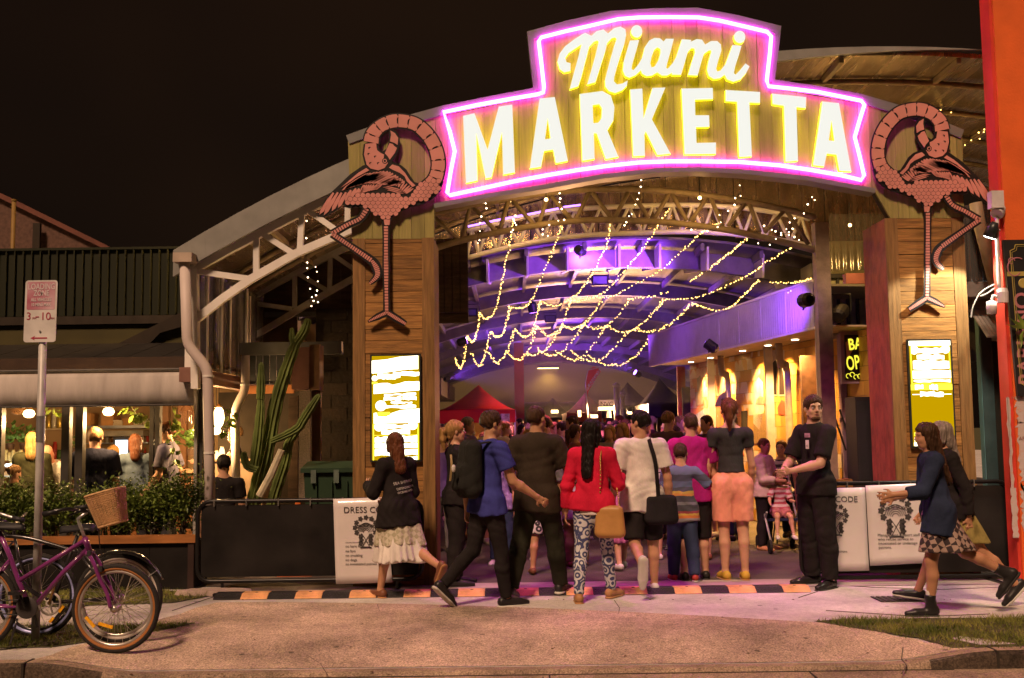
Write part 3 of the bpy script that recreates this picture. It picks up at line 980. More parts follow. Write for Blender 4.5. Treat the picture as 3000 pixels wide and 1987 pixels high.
for i in range(len(xs_) - 1):
 x0,x1 = xs_[i],xs_[i + 1]
 fh = lambda x: -.26 if x < -.5 else max(-.26 + (x + .5) * .05,-.10)
 mb.prism([(x0,11.40 + .001 * (i % 2),arc_z(x0,.03)),(x1,11.40 + .001 * (i % 2),arc_z(x1,.03)),(x1,11.40 + .001 * (i % 2),arc_z(x1,fh(x1))),(x0,11.40 + .001 * (i % 2),arc_z(x0,fh(x0)))],(0,.05,0))
mb.build('barge_fascia',M_roof,roof)
for Y in (12.2,13.2,14.2,15.2,16.2):               # curved ribs under the sheets
 mb = MB()
 mb.tube([(x,Y,arc_z(x,-.10)) for x in xs_],.035,6)
 mb.build('rib',M_steelb,roof,smooth=True)
for x in np.arange(-2.8,9,1.3):
 MB().beam((x,11.5,arc_z(x,-.085)),(x,16.5,arc_z(x,-.085)),.05,.06).build('purlin',M_steelb,roof)
for k in range(26):                                     # foil-lined gable infill at the back of the bay
 xa,xb = -2.2 + k * .36,-2.2 + k * .36 + .35
 z0_ = 4.62 - 12.0 + math.sqrt(144 - (xa - 1.9) ** 2) + .06
 MB().prism([(xa,16.66 + .012 * (k % 2),z0_),(xb,16.66 + .012 * (k % 2),z0_),(xb,16.66 + .012 * (k % 2),arc_z(xb,-.06)),(xa,16.66 + .012 * (k % 2),arc_z(xa,-.06))],(0,.02,0)).build('gable_sheet',M_foil,roof)
def T3(p,Y): return P(500 + p[0] / 2.24,300 + p[1] / 2.24,Y)
def T4(p,Y): return P(500 + p[0] / 3.136,680 + p[1] / 3.136,Y)
def truss(conv,Y,top_,bot_,webs,post,w,label,m,tw=.085):
 t = thing('roof_truss',conv(post[1],Y),label,'truss')
 def chord(pts,nm):
  pts = [conv(p,Y) for p in pts]
  mb = MB()
  for a,b in zip(pts,pts[1:]):
   mb.beam(a,b,w,tw)
  mb.build(nm,m,t)
 chord(top_,'top_chord'); chord(bot_,'bottom_chord')
 for a,b in webs:
  MB().beam(conv(a,Y),conv(b,Y),w * .8,tw * .72).build('web',m,t)
 if len(post) > 1:
  MB().beam(conv(post[0],Y),conv(post[1],Y),w * 1.1,tw * 1.25,(0,1,0)).build('post',m,t)
 return t
truss(T3,11.55,[(175,1085),(390,965),(600,855),(880,712),(1180,575)],[(150,1440),(340,1290),(520,1165),(830,990),(1190,835)],
 [((563,880),(563,1130)),((862,722),(848,985)),((180,1110),(525,1160)),((600,862),(815,1000)),((895,705),(1080,835)),((1165,590),(1160,850))],
 [(155,1075),(165,1880)],.07,'white steel truss under the roof edge beside the flamingo column',M_steelw)
truss(T4,14.8,[(700,625),(960,480),(1230,335),(1560,170),(1720,100)],[(715,990),(1000,820),(1280,650),(1700,415)],
 [((1140,400),(1140,700)),((1467,230),(1460,530)),((745,652),(1115,708)),((1165,380),(1430,532)),((1500,215),(1690,345))],
 [(710,600),(712,1010)],.07,'rear grey steel truss behind the hanging bulbs of the side canopy',mat('grey_steel',(0.36,0.34,0.30),.55))
def corrugated(name,a,b,z0,z1,pitch,amp,m,parent,normal,zt=None):
 a,b = Vector(a),Vector(b); d = b - a; L_ = d.length; d.normalize(); nn = Vector(normal)
 n = max(int(L_ / pitch * 4),4); v = []; f = []
 for i in range(n + 1):
  s = L_ * i / n
  o = nn * (amp * math.sin(2 * math.pi * s / pitch))
  p = a + d * s + o
  top = z1 if zt is None else zt(p)
  v += [(p.x,p.y,z0),(p.x,p.y,top)]
 for i in range(n):
  f.append((i * 2,i * 2 + 2,i * 2 + 3,i * 2 + 1))
 mb = MB(); mb.v,mb.f = v,f
 return mb.build(name,m,parent,smooth=True)
sw = thing('canopy_side_wall',(-3.55,14,2.2),'clear corrugated sheet wall with white posts along the side canopy','wall')
for k in range(4):
 corrugated('sheet',(-3.56,11.75 + k * 1.2,0),(-3.56,12.9 + k * 1.2,0),2.32,3.45,.09,.022,M_clear,sw,(1,0,0),zt=lambda p: arc_z(-3.5,-.12))
 MB().box((-3.6,11.66 + k * 1.2,2.28),(-3.52,11.74 + k * 1.2,3.5)).build('post',M_steelw,sw)
for k in range(14):
 yy = 11.9 + k * .33
 MB().box((-3.53,yy,2.31),(-3.515,yy + .045,3.42)).build('batten',M_steelw if k % 3 == 1 else M_clear,sw)  # narrow upright strips, some white, some clear
MB().box((-3.64,11.6,2.14),(-3.5,16.5,2.30)).build('bottom_rail',mat('brown_rail',(0.20,0.10,0.075),.6),sw)
YT = 13.0
def Q2(p): return (1270 + p[0] / 3.7587,540 + p[1] / 3.7587)
def Q3(p): return (1850 + p[0] / 3.3352,540 + p[1] / 3.3352)
tr = thing('arch_truss',(1.4,YT,4),'brown steel arch truss spanning the entry below the neon sign','truss')
topc = [(-30,345),(200,290),(480,225),(800,165),(1200,100),(1600,65),(2000,55),(2368,60)]
topr = [(420,75),(700,105),(1000,150),(1300,205),(1600,270),(1800,330)]
botc = [(-30,725),(200,650),(500,575),(900,495),(1300,430),(1700,395),(2100,400),(2368,410)]
botr = [(300,370),(600,400),(900,440),(1200,500),(1500,570),(1790,645)]
tp = [P(*Q2(p),YT) for p in topc] + [P(*Q3(p),YT) for p in topr]
bp_ = [P(*Q2(p),YT) for p in botc] + [P(*Q3(p),YT) for p in botr]
mb = MB()
mb.tube(smooth_path(tp,4),.042,8); mb.build('top_chord',M_steelb,tr,smooth=True)
mb = MB(); mb.tube(smooth_path(bp_,4),.042,8); mb.build('bottom_chord',M_steelb,tr,smooth=True)
web_l = [((10,360),(270,600)),((400,260),(320,590)),((440,260),(680,505)),((820,190),(735,490)),((870,180),(1100,440)),((1265,125),(1160,430)),((1300,130),(1510,385)),((1710,90),(1575,385)),((1750,95),(1960,375)),((2145,90),(1995,370)),((2190,100),(2368,370))]
web_r = [((370,90),(215,345)),((390,90),(540,355)),((740,130),(580,360)),((775,135),(890,410)),((1110,190),(940,410)),((1150,190),(1255,470)),((1490,265),(1300,470)),((1520,270),(1730,590))]
for a,b in web_l:
 MB().tube([P(*Q2(a),YT),P(*Q2(b),YT)],.028,7).build('web',M_steelb,tr,smooth=True)
for a,b in web_r:
 MB().tube([P(*Q3(a),YT),P(*Q3(b),YT)],.028,7).build('web',M_steelb,tr,smooth=True)
Y2 = 16.2
tr2 = thing('arch_truss',(1.4,Y2,4),'second grey arch truss deeper in behind the brown entry truss','truss')
t2b = [P(*Q2(p),Y2) for p in [(370,810),(700,725),(1200,620),(1700,560),(2300,535)]] + [P(*Q3(p),Y2) for p in [(500,465),(900,480),(1300,520),(1750,600)]]
t2t = [Vector((p.x,p.y,p.z + .42)) for p in t2b]
MB().tube(smooth_path(t2b,4),.04,7).build('bottom_chord',M_steelw,tr2,smooth=True)
MB().tube(smooth_path(t2t,4),.04,7).build('top_chord',M_steelw,tr2,smooth=True)
sb,st = smooth_path(t2b,4),smooth_path(t2t,4)
for i in range(0,len(sb) - 2,2):
 MB().tube([sb[i],st[i + 1]],.026,6).build('web',M_steelw,tr2,smooth=True)
 MB().tube([st[i + 1],sb[min(i + 2,len(sb) - 1)]],.026,6).build('web',M_steelw,tr2,smooth=True)
a,b = P(2382,660,YT),P(2422,660,YT)
pz = P(2400,655,YT).z
pt = thing('steel_post',((a.x + b.x) / 2,YT,0),'square grey steel post behind the security guard','post')
MB().box((a.x,YT - .08,0),(b.x,YT + .08,pz)).build('shaft',M_steelb,pt)
MB().box((a.x - .02,YT - .1,0.004),(b.x + .02,YT + .1,.02)).build('base_plate',M_iron,pt)
HX,HZ,HR = 1.9,4.62,12.0
def hz(x,dz=0.0): return HZ - HR + math.sqrt(HR * HR - (x - HX) ** 2) + dz
M_rib = mat('rib_paint',(.20,.18,.18),.5)
hall = thing('hall_roof',(HX,30,4),'long arched hall roof with steel ribs lit purple inside the market','roof')
hx = np.linspace(-3.4,8.4,25)
ysheet = [16.9,21.5,26,31,36,42,48]
for a,b in zip(ysheet,ysheet[1:]):
 for i in range(0,24,4):
  v,f = [],[]
  sub = hx[i:i + 5]
  for x in sub:
   v += [(x,a + .01,hz(x)),(x,b - .01,hz(x)),(x,b - .01,hz(x,.04)),(x,a + .01,hz(x,.04))]
  for k in range(4):
   for j in range(4):
    f.append((k * 4 + j,(k + 1) * 4 + j,(k + 1) * 4 + (j + 1) % 4,k * 4 + (j + 1) % 4))
  f += [(0,1,2,3),(19,18,17,16)]
  mb = MB(); mb.add(v,f); mb.build('roof_sheet',M_hallroof,hall,smooth=False)
for Y,h in ((17.6,.30),(21.6,.26),(26,.24),(31,.24),(36.5,.24),(42,.24)):
 mb = MB()
 for x0,x1 in zip(hx,hx[1:]):
  mb.prism([(x0,Y,hz(x0,-.05)),(x1,Y,hz(x1,-.05)),(x1,Y,hz(x1,-.05 - h)),(x0,Y,hz(x0,-.05 - h))],(0,.14,0))
 mb.build('arch_rib',M_rib,hall)
for x in np.arange(-2.6,8,.95):
 MB().beam((x,17,hz(x,-.07)),(x,46,hz(x,-.07)),.06,.12).build('purlin',M_rib,hall)
for px_,py_ in ((1430,810),(1540,790),(1650,770),(1790,745),(1900,730),(2030,735),(2180,720),(2310,720)):
 c = P(px_,py_,18.3)
 z1 = hz(c.x,-.06)
 MB().prism([(c.x,17.0,z1),(c.x,19.4,z1),(c.x,19.3,z1 - .1),(c.x,17.05,z1 - .38)],(.035,0,0)).build('roof_fin',M_steelw,hall)
M_wallL = mat('hall_wall_sheet',(0.20,0.14,0.10),.7,var=.3,scale=2,bump=.2)
lw = thing('hall_side_wall',(-3.2,30,0),'brown boarded side wall of the hall receding behind the red tent','wall')
for k in range(9):
 y0,y1 = 17 + k * 3.4,17 + (k + 1) * 3.4 - .03
 MB().box((-3.45,y0,0),(-3.3,y1,hz(-3.3,-.06))).build('panel',M_wallL,lw)
for k in range(6):
 y0 = 16.9 + k * 4.2
 MB().box((-3.28,y0,2.75),(-2.35 + .02 * k,y0 + 3.4,3.3)).build('bulkhead',mat('bulkhead_paint',(0.30,0.20,0.13),.6,rnd=.25),lw)
db = thing('board_screen_wall',(-1.6,14.2,0),'dark upright board wall just inside the flamingo column','wall')
a,b = P(1255,900,14.2),P(1372,900,14.2)
w = (b.x - a.x) / 5
for k in range(5):
 MB().box((a.x + k * w + .004,14.2,3.16),(a.x + (k + 1) * w - .004,14.23,P(1300,700,14.2).z)).build('board',M_timb,db)
MB().box((a.x,14.235,3.02),(b.x,14.3,3.16)).build('rail',M_timb,db)
MB().box((a.x,14.235,3.165),(b.x,14.26,4.1)).build('backing',M_core,db)
bw_ = thing('end_wall',(2,50,0),'dim yellow end wall of the hall with a wide grey roller door','wall')
M_yw = mat('yellow_wall_paint',(0.11,0.08,0.03),.8,var=.15,scale=.8)
MB().box((-10,49,2.9),(12,49.3,5.2)).build('upper_wall',M_yw,bw_)
MB().box((-10,49,0),(.4,49.3,2.9)).build('wall',M_yw,bw_)
MB().box((3.6,49,0),(12,49.3,2.9)).build('wall',M_yw,bw_)
for k in range(12):
 MB().box((.4,49.1,k * .242),(3.6,49.2,k * .242 + .23)).build('shutter_slat',mat('shutter_grey',(0.14,0.14,0.16),.5,metal=.3),bw_)
wl = P(1606,1078,48.8)
wlamp = thing('wall_lamp',wl,'bright lamp high on the yellow end wall of the hall','wall lamp')
MB().box((wl.x - .5,wl.y,wl.z),(wl.x + .5,wl.y + .15,wl.z + .12)).build('housing',M_frame,wlamp)
MB().box((wl.x - .48,wl.y + .01,wl.z - .03),(wl.x + .48,wl.y + .14,wl.z - .001)).build('diffuser',glow('warm_lamp',(1,.72,.25),6),wlamp)
lamp('wall_lamp_light','SPOT',(wl.x,wl.y - .3,wl.z - .05),110,(1,.7,.25),wlamp,(wl.x,wl.y + .3,wl.z - 3),.2,130,.8)
rp_ = thing('red_pillar',P(1522,1260,33),'red painted pillar standing between the red tent and end wall','pillar')
rp_.location.z = 0
a,b = P(1508,1200,33),P(1536,1200,33)
MB().box((a.x,32.85,0),(b.x,33.15,4.3)).build('shaft',mat('red_paint',(0.45,0.07,0.05),.6,var=.2,scale=2),rp_)
MB().box((a.x - .04,32.8,0.004),(b.x + .04,33.2,.12)).build('plinth',M_iron,rp_)
def tent(cx,cy,w,d,zeave,zpeak,m,mval,label,frame_m,hval=.28):
 t = thing('market_tent',(cx,cy,0),label,'tent')
 x0,x1,y0,y1 = cx - w / 2,cx + w / 2,cy - d / 2,cy + d / 2
 n = 7
 cs = [(x0,y0),(x1,y0),(x1,y1),(x0,y1)]
 for k in range(4):
  a,b = cs[k],cs[(k + 1) % 4]
  v,f = [],[]
  for i in range(n + 1):
   s = i / n
   z = zeave + (zpeak - zeave) * (s ** 1.35)
   for q in (a,b):
    v.append((q[0] + (cx - q[0]) * s,q[1] + (cy - q[1]) * s,z))
  for i in range(n):
   f.append((2 * i,2 * i + 1,2 * i + 3,2 * i + 2))
  mb = MB(); mb.v,mb.f = v,f
  o = mb.build('roof_panel',m,t,smooth=True)
  so = o.modifiers.new('thick','SOLIDIFY'); so.thickness = .006
  mb = MB()
  dx,dy = b[0] - a[0],b[1] - a[1]; L_ = math.hypot(dx,dy)
  nx,ny = dy / L_ * .004,-dx / L_ * .004
  mb.prism([(a[0] + nx,a[1] + ny,zeave),(b[0] + nx,b[1] + ny,zeave),(b[0] + nx,b[1] + ny,zeave - hval),(a[0] + nx,a[1] + ny,zeave - hval)],(nx,ny,0))
  mb.build('valance',mval,t)
  MB().beam((a[0] * .985 + cx * .015,a[1] * .985 + cy * .015,0),(a[0] * .985 + cx * .015,a[1] * .985 + cy * .015,zeave),.04,.04).build('leg',frame_m,t)
 return t
M_redc = mat('red_canvas',(0.62,0.030,0.030),.7,var=.15,scale=2,bump=.1)
M_blackc = mat('black_canvas',(0.022,0.018,0.03),.7,var=.15,scale=2,bump=.1)
M_alu = mat('aluminium',(0.5,0.5,0.5),.35,metal=.8)
def tent_px(pxl,pxr,py_eave,py_peak,Y,d,m,mv,label,hv=.28):
 a,b = P(pxl,py_eave,Y),P(pxr,py_eave,Y)
 pk = P((pxl + pxr) / 2,py_peak,Y + d / 2)
 return tent((a.x + b.x) / 2,Y + d / 2,b.x - a.x,d,a.z,pk.z,m,mv,label,M_alu,hv)
tent_px(1285,1510,1203,1128,23.5,2.4,M_redc,M_redc,'bright red peaked market tent beside the red pillar',.28)
tent_px(1900,2016,1182,1108,24,2.6,M_blackc,M_blackc,'black peaked market tent nearest the mural wall',.3)
tent_px(1790,1925,1190,1120,29,3,M_blackc,M_blackc,'dark market tent second from the mural wall',.3)
tent_px(1560,1690,1225,1165,44,3.5,mat('grey_canvas',(0.10,0.11,0.13),.7),mat('grey_canvas',(0.10,0.11,0.13),.7),'small grey tent far back before the roller door',.25)
tent_px(1660,1790,1210,1150,34,3,mat('orange_canvas',(0.40,0.08,0.04),.7),mat('orange_canvas',(0.40,0.08,0.04),.7),'orange red tent behind the feather banner',.28)
st_ = P(1400,1262,24.2)
stall = thing('stall_counter',(st_.x,24.4,0),'lit stall counter with menu card under the red tent','counter')
MB().box((st_.x - .8,24.0,0),(st_.x + .8,24.6,.95)).build('counter',M_redc,stall)
MB().box((st_.x - .85,23.95,.95),(st_.x + .85,24.65,1.0)).build('counter_top',M_steelw,stall)
MB().box((st_.x - .8,25.6,1.2),(st_.x + .8,25.65,1.9)).build('back_panel',mat('stall_back',(0.5,0.42,0.2),.7),stall)
q = P(1480,1240,23.45)
MB().box((q.x - .1,23.4,1.62),(q.x + .1,23.42,1.95)).build('menu_card',mat('menu_card',(0.55,0.48,0.45),.6,var=.5,scale=14),stall)
lamp('stall_light','SPOT',(st_.x,24.7,1.95),420,(1,.62,.25),stall,(st_.x,24.2,0),.1,150,.5)
fb = P(1700,1120,27)
ban = thing('feather_banner',(fb.x - .3,27,0),'red and white feather banner with LANGOS lettering above the crowd','banner')
pp = [P(*p,27) for p in [(1722,1228),(1718,1170),(1717,1120),(1724,1085),(1738,1074),(1752,1077),(1757,1090),(1740,1120),(1725,1145)]]
MB().prism([(p.x,27,p.z) for p in pp[1:]],(0,.006,0)).build('cloth',M_redc,ban)
pw_ = [P(*p,26.99) for p in [(1720,1146),(1722,1128),(1752,1084),(1757,1090),(1740,1120)]]
MB().prism([(p.x,26.985,p.z) for p in pw_],(0,.006,0)).build('stripe',mat('banner_white',(0.6,0.55,0.6),.6),ban)
a,b = P(1727,1136,26.97),P(1757,1092,26.97)
obj('lettering',text_mesh('LANGOS',.135,(a.x,26.975,a.z - .02),(b - a),(-(b - a).z,0,(b - a).x),.002),M_redc,ban)
MB().tube([(pp[0].x,27,0),(pp[0].x,27,pp[0].z),(pp[2].x - .01,27,pp[2].z),(pp[3].x - .01,27,pp[3].z),(pp[5].x,27,pp[5].z)],.012,6).build('pole',M_alu,ban)
M_hot = glow('hot_lamp',(1,.62,.28),9)
for i,(px_,py_,w_,h_,Y,nm,lab) in enumerate([(1778,1197,24,4,27.5,'strip_light','bright strip light under a white stall sign'),(1698,1212,4,9,31,'strip_light','short upright tube light at a far stall'),(1742,1220,9,4,30,'hot_lamp','glaring warm lamp above the far crowd'),(1846,1210,5,3,26,'hot_lamp','small warm lamp beside the black tent'),(1625,1206,10,4,40,'hot_lamp','faint lamp far back before the end wall')]):
 a,b = P(px_ - w_,py_ - h_,Y),P(px_ + w_,py_ + h_,Y)
 t = thing(nm,((a.x + b.x) / 2,Y,b.z),lab,'lamp')
 MB().box((a.x,Y,b.z),(b.x,Y + .05,a.z)).build('tube',M_hot,t)
 MB().box((a.x - .02,Y + .05,b.z - .02),(b.x + .02,Y + .09,a.z + .02)).build('casing',M_frame,t)
 lamp('stall_light','SPOT',((a.x + b.x) / 2,Y - .25,(a.z + b.z) / 2),380,(1,.48,.2),t,((a.x + b.x) / 2 - .3,Y - 3,0),.1,155,.4)
a,b = P(1755,1172,27.6),P(1803,1194,27.6)
t = thing('stall_sign',((a.x + b.x) / 2,27.6,b.z),'white stall sign with dark lettering above the strip light','sign')
MB().box((a.x,27.6,b.z),(b.x,27.64,a.z)).build('board',mat('sign_white',(.6,.55,.55),.5),t)
obj('lettering',text_mesh('NVC',.16,(a.x + .03,27.595,b.z + .04)),M_fb,t)
for i,(px_,y0_,y1_,Y,lab) in enumerate([(1806,1133,1250,27,'shiny silver flue pipe beside the white stall sign'),(1822,1160,1250,27.4,'second silver flue pipe behind the first')]):
 a,b = P(px_,y0_,Y),P(px_,y1_,Y)
 t = thing('flue_pipe',(b.x,Y,b.z),lab,'pipe')
 mb = MB(); mb.lathe((a.x,Y,1.0),[(.075,0),(.075,a.z - 1.0)],10); mb.build('pipe',M_alu,t,smooth=True)
 mb = MB(); mb.lathe((a.x,Y,a.z + .004),[(.1,0),(.1,.04),(.02,.1)],10); mb.build('cowl',M_alu,t)
# ================================================================== shop row on the right of the hall
N0,N1 = P(2386,953,13.5),P(1902,1062,21.2)
zb,zt = 2.84,3.42
nx_,ny_,fx_,fy_ = N0.x,13.5,N1.x,21.2
M_corr = mat('white_corrugated_fascia',(0.55,0.52,0.55),.4,metal=.15,var=.08)
shop = thing('shop_building',(nx_ + .8,16,0),'mural painted shop row with purple lit corrugated fascia inside the hall','building')
dirv = (Vector((fx_,fy_,0)) - Vector((nx_,ny_,0))); LEN = dirv.length; dirv.normalize()
nrm = Vector((-dirv.y,dirv.x,0))                   # towards the hall
if nrm.x > 0: nrm = -nrm
def along(s,off=0.0,z=0.0):
 p = Vector((nx_,ny_,0)) + dirv * s - nrm * off
 return Vector((p.x,p.y,z))
k = 0; s = 0.0
while s < LEN - .02:
 e = min(s + .9,LEN)
 corrugated('fascia_sheet',along(s),along(e - .004),zb,zt,.08,.011,M_corr,shop,nrm)
 s = e
MB().beam(along(0,.03,zt + .01),along(LEN,.03,zt + .01),.1,.03).build('cap',M_steelw,shop)
MB().beam(along(0,.02,zb - .02),along(LEN,.02,zb - .02),.06,.03).build('drip_edge',M_steelw,shop)
MB().prism([along(0,.03,zb),along(LEN,.03,zb),along(LEN,.84,zb),along(0,.84,zb)],(0,0,.02)).build('soffit',mat('soffit_cream',(0.55,0.45,0.33),.6),shop)
MB().prism([along(0,.03,zt - .06),along(LEN,.03,zt - .06),along(LEN,2.6,zt - .06),along(0,2.6,zt - .06)],(0,0,.03)).build('roof_deck',M_roof,shop)
M_bg = mat('block_mortar',(0.30,0.21,0.11),.9)
S0,S1 = -.4,LEN
MB().prism([along(S0,.84,0),along(S1,.84,0),along(S1,.84,zb),along(S0,.84,zb)],tuple(-nrm * .2)).build('wall_core',M_bg,shop)
def mural(name,base,c2,sc_,thr):
 return mat(name,base,.75,var=.12,scale=sc_,col2=c2,thr=thr,bump=.15,bscale=60,rnd=.06,detail=2)
M_or = mural('mural_orange',(0.60,0.30,0.07),(0.66,0.36,0.09),1.2,(.4,.6))
M_ow = mural('mural_orange_white',(0.60,0.32,0.08),(0.62,0.52,0.40),1.6,(.52,.56))
M_pk = mural('mural_pink',(0.55,0.20,0.12),(0.55,0.38,0.36),2.2,(.5,.54))
M_bl = mural('mural_blue',(0.35,0.33,0.45),(0.52,0.30,0.26),2.4,(.5,.54))
bl,bh = .40,.195
row = 0; z = 0.02
while z < zb - .05:
 s = S0 + (bl / 2 if row % 2 else 0)
 while s < S1 - .05:
  e = min(s + bl,S1)
  f_ = s / LEN
  if f_ > .9: m = M_pk if z > 1.2 else M_bl
  elif f_ > .72: m = M_pk if z > 1.5 else M_bl
  elif f_ > .5: m = M_ow
  elif z < 1.5: m = M_ow
  else: m = M_or
  pts = [along(s + .004,.84,z),along(e - .004,.84,z),along(e - .004,.84,min(z + bh,zb) - .008),along(s + .004,.84,min(z + bh,zb) - .008)]
  MB().prism([p + nrm * .012 for p in pts],tuple(-nrm * .011)).build('block',m,shop)
  s = e
 z += bh; row += 1
def on_wall(px,py):
 """point of the shop wall seen at a photograph pixel"""
 d = _f + _r * ((px - 1500.0) / FPX) + _u * ((993.5 - py) / FPX)
 o = along(0,.84 - .016); c = Vector((0,0,CAM_Z))
 t = (o - c).dot(nrm) / d.dot(nrm)
 return c + d * t
def decal(pts,name,m,off=.0,th=.003):
 q = [on_wall(*p) + nrm * off for p in pts]
 return MB().prism(q,tuple(nrm * th)).build(name,m,shop)
M_mw = mat('mural_white',(.62,.52,.44),.7,var=.25,scale=9); M_mb = mat('mural_black',(.03,.02,.02),.7); M_mg = mat('mural_grey',(.26,.20,.18),.7,var=.3,scale=8); M_mr = mat('mural_red',(.45,.09,.05),.7,var=.2,scale=6)
decal([(2243,1032),(2276,1024),(2277,1160),(2247,1162)],'poster',M_mw)
decal([(2266,1062),(2272,1055),(2277,1062),(2276,1156),(2262,1156),(2262,1085)],'poster_figure',M_mb,.004)
decal([(2278,1030),(2298,1025),(2300,1160),(2281,1161)],'poster',M_mw)
decal([(2285,1052),(2292,1045),(2297,1055),(2299,1090),(2300,1156),(2284,1156),(2284,1095),(2282,1070)],'poster_figure',M_mb,.004)
decal([(2210,1125),(2222,1105),(2235,1120),(2240,1200),(2225,1260),(2207,1240)],'mural_shape',M_mw)
decal([(2218,1170),(2228,1160),(2240,1165),(2242,1185),(2215,1185)],'mural_hat',M_mg,.004)
decal([(2278,1195),(2290,1172),(2305,1180),(2310,1215),(2280,1215)],'mural_shape',M_mr)
decal([(2110,1060),(2122,1055),(2126,1090),(2118,1160),(2108,1180)],'mural_shape',M_mw)
decal([(2042,1110),(2052,1100),(2056,1140),(2050,1150),(2043,1145)],'mural_shape',M_mg)
decal([(2058,1115),(2064,1105),(2068,1140),(2062,1165)],'mural_shape',M_mw)
decal([(2036,1150),(2058,1145),(2060,1185),(2040,1190)],'mural_shape',M_mg)
decal([(2038,1215),(2060,1200),(2072,1230),(2076,1290),(2035,1290)],'mural_shape',mat('mural_bluegrey',(.30,.32,.46),.7,var=.3,scale=9))
decal([(2208,1215),(2250,1210),(2250,1300),(2206,1300)],'hatch',mat('hatch_mesh',(.30,.20,.08),.5,var=.4,scale=40))
decal([(2172,1205),(2190,1203),(2190,1300),(2172,1300)],'doorway',M_core)
q = [on_wall(*p) + nrm * .35 for p in [(2152,1190),(2165,1160),(2190,1142),(2191,1193)]]
MB().prism(q,tuple(nrm * .02)).build('hanging_sign',mat('cream_sign',(.65,.52,.36),.6),shop)
c = on_wall(2178,1178) + nrm * .372
mb = MB()
for k in range(8):
 a = k * math.pi / 4
 d1 = dirv * math.cos(a) + Vector((0,0,1)) * math.sin(a)
 mb.beam(c + d1 * .03,c + d1 * .075,.012,.004,nrm)
mb.build('sign_star',M_fb,shop)
def upright(px,w,off,z1,name,m,z0=0.0,d=.1):
 dd = _f + _r * ((px - 1500.0) / FPX) + _u * ((993.5 - 1150) / FPX)
 o = along(0,off); t = (o - Vector((0,0,CAM_Z))).dot(nrm) / dd.dot(nrm)
 p = Vector((0,0,CAM_Z)) + dd * t
 return MB().box((p.x - w / 2,p.y - d / 2,z0),(p.x + w / 2,p.y + d / 2,z1)).build(name,m,shop),p
M_post = mat('shop_post_paint',(0.42,0.36,0.34),.55)
upright(2084,.12,.7,zb,'post',M_post); upright(2254,.12,.7,zb,'post',M_post)
upright(1996,.16,.8,zb,'door_post',mat('red_orange_paint',(0.5,0.12,0.05),.6)); upright(2020,.3,.86,2.4,'door',M_core)
upright(2402,.05,.3,zb + .6,'edge_post',M_steelw)
for px_ in (2152,2330):
 dd = on_wall(px_,1150) + nrm * .12
 pth = [(dd.x,dd.y,0.02),(dd.x,dd.y,2.35),(dd.x - .1,dd.y - .03,2.5),(dd.x - .12,dd.y - .03,zb)]
 MB().tube(smooth_path(pth,4),.055,10).build('downpipe',M_post,shop,smooth=True)
a = on_wall(2330,985) + nrm * .12;
MB().tube([a,a - dirv * 1.6],.05,10).build('overflow_pipe',M_post,shop,smooth=True)
MB().lathe(on_wall(2105,1010) + nrm * .3,[(.02,0),(.09,.14),(.09,.15)],10,(-.4,-.5,-.6)).build('horn_speaker',mat('speaker_brown',(.16,.08,.06),.5),shop)
for i,px_ in enumerate((2023,2080,2175,2250,2330)):
 dd = _f + _r * ((px_ - 1500.0) / FPX) + _u * ((993.5 - 1010) / FPX)
 o = along(0,.5); t = (o - Vector((0,0,CAM_Z))).dot(nrm) / dd.dot(nrm)
 p = Vector((0,0,CAM_Z)) + dd * t
 dl = thing('downlight',(p.x,p.y,zb),['round downlight in the shop soffit at the far end above the red door post','second round downlight from the far end of the shop soffit','middle round downlight in the shop soffit','fourth round downlight from the far end of the shop soffit','round downlight in the shop soffit closest to the grey steel post'][i],'downlight','shop soffit downlights')
 MB().lathe((p.x,p.y,zb - .012),[(.07,0),(.07,.01)],14).build('rim',M_steelw,dl)
 MB().lathe((p.x,p.y,zb - .018),[(.05,0),(.05,.005)],14).build('lens',glow('downlight_lens',(1,.8,.5),12),dl)
 w_ = along(0,.84); tgt = p - nrm * .42
 lamp('downlight_light','SPOT',(p.x,p.y,zb - .03),520,(1,.52,.12),dl,(tgt.x,tgt.y,0.6),.04,105,.8)
M_barfr = mat('purple_frame_paint',(0.30,0.20,0.30),.55)
bar = thing('bar_building',(4.2,14.5,0),'bar front with purple frame and pale wall between steel post and red column','building')
a,b = P(2422,800,15),P(2560,800,15)
MB().box((a.x - .1,15,2.75),(b.x + .4,15.1,4.2)).build('upper_wall',mat('pale_green_wall',(0.42,0.42,0.28),.7,var=.2),bar)
for k in range(6):
 x = a.x + (b.x - a.x) * k / 5
 MB().box((x - .02,14.93,3.0),(x + .02,14.97,3.65)).build('baluster',M_iron,bar)
MB().box((a.x - .1,14.9,3.66),(b.x + .3,15,3.72)).build('rail',M_iron,bar)
corrugated('clear_panel',(a.x,14.8,0),(b.x + .3,14.8,0),3.75,4.55,.1,.02,M_clear,bar,(0,-1,0))
MB().box((a.x + .02,14.2,3.48),(b.x + .1,14.35,3.62)).build('beam',mat('plum_beam',(0.22,0.08,0.08),.6),bar)
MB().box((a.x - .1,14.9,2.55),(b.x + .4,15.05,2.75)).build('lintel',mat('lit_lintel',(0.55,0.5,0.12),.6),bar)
MB().tube([P(2422,985,14.6),P(2470,975,14.6)],.06,10).build('pipe',M_post,bar,smooth=True)
p0,p1 = P(2455,1000,14.5),P(2472,1000,14.5)
MB().box((p0.x,14.45,0),(p1.x,14.55,p0.z + .1)).build('jamb',M_barfr,bar)
MB().box((a.x - .3,15.4,0),(b.x + .6,15.5,2.6)).build('back_wall',mat('bar_back',(0.10,0.05,0.04),.8,var=.5,scale=6),bar)
MB().box((p0.x,14.2,1.62),(b.x + .1,14.6,1.68)).build('counter',M_barfr,bar)
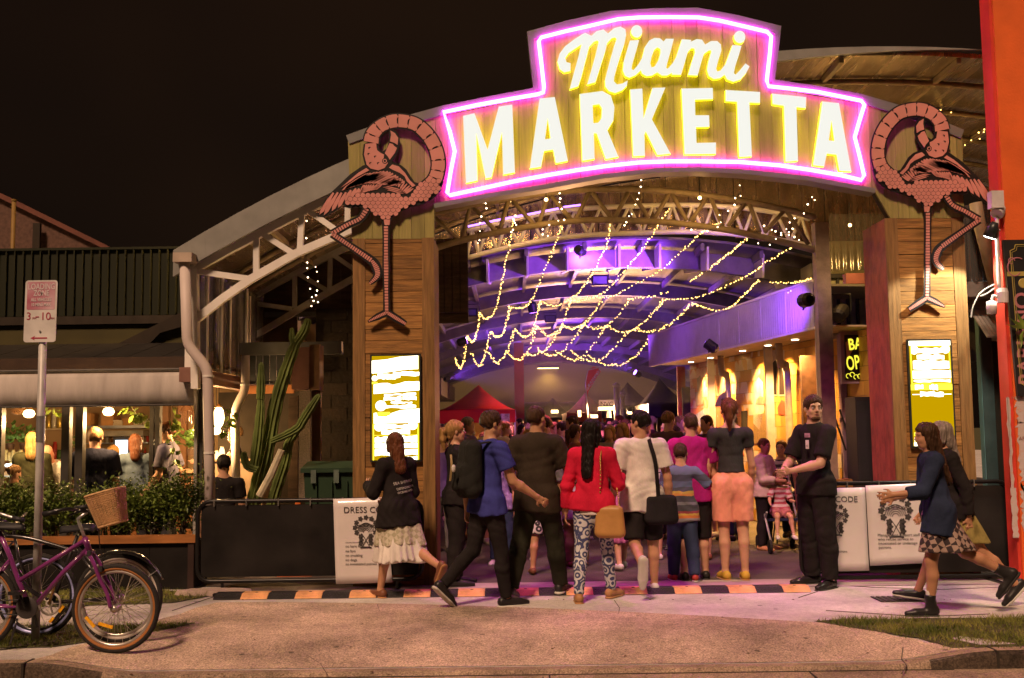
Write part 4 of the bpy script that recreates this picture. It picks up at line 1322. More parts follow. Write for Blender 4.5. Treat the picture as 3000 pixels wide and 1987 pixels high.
MB().box((p0.x,14.5,0.004),(b.x + .1,14.55,1.2)).build('counter_front',M_barfr,bar)
for px_ in (2438,2460):
 MB().beam(P(px_,1200,14.2),P(px_ + 40,1320,14.2),.02,.02).build('brace',M_iron,bar)
c0,c1 = P(2474,982,14.1),P(2545,1112,14.1)
bo = thing('bar_sign',((c0.x + c1.x) / 2,14.1,c1.z),'black board sign with yellow BAR OPEN lettering in purple frame','sign')
fr = .05
MB().box((c0.x - fr,14.12,c1.z - fr),(c1.x + .1,14.18,c0.z + fr)).build('frame',M_barfr,bo)
MB().box((c0.x,14.10,c1.z),(c1.x + .05,14.119,c0.z)).build('board',mat('sign_black',(.02,.015,.015),.5),bo)
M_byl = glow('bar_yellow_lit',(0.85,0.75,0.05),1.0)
obj('lettering',text_mesh('BAR',.21,(c0.x + .05,14.095,c0.z - .2),(1,0,.12),(-.1,0,1),.004,sx=.72,bold=.004),M_byl,bo)
obj('lettering',text_mesh('OPEN',.26,(c0.x + .015,14.095,c0.z - .47),(1,0,.14),(-.1,0,1),.004,sx=.52,bold=.004),M_byl,bo)
mb = MB()
for k in range(6):
 cc = Vector((c0.x + .03 + .05 * k,14.095,c1.z + .05 + .02 * math.sin(k * 2)))
 mb.tube([cc + Vector((.03 * math.cos(t_),0,.03 * math.sin(t_))) for t_ in np.linspace(0,4.5,9)],.005,5)
mb.build('scroll',M_byl,bo)
pkc = mat('sign_peach',(.5,.25,.16),.6)
MB().prism([(c0.x + .01,14.0985,c0.z - .1),(c0.x + .09,14.0985,c0.z - .04),(c0.x + .1,14.0985,c0.z - .2),(c0.x + .02,14.0985,c0.z - .34)],(0,.0012,0)).build('hand_drawing',pkc,bo)
p = P(2466,912,13.6)
sl = thing('stage_light',p,'dark stage light hanging below the plum beam','stage light')
MB().lathe(p,[(.07,-.1),(.1,0),(.1,.16),(.07,.2)],12,(-.5,-.7,-.45)).build('body',M_fb,sl)
MB().tube([p + Vector((-.12,0,0)),p + Vector((-.12,0,.22)),p + Vector((.12,0,.22)),p + Vector((.12,0,0))],.012,6).build('yoke',M_iron,sl)
a,b = P(2505,1163,12.6),P(2560,1420,12.6)
spk = thing('speaker_cabinet',((a.x + b.x) / 2,12.7,0),'tall black speaker cabinet behind the security guard','speaker')
MB().box((a.x,12.6,b.z),(b.x + .1,13.0,a.z)).build('cabinet',mat('speaker_black',(.02,.017,.015),.7),spk)
MB().box((a.x + .02,12.595,b.z + .05),(b.x + .08,12.599,a.z - .05)).build('grille',mat('grille',(.012,.012,.012),.5,bump=.5,bscale=200),spk)
MB().box((a.x - .05,12.55,.004),(b.x + .15,13.05,b.z)).build('plinth',M_core,spk)
# ------------------------------------------------------------------ purple stage lights along the hall
M_pur = glow('purple_lens',(0.35,0.12,1.0),14)
def par(px,py,Y,tgt,e,lab,spot=60,beam=None,col=(0.30,0.06,1.0)):
 p = P(px,py,Y)
 t = thing('par_light',p,lab,'stage light','purple stage lights')
 ax = (Vector(tgt) - p).normalized()
 MB().lathe(p,[(.05,-.14),(.085,-.1),(.085,.06),(.09,.06)],12,ax).build('can',M_fb,t)
 MB().lathe(p + ax * .062,[(.075,0),(.075,.004)],12,ax).build('lens',M_pur,t)
 MB().tube([p + Vector((0,0,-.02)),p + Vector((0,.12,-.1))],.012,6).build('bracket',M_iron,t)
 if beam: lamp('beam_light','SPOT',p + ax * .12,5200,(0.28,0.10,1.0),t,P(*beam),.04,13,.3)
 lamp('purple_light','SPOT',p + ax * .12,e,col,t,tgt,.06,spot,.9)
par(2080,1012,16.6,(1.2,17.8,4.6),2300,'purple stage light fixed under the corrugated fascia',70,(1830,850,18.6))
par(1358,1000,22,(2.6,22.5,4.7),2300,'purple stage light clamped at the bulkheads on the hall edge',70)
par(1866,1094,30,(1.0,29,4.6),2300,'purple stage light deeper in beside the dark tents',70,(1700,990,29.5))
par(1312,1110,33,(2.4,35,4.6),2300,'purple stage light far down by the end of the bulkheads',70,(1500,1010,34))
par(2360,880,12.7,(3.2,16.0,3.2),500,'purple stage light washing the near end of the corrugated fascia',60)
par(1700,735,17.1,(2.6,21.5,4.5),260,'purple stage light hung deep behind the brown arch truss',120)
par(1500,538,11.3,(1.0,11.9,0),170,'magenta stage light behind the sign wall on its flamingo screen half',95,None,(1.0,.03,.75))  # added out of sight to tint the threshold magenta
par(2250,492,11.3,(2.4,11.9,0),170,'magenta stage light behind the sign wall on its steel post half',95,None,(1.0,.03,.7))  # second added lamp, same magenta tint on the other half
par(1560,905,19.5,(1.0,20.6,0),1100,'magenta stage light over the middle of the crowd',110,None,(1.0,.22,.45))  # added to bring pink light onto the crowd
for i,(px_,py_,Y,sc_) in enumerate(((1757,820,17.4,1),(1612,933,26,1),(1380,915,18.5,.8))):
 p = P(px_,py_,Y)
 t = thing('floodlight',p,['unlit black floodlight on the closest hall rib','unlit floodlight on the second rib further back','black floodlight at the bulkhead with a trailing cable'][i],'floodlight')
 MB().box((p.x - .14 * sc_,p.y - .05,p.z - .1 * sc_),(p.x + .14 * sc_,p.y + .05,p.z + .08 * sc_)).build('housing',M_fb,t)
 MB().box((p.x - .11 * sc_,p.y - .056,p.z - .07 * sc_),(p.x + .11 * sc_,p.y - .051,p.z + .05 * sc_)).build('lens',mat('dark_glass',(.1,.1,.14),.15),t)
 MB().tube([p + Vector((-.15,0,0)),p + Vector((-.15,0,.14)),p + Vector((.15,0,.14)),p + Vector((.15,0,0))],.01,6).build('yoke',M_iron,t)
# ------------------------------------------------------------------ fairy-light strings
M_bulb = glow('fairy_bulb',(1.0,0.56,0.12),8.0,sample=False)
M_bulbw = glow('fairy_bulb_near',(1.0,0.70,0.42),10.0,sample=False)
M_wire = mat('string_wire',(.03,.025,.02),.6)
def Q(p): return (1250 + p[0] / 1.9733,520 + p[1] / 1.9733)
def string(pts,label,Ys,spacing=.085,r=.0088,m=None,jit=.008,conv=Q,nm='light_string'):
 """pts: traced pixels; Ys: depth at first, ... last point (interpolated by index)"""
 n = len(pts); w = []
 for i,p in enumerate(pts):
  t = i / (n - 1) * (len(Ys) - 1); k = min(int(t),len(Ys) - 2)
  w.append(P(*conv(p),Ys[k] + (Ys[k + 1] - Ys[k]) * (t - k)))
 path = smooth_path(w,6)
 root = thing(nm,path[0],label,'string lights','fairy light strings under the hall roof')
 MB().tube(path,.0025,4).build('wire',M_wire,root)
 mb = MB(); acc = 0; nxt = 0
 for a,b in zip(path,path[1:]):
  L_ = (b - a).length
  while nxt <= acc + L_:
   p = a + (b - a) * ((nxt - acc) / max(L_,1e-6))
   p = p + Vector((random.gauss(0,jit),random.gauss(0,jit),random.gauss(0,jit) - .008))
   s_ = r * (0.75 + .5 * random.random()) * max(1.0,p.y / 19)
   mb.add([(p.x + s_,p.y,p.z),(p.x - s_,p.y,p.z),(p.x,p.y + s_,p.z),(p.x,p.y - s_,p.z),(p.x,p.y,p.z + s_),(p.x,p.y,p.z - s_)],
    [(0,2,4),(2,1,4),(1,3,4),(3,0,4),(2,0,5),(1,2,5),(3,1,5),(0,3,5)])
   nxt += spacing * random.uniform(.7,1.3)
  acc += L_
 o = mb.build('bulbs',m or M_bulb,root); o['kind'] = 'stuff'
 return root
A1,A2,A3 = 19.0,26.0,34.0
near = [[(505,235),(490,330),(455,500),(425,650),(395,770),(345,815),(305,780)],
  [(790,240),(765,330),(700,490),(630,660),(590,725),(540,755),(480,745)],
  [(1060,270),(1040,390),(975,520),(900,640),(830,700),(740,740),(660,715)],
  [(1400,180),(1315,310),(1240,420),(1180,490),(1090,600),(1010,670),(900,710),(835,705)],
  [(1710,250),(1600,310),(1490,410),(1340,540),(1180,630),(1050,690),(920,690)],
  [(1860,345),(1740,440),(1640,520),(1520,600)],
  [(2110,400),(1960,490),(1880,550),(1760,610),(1600,680),(1480,700),(1370,705)],
  [(1925,590),(1860,650),(1790,720),(1700,770),(1600,750),(1540,725)]]
mid = [[(305,780),(290,900),(265,950),(237,915)],[(480,745),(470,800),(440,900),(400,918),(370,890)],[(660,715),(645,760),(610,890),(560,918),(510,880)],
 [(835,705),(815,750),(780,860),(730,905),(690,908),(640,860)],[(1010,710),(930,830),(890,855),(840,875),(785,855)],
 [(1390,660),(1280,690),(1180,700),(1150,740),(1050,850),(980,870),(905,855)],[(1370,705),(1340,750),(1280,810),(1200,875),(1120,890),(1040,855)],
 [(1540,725),(1490,770),(1400,850),(1300,890),(1200,878)]]
far = [[(237,915),(228,960),(215,1060),(190,1100),(165,1040)],[(370,890),(350,980),(325,1060),(295,1085),(257,1015)],[(510,880),(490,940),(450,1030),(400,1070),(355,1005)],
 [(640,860),(625,900),(580,1010),(520,1055),(455,1000)],[(785,855),(765,890),(700,985),(620,1025),(555,1015)],[(905,855),(880,890),(780,1010),(700,1025),(640,985)],
 [(1040,855),(1010,895),(910,1030),(830,1050),(730,995)],[(1200,878),(1140,920),(1060,1010),(980,1060),(900,1045),(830,1000)],[(1290,920),(1220,1020),(1130,1075),(1030,1082),(930,1020)]]
ordn = ['first','second','third','fourth','fifth','sixth','seventh','eighth','ninth']
for i,p in enumerate(near):
 string(p,f'{ordn[i]} fairy light string from the flamingo column, front swag under the closest roof bay',(13.6,16.5,A1))
for i,p in enumerate(mid):
 string(p,f'{ordn[i]} fairy light swag from the bulkhead side, middle row under the hall roof',(A1,22.5,A2),.12,.0088,None,.014)
for i,p in enumerate(far):
 string(p,f'{ordn[i]} fairy light swag from the bulkhead side, deepest row under the hall roof',(A2,30,A3),.17,.0092,None,.018)
string([(2225,580),(2120,605),(1990,602)],'short fairy light string behind the top of the corrugated fascia',(14.5,17))
string([(2100,655),(1950,715),(1800,757),(1690,770)],'fairy light string drooping in front of the corrugated fascia',(14.2,18))
for i,p in enumerate([[(325,130),(335,165),(318,210),(310,300),(295,345),(302,400)],[(785,50),(757,100),(780,120),(760,170),(795,240),(720,262),(655,315),(705,330)],[(1245,5),(1230,95),(1218,135),(1190,205),(1178,232),(1150,258),(1110,315)],
     [(1815,50),(1815,92),(1775,120),(1790,155),(1768,170),(1720,185),(1708,248),(1690,290),(1610,325),(1530,295)],[(2240,105),(2222,132),(2200,172),(2170,200),(2115,250),(2105,297),(2040,345),(1970,372),(1912,368)],[(505,225),(503,262),(490,335)],[(2165,360),(2080,295),(2075,325),(1935,272)]]):
 string(p,f'sparse drop of warm bulbs in the entry bay, {ordn[i]} counted from the flamingo column',(12.2,12.9),.11,.0095,M_bulbw,.016)
def QL(p): return (500 + p[0] / 2.24,300 + p[1] / 2.24)
string([(880,775),(886,918),(895,1080),(903,1160),(908,1250),(920,1330),(950,1360),(965,1310)],'sparse string of bulbs hanging below the white side truss',(12.6,12.8),.11,.0095,M_bulbw,.016,QL)
string([(950,1065),(965,1140),(960,1220),(945,1238),(935,1330)],'second short string of bulbs hanging below the white side truss',(12.7,12.9),.11,.0095,M_bulbw,.016,QL)
def QR(p): return (2540 + p[0] / 4.355,300 + p[1] / 4.355)
string([(680,50),(760,95),(830,70),(1075,105),(1200,60)],'fairy lights behind the right-hand flamingo under the barrel roof',(12.6,13.4),.1,.0095,M_bulb,.03,QR)
string([(1270,515),(1440,395),(1525,335)],'three warm bulbs beside the bright orange wall',(13,13.4),.12,.0095,M_bulb,.02,QR)
pts = [P(*Q2(p),15.8) for p in [(380,465),(700,395),(1000,340),(1200,300),(1390,265),(1440,250),(1620,228)]]
t = thing('neon_stick',pts[0],'long violet neon tube slung behind the brown arch truss','neon tube')
MB().tube(pts,.014,6).build('tube',glow('violet_tube',(.42,.16,1.0),3.2),t,smooth=True)
for k in (1,3,5):
 MB().tube([pts[k],pts[k] + Vector((0,0,.5))],.004,4).build('hanger',M_iron,t)
for i,(px_,py_,Y) in enumerate(((1600,585,12.4),(2050,580,12.4),(2490,660,13.4),(830,640,13.0),(1500,590,15.2),(2100,580,15.2))):  # bulbs added to light the truss, roof lining and canopy
 p = P(px_,py_,Y)
 t = thing('roof_lamp',p,['warm bulb lamp before the brown truss on its flamingo column half','warm bulb lamp before the brown truss on its steel post half','warm bulb lamp in the bay above the BAR OPEN sign','warm bulb lamp inside the side canopy above the hanging bulbs','warm bulb lamp deep behind the brown truss on its flamingo column half','warm bulb lamp deep behind the brown truss on its steel post half'][i],'lamp')
 MB().ball(p,.022).build('bulb',glow('roof_bulb',(1,.6,.2),10),t,smooth=True)
 MB().tube([p + Vector((0,0,.02)),p + Vector((0,0,.3))],.006,5).build('flex',M_wire,t)
 lamp('roof_lamp_light','POINT',p - Vector((0,0,.06)),(12,12,60,110,26,26)[i],(1,.55,.16),t,None,.05)
# ================================================================== left side: cafe building, planter, barrier, cactus
M_cladG = mat('green_cladding',(0.022,0.024,0.014),.6,spec=.12,var=.25,scale=1.5,stretch=(1,1,.3))
M_olive = mat('olive_wall',(0.06,0.050,0.016),.8,var=.2,scale=1.5)
M_cblk = mat('cafe_dark_post',(0.05,0.045,0.04),.5)
M_canvas = mat('cream_canvas',(0.42,0.38,0.35),.8,var=.22,scale=2.2,stretch=(2.5,1,.5),detail=9,bump=.25)
cafe = thing('cafe_building',(-5.5,13.5,0),'low cafe building with dark ribbed cladding and open lit front','building')
def at(px,py,Y): return P(px,py,Y)
YC = 13.4
xl,xr = at(-150,800,YC).x,at(545,800,YC).x
zt_,zb_ = at(300,733,YC).z,at(300,925,YC).z
n = 14; w = (xr - xl) / n
for k in range(n):
 a = xl + k * w
 mb = MB()
 for j in range(2):                      # two pans with a raised seam each
  x0 = a + j * w / 2
  mb.box((x0 + .004,YC,zb_),(x0 + w * .36,YC + .03,zt_))
  mb.prism([(x0 + w * .36,YC,zb_),(x0 + w * .40,YC - .035,zb_),(x0 + w * .46,YC - .035,zb_),(x0 + w * .5,YC,zb_)],(0,0,zt_ - zb_))
 mb.build('cladding_panel',M_cladG,cafe)
MB().box((xl,YC - .04,zt_),(xr,YC + .1,zt_ + .03)).build('coping',M_cladG,cafe)
MB().box((xl,YC + .035,zb_ - .6),(xr,YC + .09,zt_)).build('parapet_core',M_core,cafe)
MB().box((xl,YC - .06,at(0,955,YC).z),(xr,YC - .02,zb_ - .01)).build('gutter',mat('dark_gutter',(.03,.022,.015),.5),cafe)
MB().box((xl,YC - .01,at(0,1030,YC).z),(xr,YC + .03,at(0,957,YC).z)).build('olive_wall',M_olive,cafe)
Y0,Y1 = 12.0,13.3
z0,z1 = at(0,1060,Y0).z,at(0,1018,Y1).z
xr2 = at(575,1080,Y0).x
nn = 9
for k in range(nn):
 a = xl + (xr2 - xl) * k / nn; b = xl + (xr2 - xl) * (k + 1) / nn - .01
 MB().prism([(a,Y0,z0),(b,Y0,z0),(b,Y1,z1),(a,Y1,z1)],(0,0,.03)).build('roof_sheet',mat('dark_roof',(.03,.026,.022),.5,metal=.3),cafe)
MB().box((xl,Y0 - .05,at(0,1100,Y0).z),(xr2,Y0 - .005,z0 + .03)).build('fascia_board',mat('brown_fascia',(.045,.026,.016),.6),cafe)
MB().prism([at(330,1015,13.3),at(530,915,13.3),at(530,958,13.3),at(470,975,13.3),at(430,1015,13.3)],(0,.02,0)).build('sail_brace',M_core,cafe)
for i,(pa,pb,Y) in enumerate([(-14,12,12.2),(187,209,12.2),(227,249,12.2),(443,455,12.6),(459,472,12.6),(573,582,12.1),(584,598,12.15)]):
 a,b = at(pa,1200,Y).x,at(pb,1200,Y).x
 MB().box((a,Y - .05,0),(b,Y + .05,at(100,1180,Y).z + .2)).build('post',M_cblk if i != 5 else mat('grey_post',(.3,.29,.27),.5),cafe)
YI = 16.4
xi0,xi1 = -9.5,-3.2
M_warmw = mat('warm_interior_wall',(0.42,0.27,0.14),.8,var=.12,scale=2)
MB().box((xi0,YI,0),(xi1,YI + .1,3.0)).build('back_wall',M_warmw,cafe)
MB().box((xi0,12.45,2.36),(xi1 - .35,YI,2.40)).build('ceiling',mat('cafe_ceiling',(.25,.16,.09),.8),cafe)
MB().box((xi0,12.3,0.004),(xi1 - .1,YI,.05)).build('floor',mat('cafe_floor',(.12,.07,.045),.5),cafe)
for k,(pa,pb) in enumerate([(455,492),(520,545)]):
 a,b = at(pa,1300,15.2).x,at(pb,1300,15.2).x
 MB().box((a,15.2,0.06),(b,15.3,2.35)).build('timber_panel',mat('brown_panel',(.15,.07,.03),.6,rnd=.2),cafe)
aw = thing('awning',(at(280,1190,11.75).x,11.75,at(280,1190,11.75).z),'cream canvas awning valance along the cafe front','awning')
xa,xb = at(-150,1150,11.75).x,at(568,1150,11.75).x
v,f = [],[]
NX = 60
for i in range(NX + 1):
 x = xa + (xb - xa) * i / NX
 wv = .003 * math.sin(i * .9) + .002 * math.sin(i * 2.3)
 v += [(x,11.80,at(0,1102,11.75).z + .02),(x,11.76 + wv * .3,at(0,1108,11.75).z),(x,11.75 + wv,at(0,1148,11.75).z),(x,11.75 + wv * 1.4,at(0,1192,11.75).z)]
for i in range(NX):
 for j in range(3):
  f.append((i * 4 + j,i * 4 + j + 1,i * 4 + j + 5,i * 4 + j + 4))
mb = MB(); mb.v,mb.f = v,f
o = mb.build('canvas',M_canvas,aw,smooth=True); so = o.modifiers.new('t','SOLIDIFY'); so.thickness = .004
MB().tube([(xa,11.75,at(0,1193,11.75).z),(xb,11.75,at(0,1193,11.75).z)],.012,6).build('hem_bar',M_cblk,aw)
MB().tube([(xa,11.97,at(0,1100,11.75).z + .05),(xb,11.97,at(0,1100,11.75).z + .05)],.03,8).build('roller',M_cblk,aw)
sh = thing('bar_shelf',(at(360,1250,16).x,16.1,0),'stainless wall shelf with cartons above the cafe coffee bar','shelf')
a,b = at(255,1252,16),at(446,1252,16)
MB().box((a.x,15.95,a.z - .02),(b.x,16.38,a.z + .02)).build('board',M_alu,sh)
MB().box((a.x + .12,15.9,a.z - .14),(b.x - .1,16.3,a.z - .06)).build('hood',mat('hood_grey',(.3,.27,.22),.4),sh)
M_card = mat('carton_card',(.50,.25,.09),.8,rnd=.25)
M_paper = mat('paper_stack',(.6,.5,.36),.8,rnd=.2)
for i,(pa,pb,ph,m,nm,lab) in enumerate([(256,272,1212,M_card,'carton','tall brown carton at the pole end of the bar shelf'),(304,338,1208,M_card,'carton','tall orange brown carton in the middle of the bar shelf'),(338,366,1229,M_paper,'paper_stack','pale stack of papers on the bar shelf'),(366,396,1225,M_card,'carton','low carton beside the pale paper stack'),(396,420,1231,M_paper,'paper_stack','thin stack of papers beside the low carton'),(424,444,1226,M_paper,'paper_stack','stack of papers at the dark post end of the bar shelf')]):
 p0,p1 = at(pa,ph,16.1),at(pb,1249,16.1)
 mb = MB()
 if nm == 'paper_stack':
  z = p1.z
  while z < p0.z - .01:
   o_ = random.uniform(-.015,.015)
   mb.box((p0.x + o_,16.0,z),(p1.x + o_,16.25,z + .02)); z += .024
 else:
  mb.box((p0.x,16.0,p1.z),(p1.x,16.3,p0.z))
  mb.box((p0.x - .004,15.995,p0.z - .05),(p1.x + .004,16.305,p0.z + .003))
 mb.build(nm,m,label=lab,cat='box' if nm == 'carton' else 'papers')
ct = thing('bar_counter',(at(350,1400,14.6).x,14.6,0),'timber cafe bar counter running behind the seated customers','counter')
xa_,xb_ = at(-120,1400,14.7).x,at(570,1400,14.7).x
MB().box((xa_,14.6,.05),(xb_,15.1,1.05)).build('front',mat('counter_timber',(.28,.12,.05),.6,var=.3,scale=2),ct)
MB().box((xa_ - .03,14.5,1.05),(xb_ + .03,15.15,1.1)).build('counter_top',mat('counter_top',(.42,.26,.15),.4),ct)
a,b = at(338,1290,15.9),at(372,1365,15.9)
fr_ = thing('display_fridge',((a.x + b.x) / 2,16,b.z - .6),'bluish white lit display fridge behind the bar','fridge')
MB().box((a.x - .04,15.92,b.z - .1),(b.x + .04,16.3,a.z + .05)).build('cabinet',M_cblk,fr_)
MB().box((a.x,15.9,b.z),(b.x,15.915,a.z)).build('lit_door',glow('fridge_door',(.75,.88,1.0),2.2),fr_)
MB().prism([at(350,1362,15.88),at(354,1330,15.88),at(364,1330,15.88),at(367,1362,15.88)],(0,.01,0)).build('bottle_print',M_mg,fr_)
a,b = at(8,1355,14.3),at(75,1440,14.3)
gc_ = thing('cake_cabinet',((a.x + b.x) / 2,14.4,0),'lit glass cake cabinet at the far end of the cafe bar','display cabinet')
MB().box((a.x,14.25,.06),(b.x,14.55,b.z)).build('base',M_cblk,gc_)
MB().box((a.x,14.5,b.z),(b.x,14.54,a.z)).build('back',mat('cabinet_back',(.6,.62,.35),.6),gc_)
for zz in (b.z + .02,(a.z + b.z) / 2):
 MB().box((a.x,14.28,zz),(b.x,14.5,zz + .015)).build('tray',M_alu,gc_)
MB().tube([(a.x + .04,14.3,a.z - .04),(b.x - .02,14.3,a.z - .04)],.018,8).build('tube_light',glow('cabinet_tube',(.9,.95,1.0),6),gc_)
for k in range(6):
 MB().lathe((a.x + .06 + k * .055,14.38,b.z + .04 + (.2 if k % 2 else 0)),[(.025,0),(.028,.03),(.015,.06)],10).build('cake',mat('cake',(.5,.35,.12),.6,rnd=.4),gc_)
lamp('cabinet_light','POINT',((a.x + b.x) / 2,14.2,a.z - .1),5,(.95,.95,.7),gc_)
M_btl = [mat('green_glass',(.06,.12,.03),.15),mat('amber_glass',(.25,.10,.02),.15),mat('pale_glass',(.55,.5,.4),.1),mat('gold_tin',(.55,.38,.08),.3,metal=.6),mat('red_bottle',(.4,.04,.03),.2),mat('blue_bottle',(.05,.06,.22),.2)]
def bottle(px,pyb,Y,h,r,m,lab,grp):
 p = at(px,pyb,Y)
 MB().lathe(p,[(r,0),(r,h * .6),(r * .38,h * .76),(r * .38,h * .96),(r * .45,h * .97),(r * .45,h)],10).build('bottle',m,smooth=True,label=lab,cat='bottle',group=grp)
def jar(px,pyb,Y,h,r,m,lab,grp):
 p = at(px,pyb,Y)
 MB().lathe(p,[(r * .9,0),(r,h * .1),(r,h * .85),(r * .8,h * .9),(r * .85,h)],12).build('jar',m,smooth=True,label=lab,cat='jar',group=grp)
msh = thing('bottle_shelf',(at(350,1305,16.2).x,16.2,at(350,1305,16.2).z),'glass shelf of shining bottles under the steel hood','shelf')
for py_ in (1298,1340):
 a,b = at(258,py_,16.2),at(440,py_,16.2)
 MB().box((a.x,16.1,a.z - .015),(b.x,16.36,a.z)).build('board',M_alu,msh)
for i in range(24):
 px_ = 262 + i * 7.4
 bottle(px_,1297 if i % 2 else 1339,16.22,.13 + .05 * random.random(),.022,random.choice(M_btl),'small bottle standing on the glass shelf under the steel hood','bottles under the hood')
sh2 = thing('jar_shelf',(at(160,1256,16).x,16.1,at(160,1256,16).z),'cream wall shelf with tall gold tins behind the signpost','shelf')
for py_ in (1256,1346):
 a,b = at(128,py_,16.1),at(192,py_,16.1)
 MB().box((a.x,15.95,a.z - .02),(b.x,16.35,a.z)).build('board',mat('cream_board',(.6,.48,.3),.6),sh2)
for i,(px_,hh) in enumerate(((142,.2),(158,.22),(174,.21),(187,.17))):
 jar(px_,1255,16.1,hh,.036,M_btl[2 if i % 2 else 3],'pale tin jar on the upper cream shelf, %s from the signpost' % ('first','second','third','fourth')[i],'jars on the cream shelf')
for i,px_ in enumerate((134,147,160,173,185)):
 jar(px_,1345,16.1,.14 + .06 * (i % 3),.032,M_btl[(3,1,4,0,2)[i]],('gold','amber','red','green','pale')[i] + ' jar on the lower cream shelf behind the signpost','jars on the cream shelf')
for i,px_ in enumerate((16,27,38,50,60,70)):
 jar(px_,1350,14.5,.15 - .03 * (i % 2),.03,mat('glass_tumbler',(.5,.42,.2),.1),'pale tumbler on the cake cabinet, %s from the frame edge' % ('first','second','third','fourth','fifth','sixth')[i],'tumblers on the cabinet')
M_leaf = mat('vine_leaf',(0.16,0.22,0.03),.5,var=.4,scale=6)
M_herb = mat('herb_leaf',(0.09,0.16,0.03),.6,var=.4,scale=6)
def leaf(mb,p,d,w,L_,up=None):
 d = Vector(d).normalized(); s = d.cross(Vector(up or (0,0,1)))
 if s.length < .05: s = Vector((1,0,0))
 s.normalize(); n_ = s.cross(d) * (L_ * .12)
 p = Vector(p)
 mb.add([p,p + d * L_ * .35 + s * w + n_,p + d * L_ * .7 + s * w * .8,p + d * L_,p + d * L_ * .7 - s * w * .8,p + d * L_ * .35 - s * w + n_,p + d * L_ * .5 - n_ * .6],
  [(0,6,1),(1,6,2),(2,6,3),(3,6,4),(4,6,5),(5,6,0)])
def vine(pts,Y,n_,lab,L_=.10):
 w = [at(*p,Y) for p in pts]; path = smooth_path(w,8)
 t = thing('hanging_vine',path[0],lab,'plant')
 MB().tube(path,.004,5).build('stem',mat('vine_stem',(.12,.12,.03),.7),t)
 for i in range(n_):
  p = random.choice(path)
  mb = MB()
  leaf(mb,p + Vector((random.gauss(0,.03),random.gauss(0,.03),random.gauss(0,.02))),(random.gauss(0,1),random.gauss(-.3,.6),random.gauss(-.9,.5)),L_ * .38,L_ * random.uniform(.7,1.2))
  mb.build('leaf',M_leaf,t)
vine([(384,1192),(400,1215),(390,1225),(416,1210),(440,1235),(448,1250)],12.7,22,'green vine trailing below the awning beside the dark double post')
vine([(505,1190),(512,1215),(506,1240),(520,1250),(516,1275),(500,1290)],12.6,22,'long green vine hanging above the standing waiter')
vine([(503,1290),(508,1310),(506,1335),(511,1360)],12.5,10,'thin vine end hanging over the standing waiter')
vine([(672,1192),(680,1220),(668,1250),(662,1270)],12.6,14,'vine hanging beside the glowing pendant lamp')
vine([(150,1195),(165,1200),(158,1215)],12.5,6,'short vine leaf under the awning beside the signpost',.11)
def potplant(px,py,Y,r,h,n_,lab,m=None):
 p = at(px,py,Y)
 t = thing('pot_plant',p,lab,'pot plant')
 MB().lathe(p,[(r * .5,0),(r * .65,r * .9),(r * .7,r * .95)],12).build('pot',mat('dark_pot',(.09,.05,.03),.6),t)
 mb = MB()
 for i in range(n_):
  a = random.uniform(0,6.283); e = random.uniform(.2,1.4)
  d = Vector((math.cos(a) * math.cos(e),math.sin(a) * math.cos(e),math.sin(e)))
  leaf(mb,p + Vector((0,0,r * .9)) + d * random.uniform(.1,.9) * h,d + Vector((random.gauss(0,.5),random.gauss(0,.5),.1)),h * .09,h * .24)
 o = mb.build('foliage',m or M_herb,t); o['kind'] = 'stuff'
potplant(30,1318,14.6,.09,.30,110,'bushy herb pot plant at the very edge of the cafe bar')
potplant(70,1318,14.6,.09,.26,110,'bushy herb pot plant behind the signpost on the cafe bar')
potplant(218,1325,15,.06,.2,60,'small pot plant seen between the two dark posts')
potplant(560,1335,13.4,.09,.3,90,'dark leafy pot plant beside the brown timber panel')
for i,(px_,py_,Y,h_,e_,lab) in enumerate([(641,1222,13.0,.26,18,'large glowing pendant lamp beside the white downpipe'),(568,1228,14.2,.12,4,'small glowing pendant lamp above the other small one by the grey post'),(569,1270,14.2,.10,3,'small glowing pendant lamp below its twin by the grey post'),(633,1262,14.4,.11,10,'small glowing pendant lamp below the large one'),(85,1212,12.65,.1,12,'warm pendant lamp above the herb pots'),(318,1206,12.6,.1,16,'warm pendant lamp above the man in navy')]):
 p = at(px_,py_,Y)
 t = thing('pendant_lamp',p,lab,'pendant lamp','lit cafe pendant lamps')
 mb = MB().lathe(p - Vector((0,0,h_ / 2)),[(.02,0),(.05,h_ * .12),(.068,h_ * .45),(.055,h_ * .8),(.03,h_ * .95)],14)
 mb.build('shade',glow('pendant_shade',(1.0,.66,.26),7),t,smooth=True)
 MB().lathe(p + Vector((0,0,h_ * .46)),[(.05,0),(.02,.04)],12).build('cap',mat('brass',(.4,.25,.08),.3,metal=.8),t)
 MB().tube([p + Vector((0,0,h_ * .5)),(p.x,p.y,2.37)],.005,5).build('flex',M_wire,t)
 lamp('pendant_light','POINT',p - Vector((0,.12,h_ * .5 + .05)),e_ * 3.8,(1,.60,.24),t,None,.06)
p = at(62,1205,14)
t = thing('rope_lamp',p,'tangled rope lamp hanging at the edge of the cafe','lamp')
for k in range(9):
 a = k * .7
 MB().tube([p + Vector((.1 * math.cos(a + s_ * .5) * (1 + .3 * math.sin(s_ * 2 + k)),.08 * math.sin(a + s_ * .5),.04 * math.sin(s_ * 1.3 + k))) for s_ in range(9)],.010,5).build('rope_loop',mat('rope',(.45,.25,.12),.8),t,smooth=True)
p = at(548,1205,13.6)
t = thing('beaded_lamp',p,'brown beaded lantern hanging behind the waiter','lamp')
MB().lathe(p,[(.09,0),(.02,.12),(.01,.2)],12).build('cap',mat('carved_brown',(.13,.06,.03),.6),t)
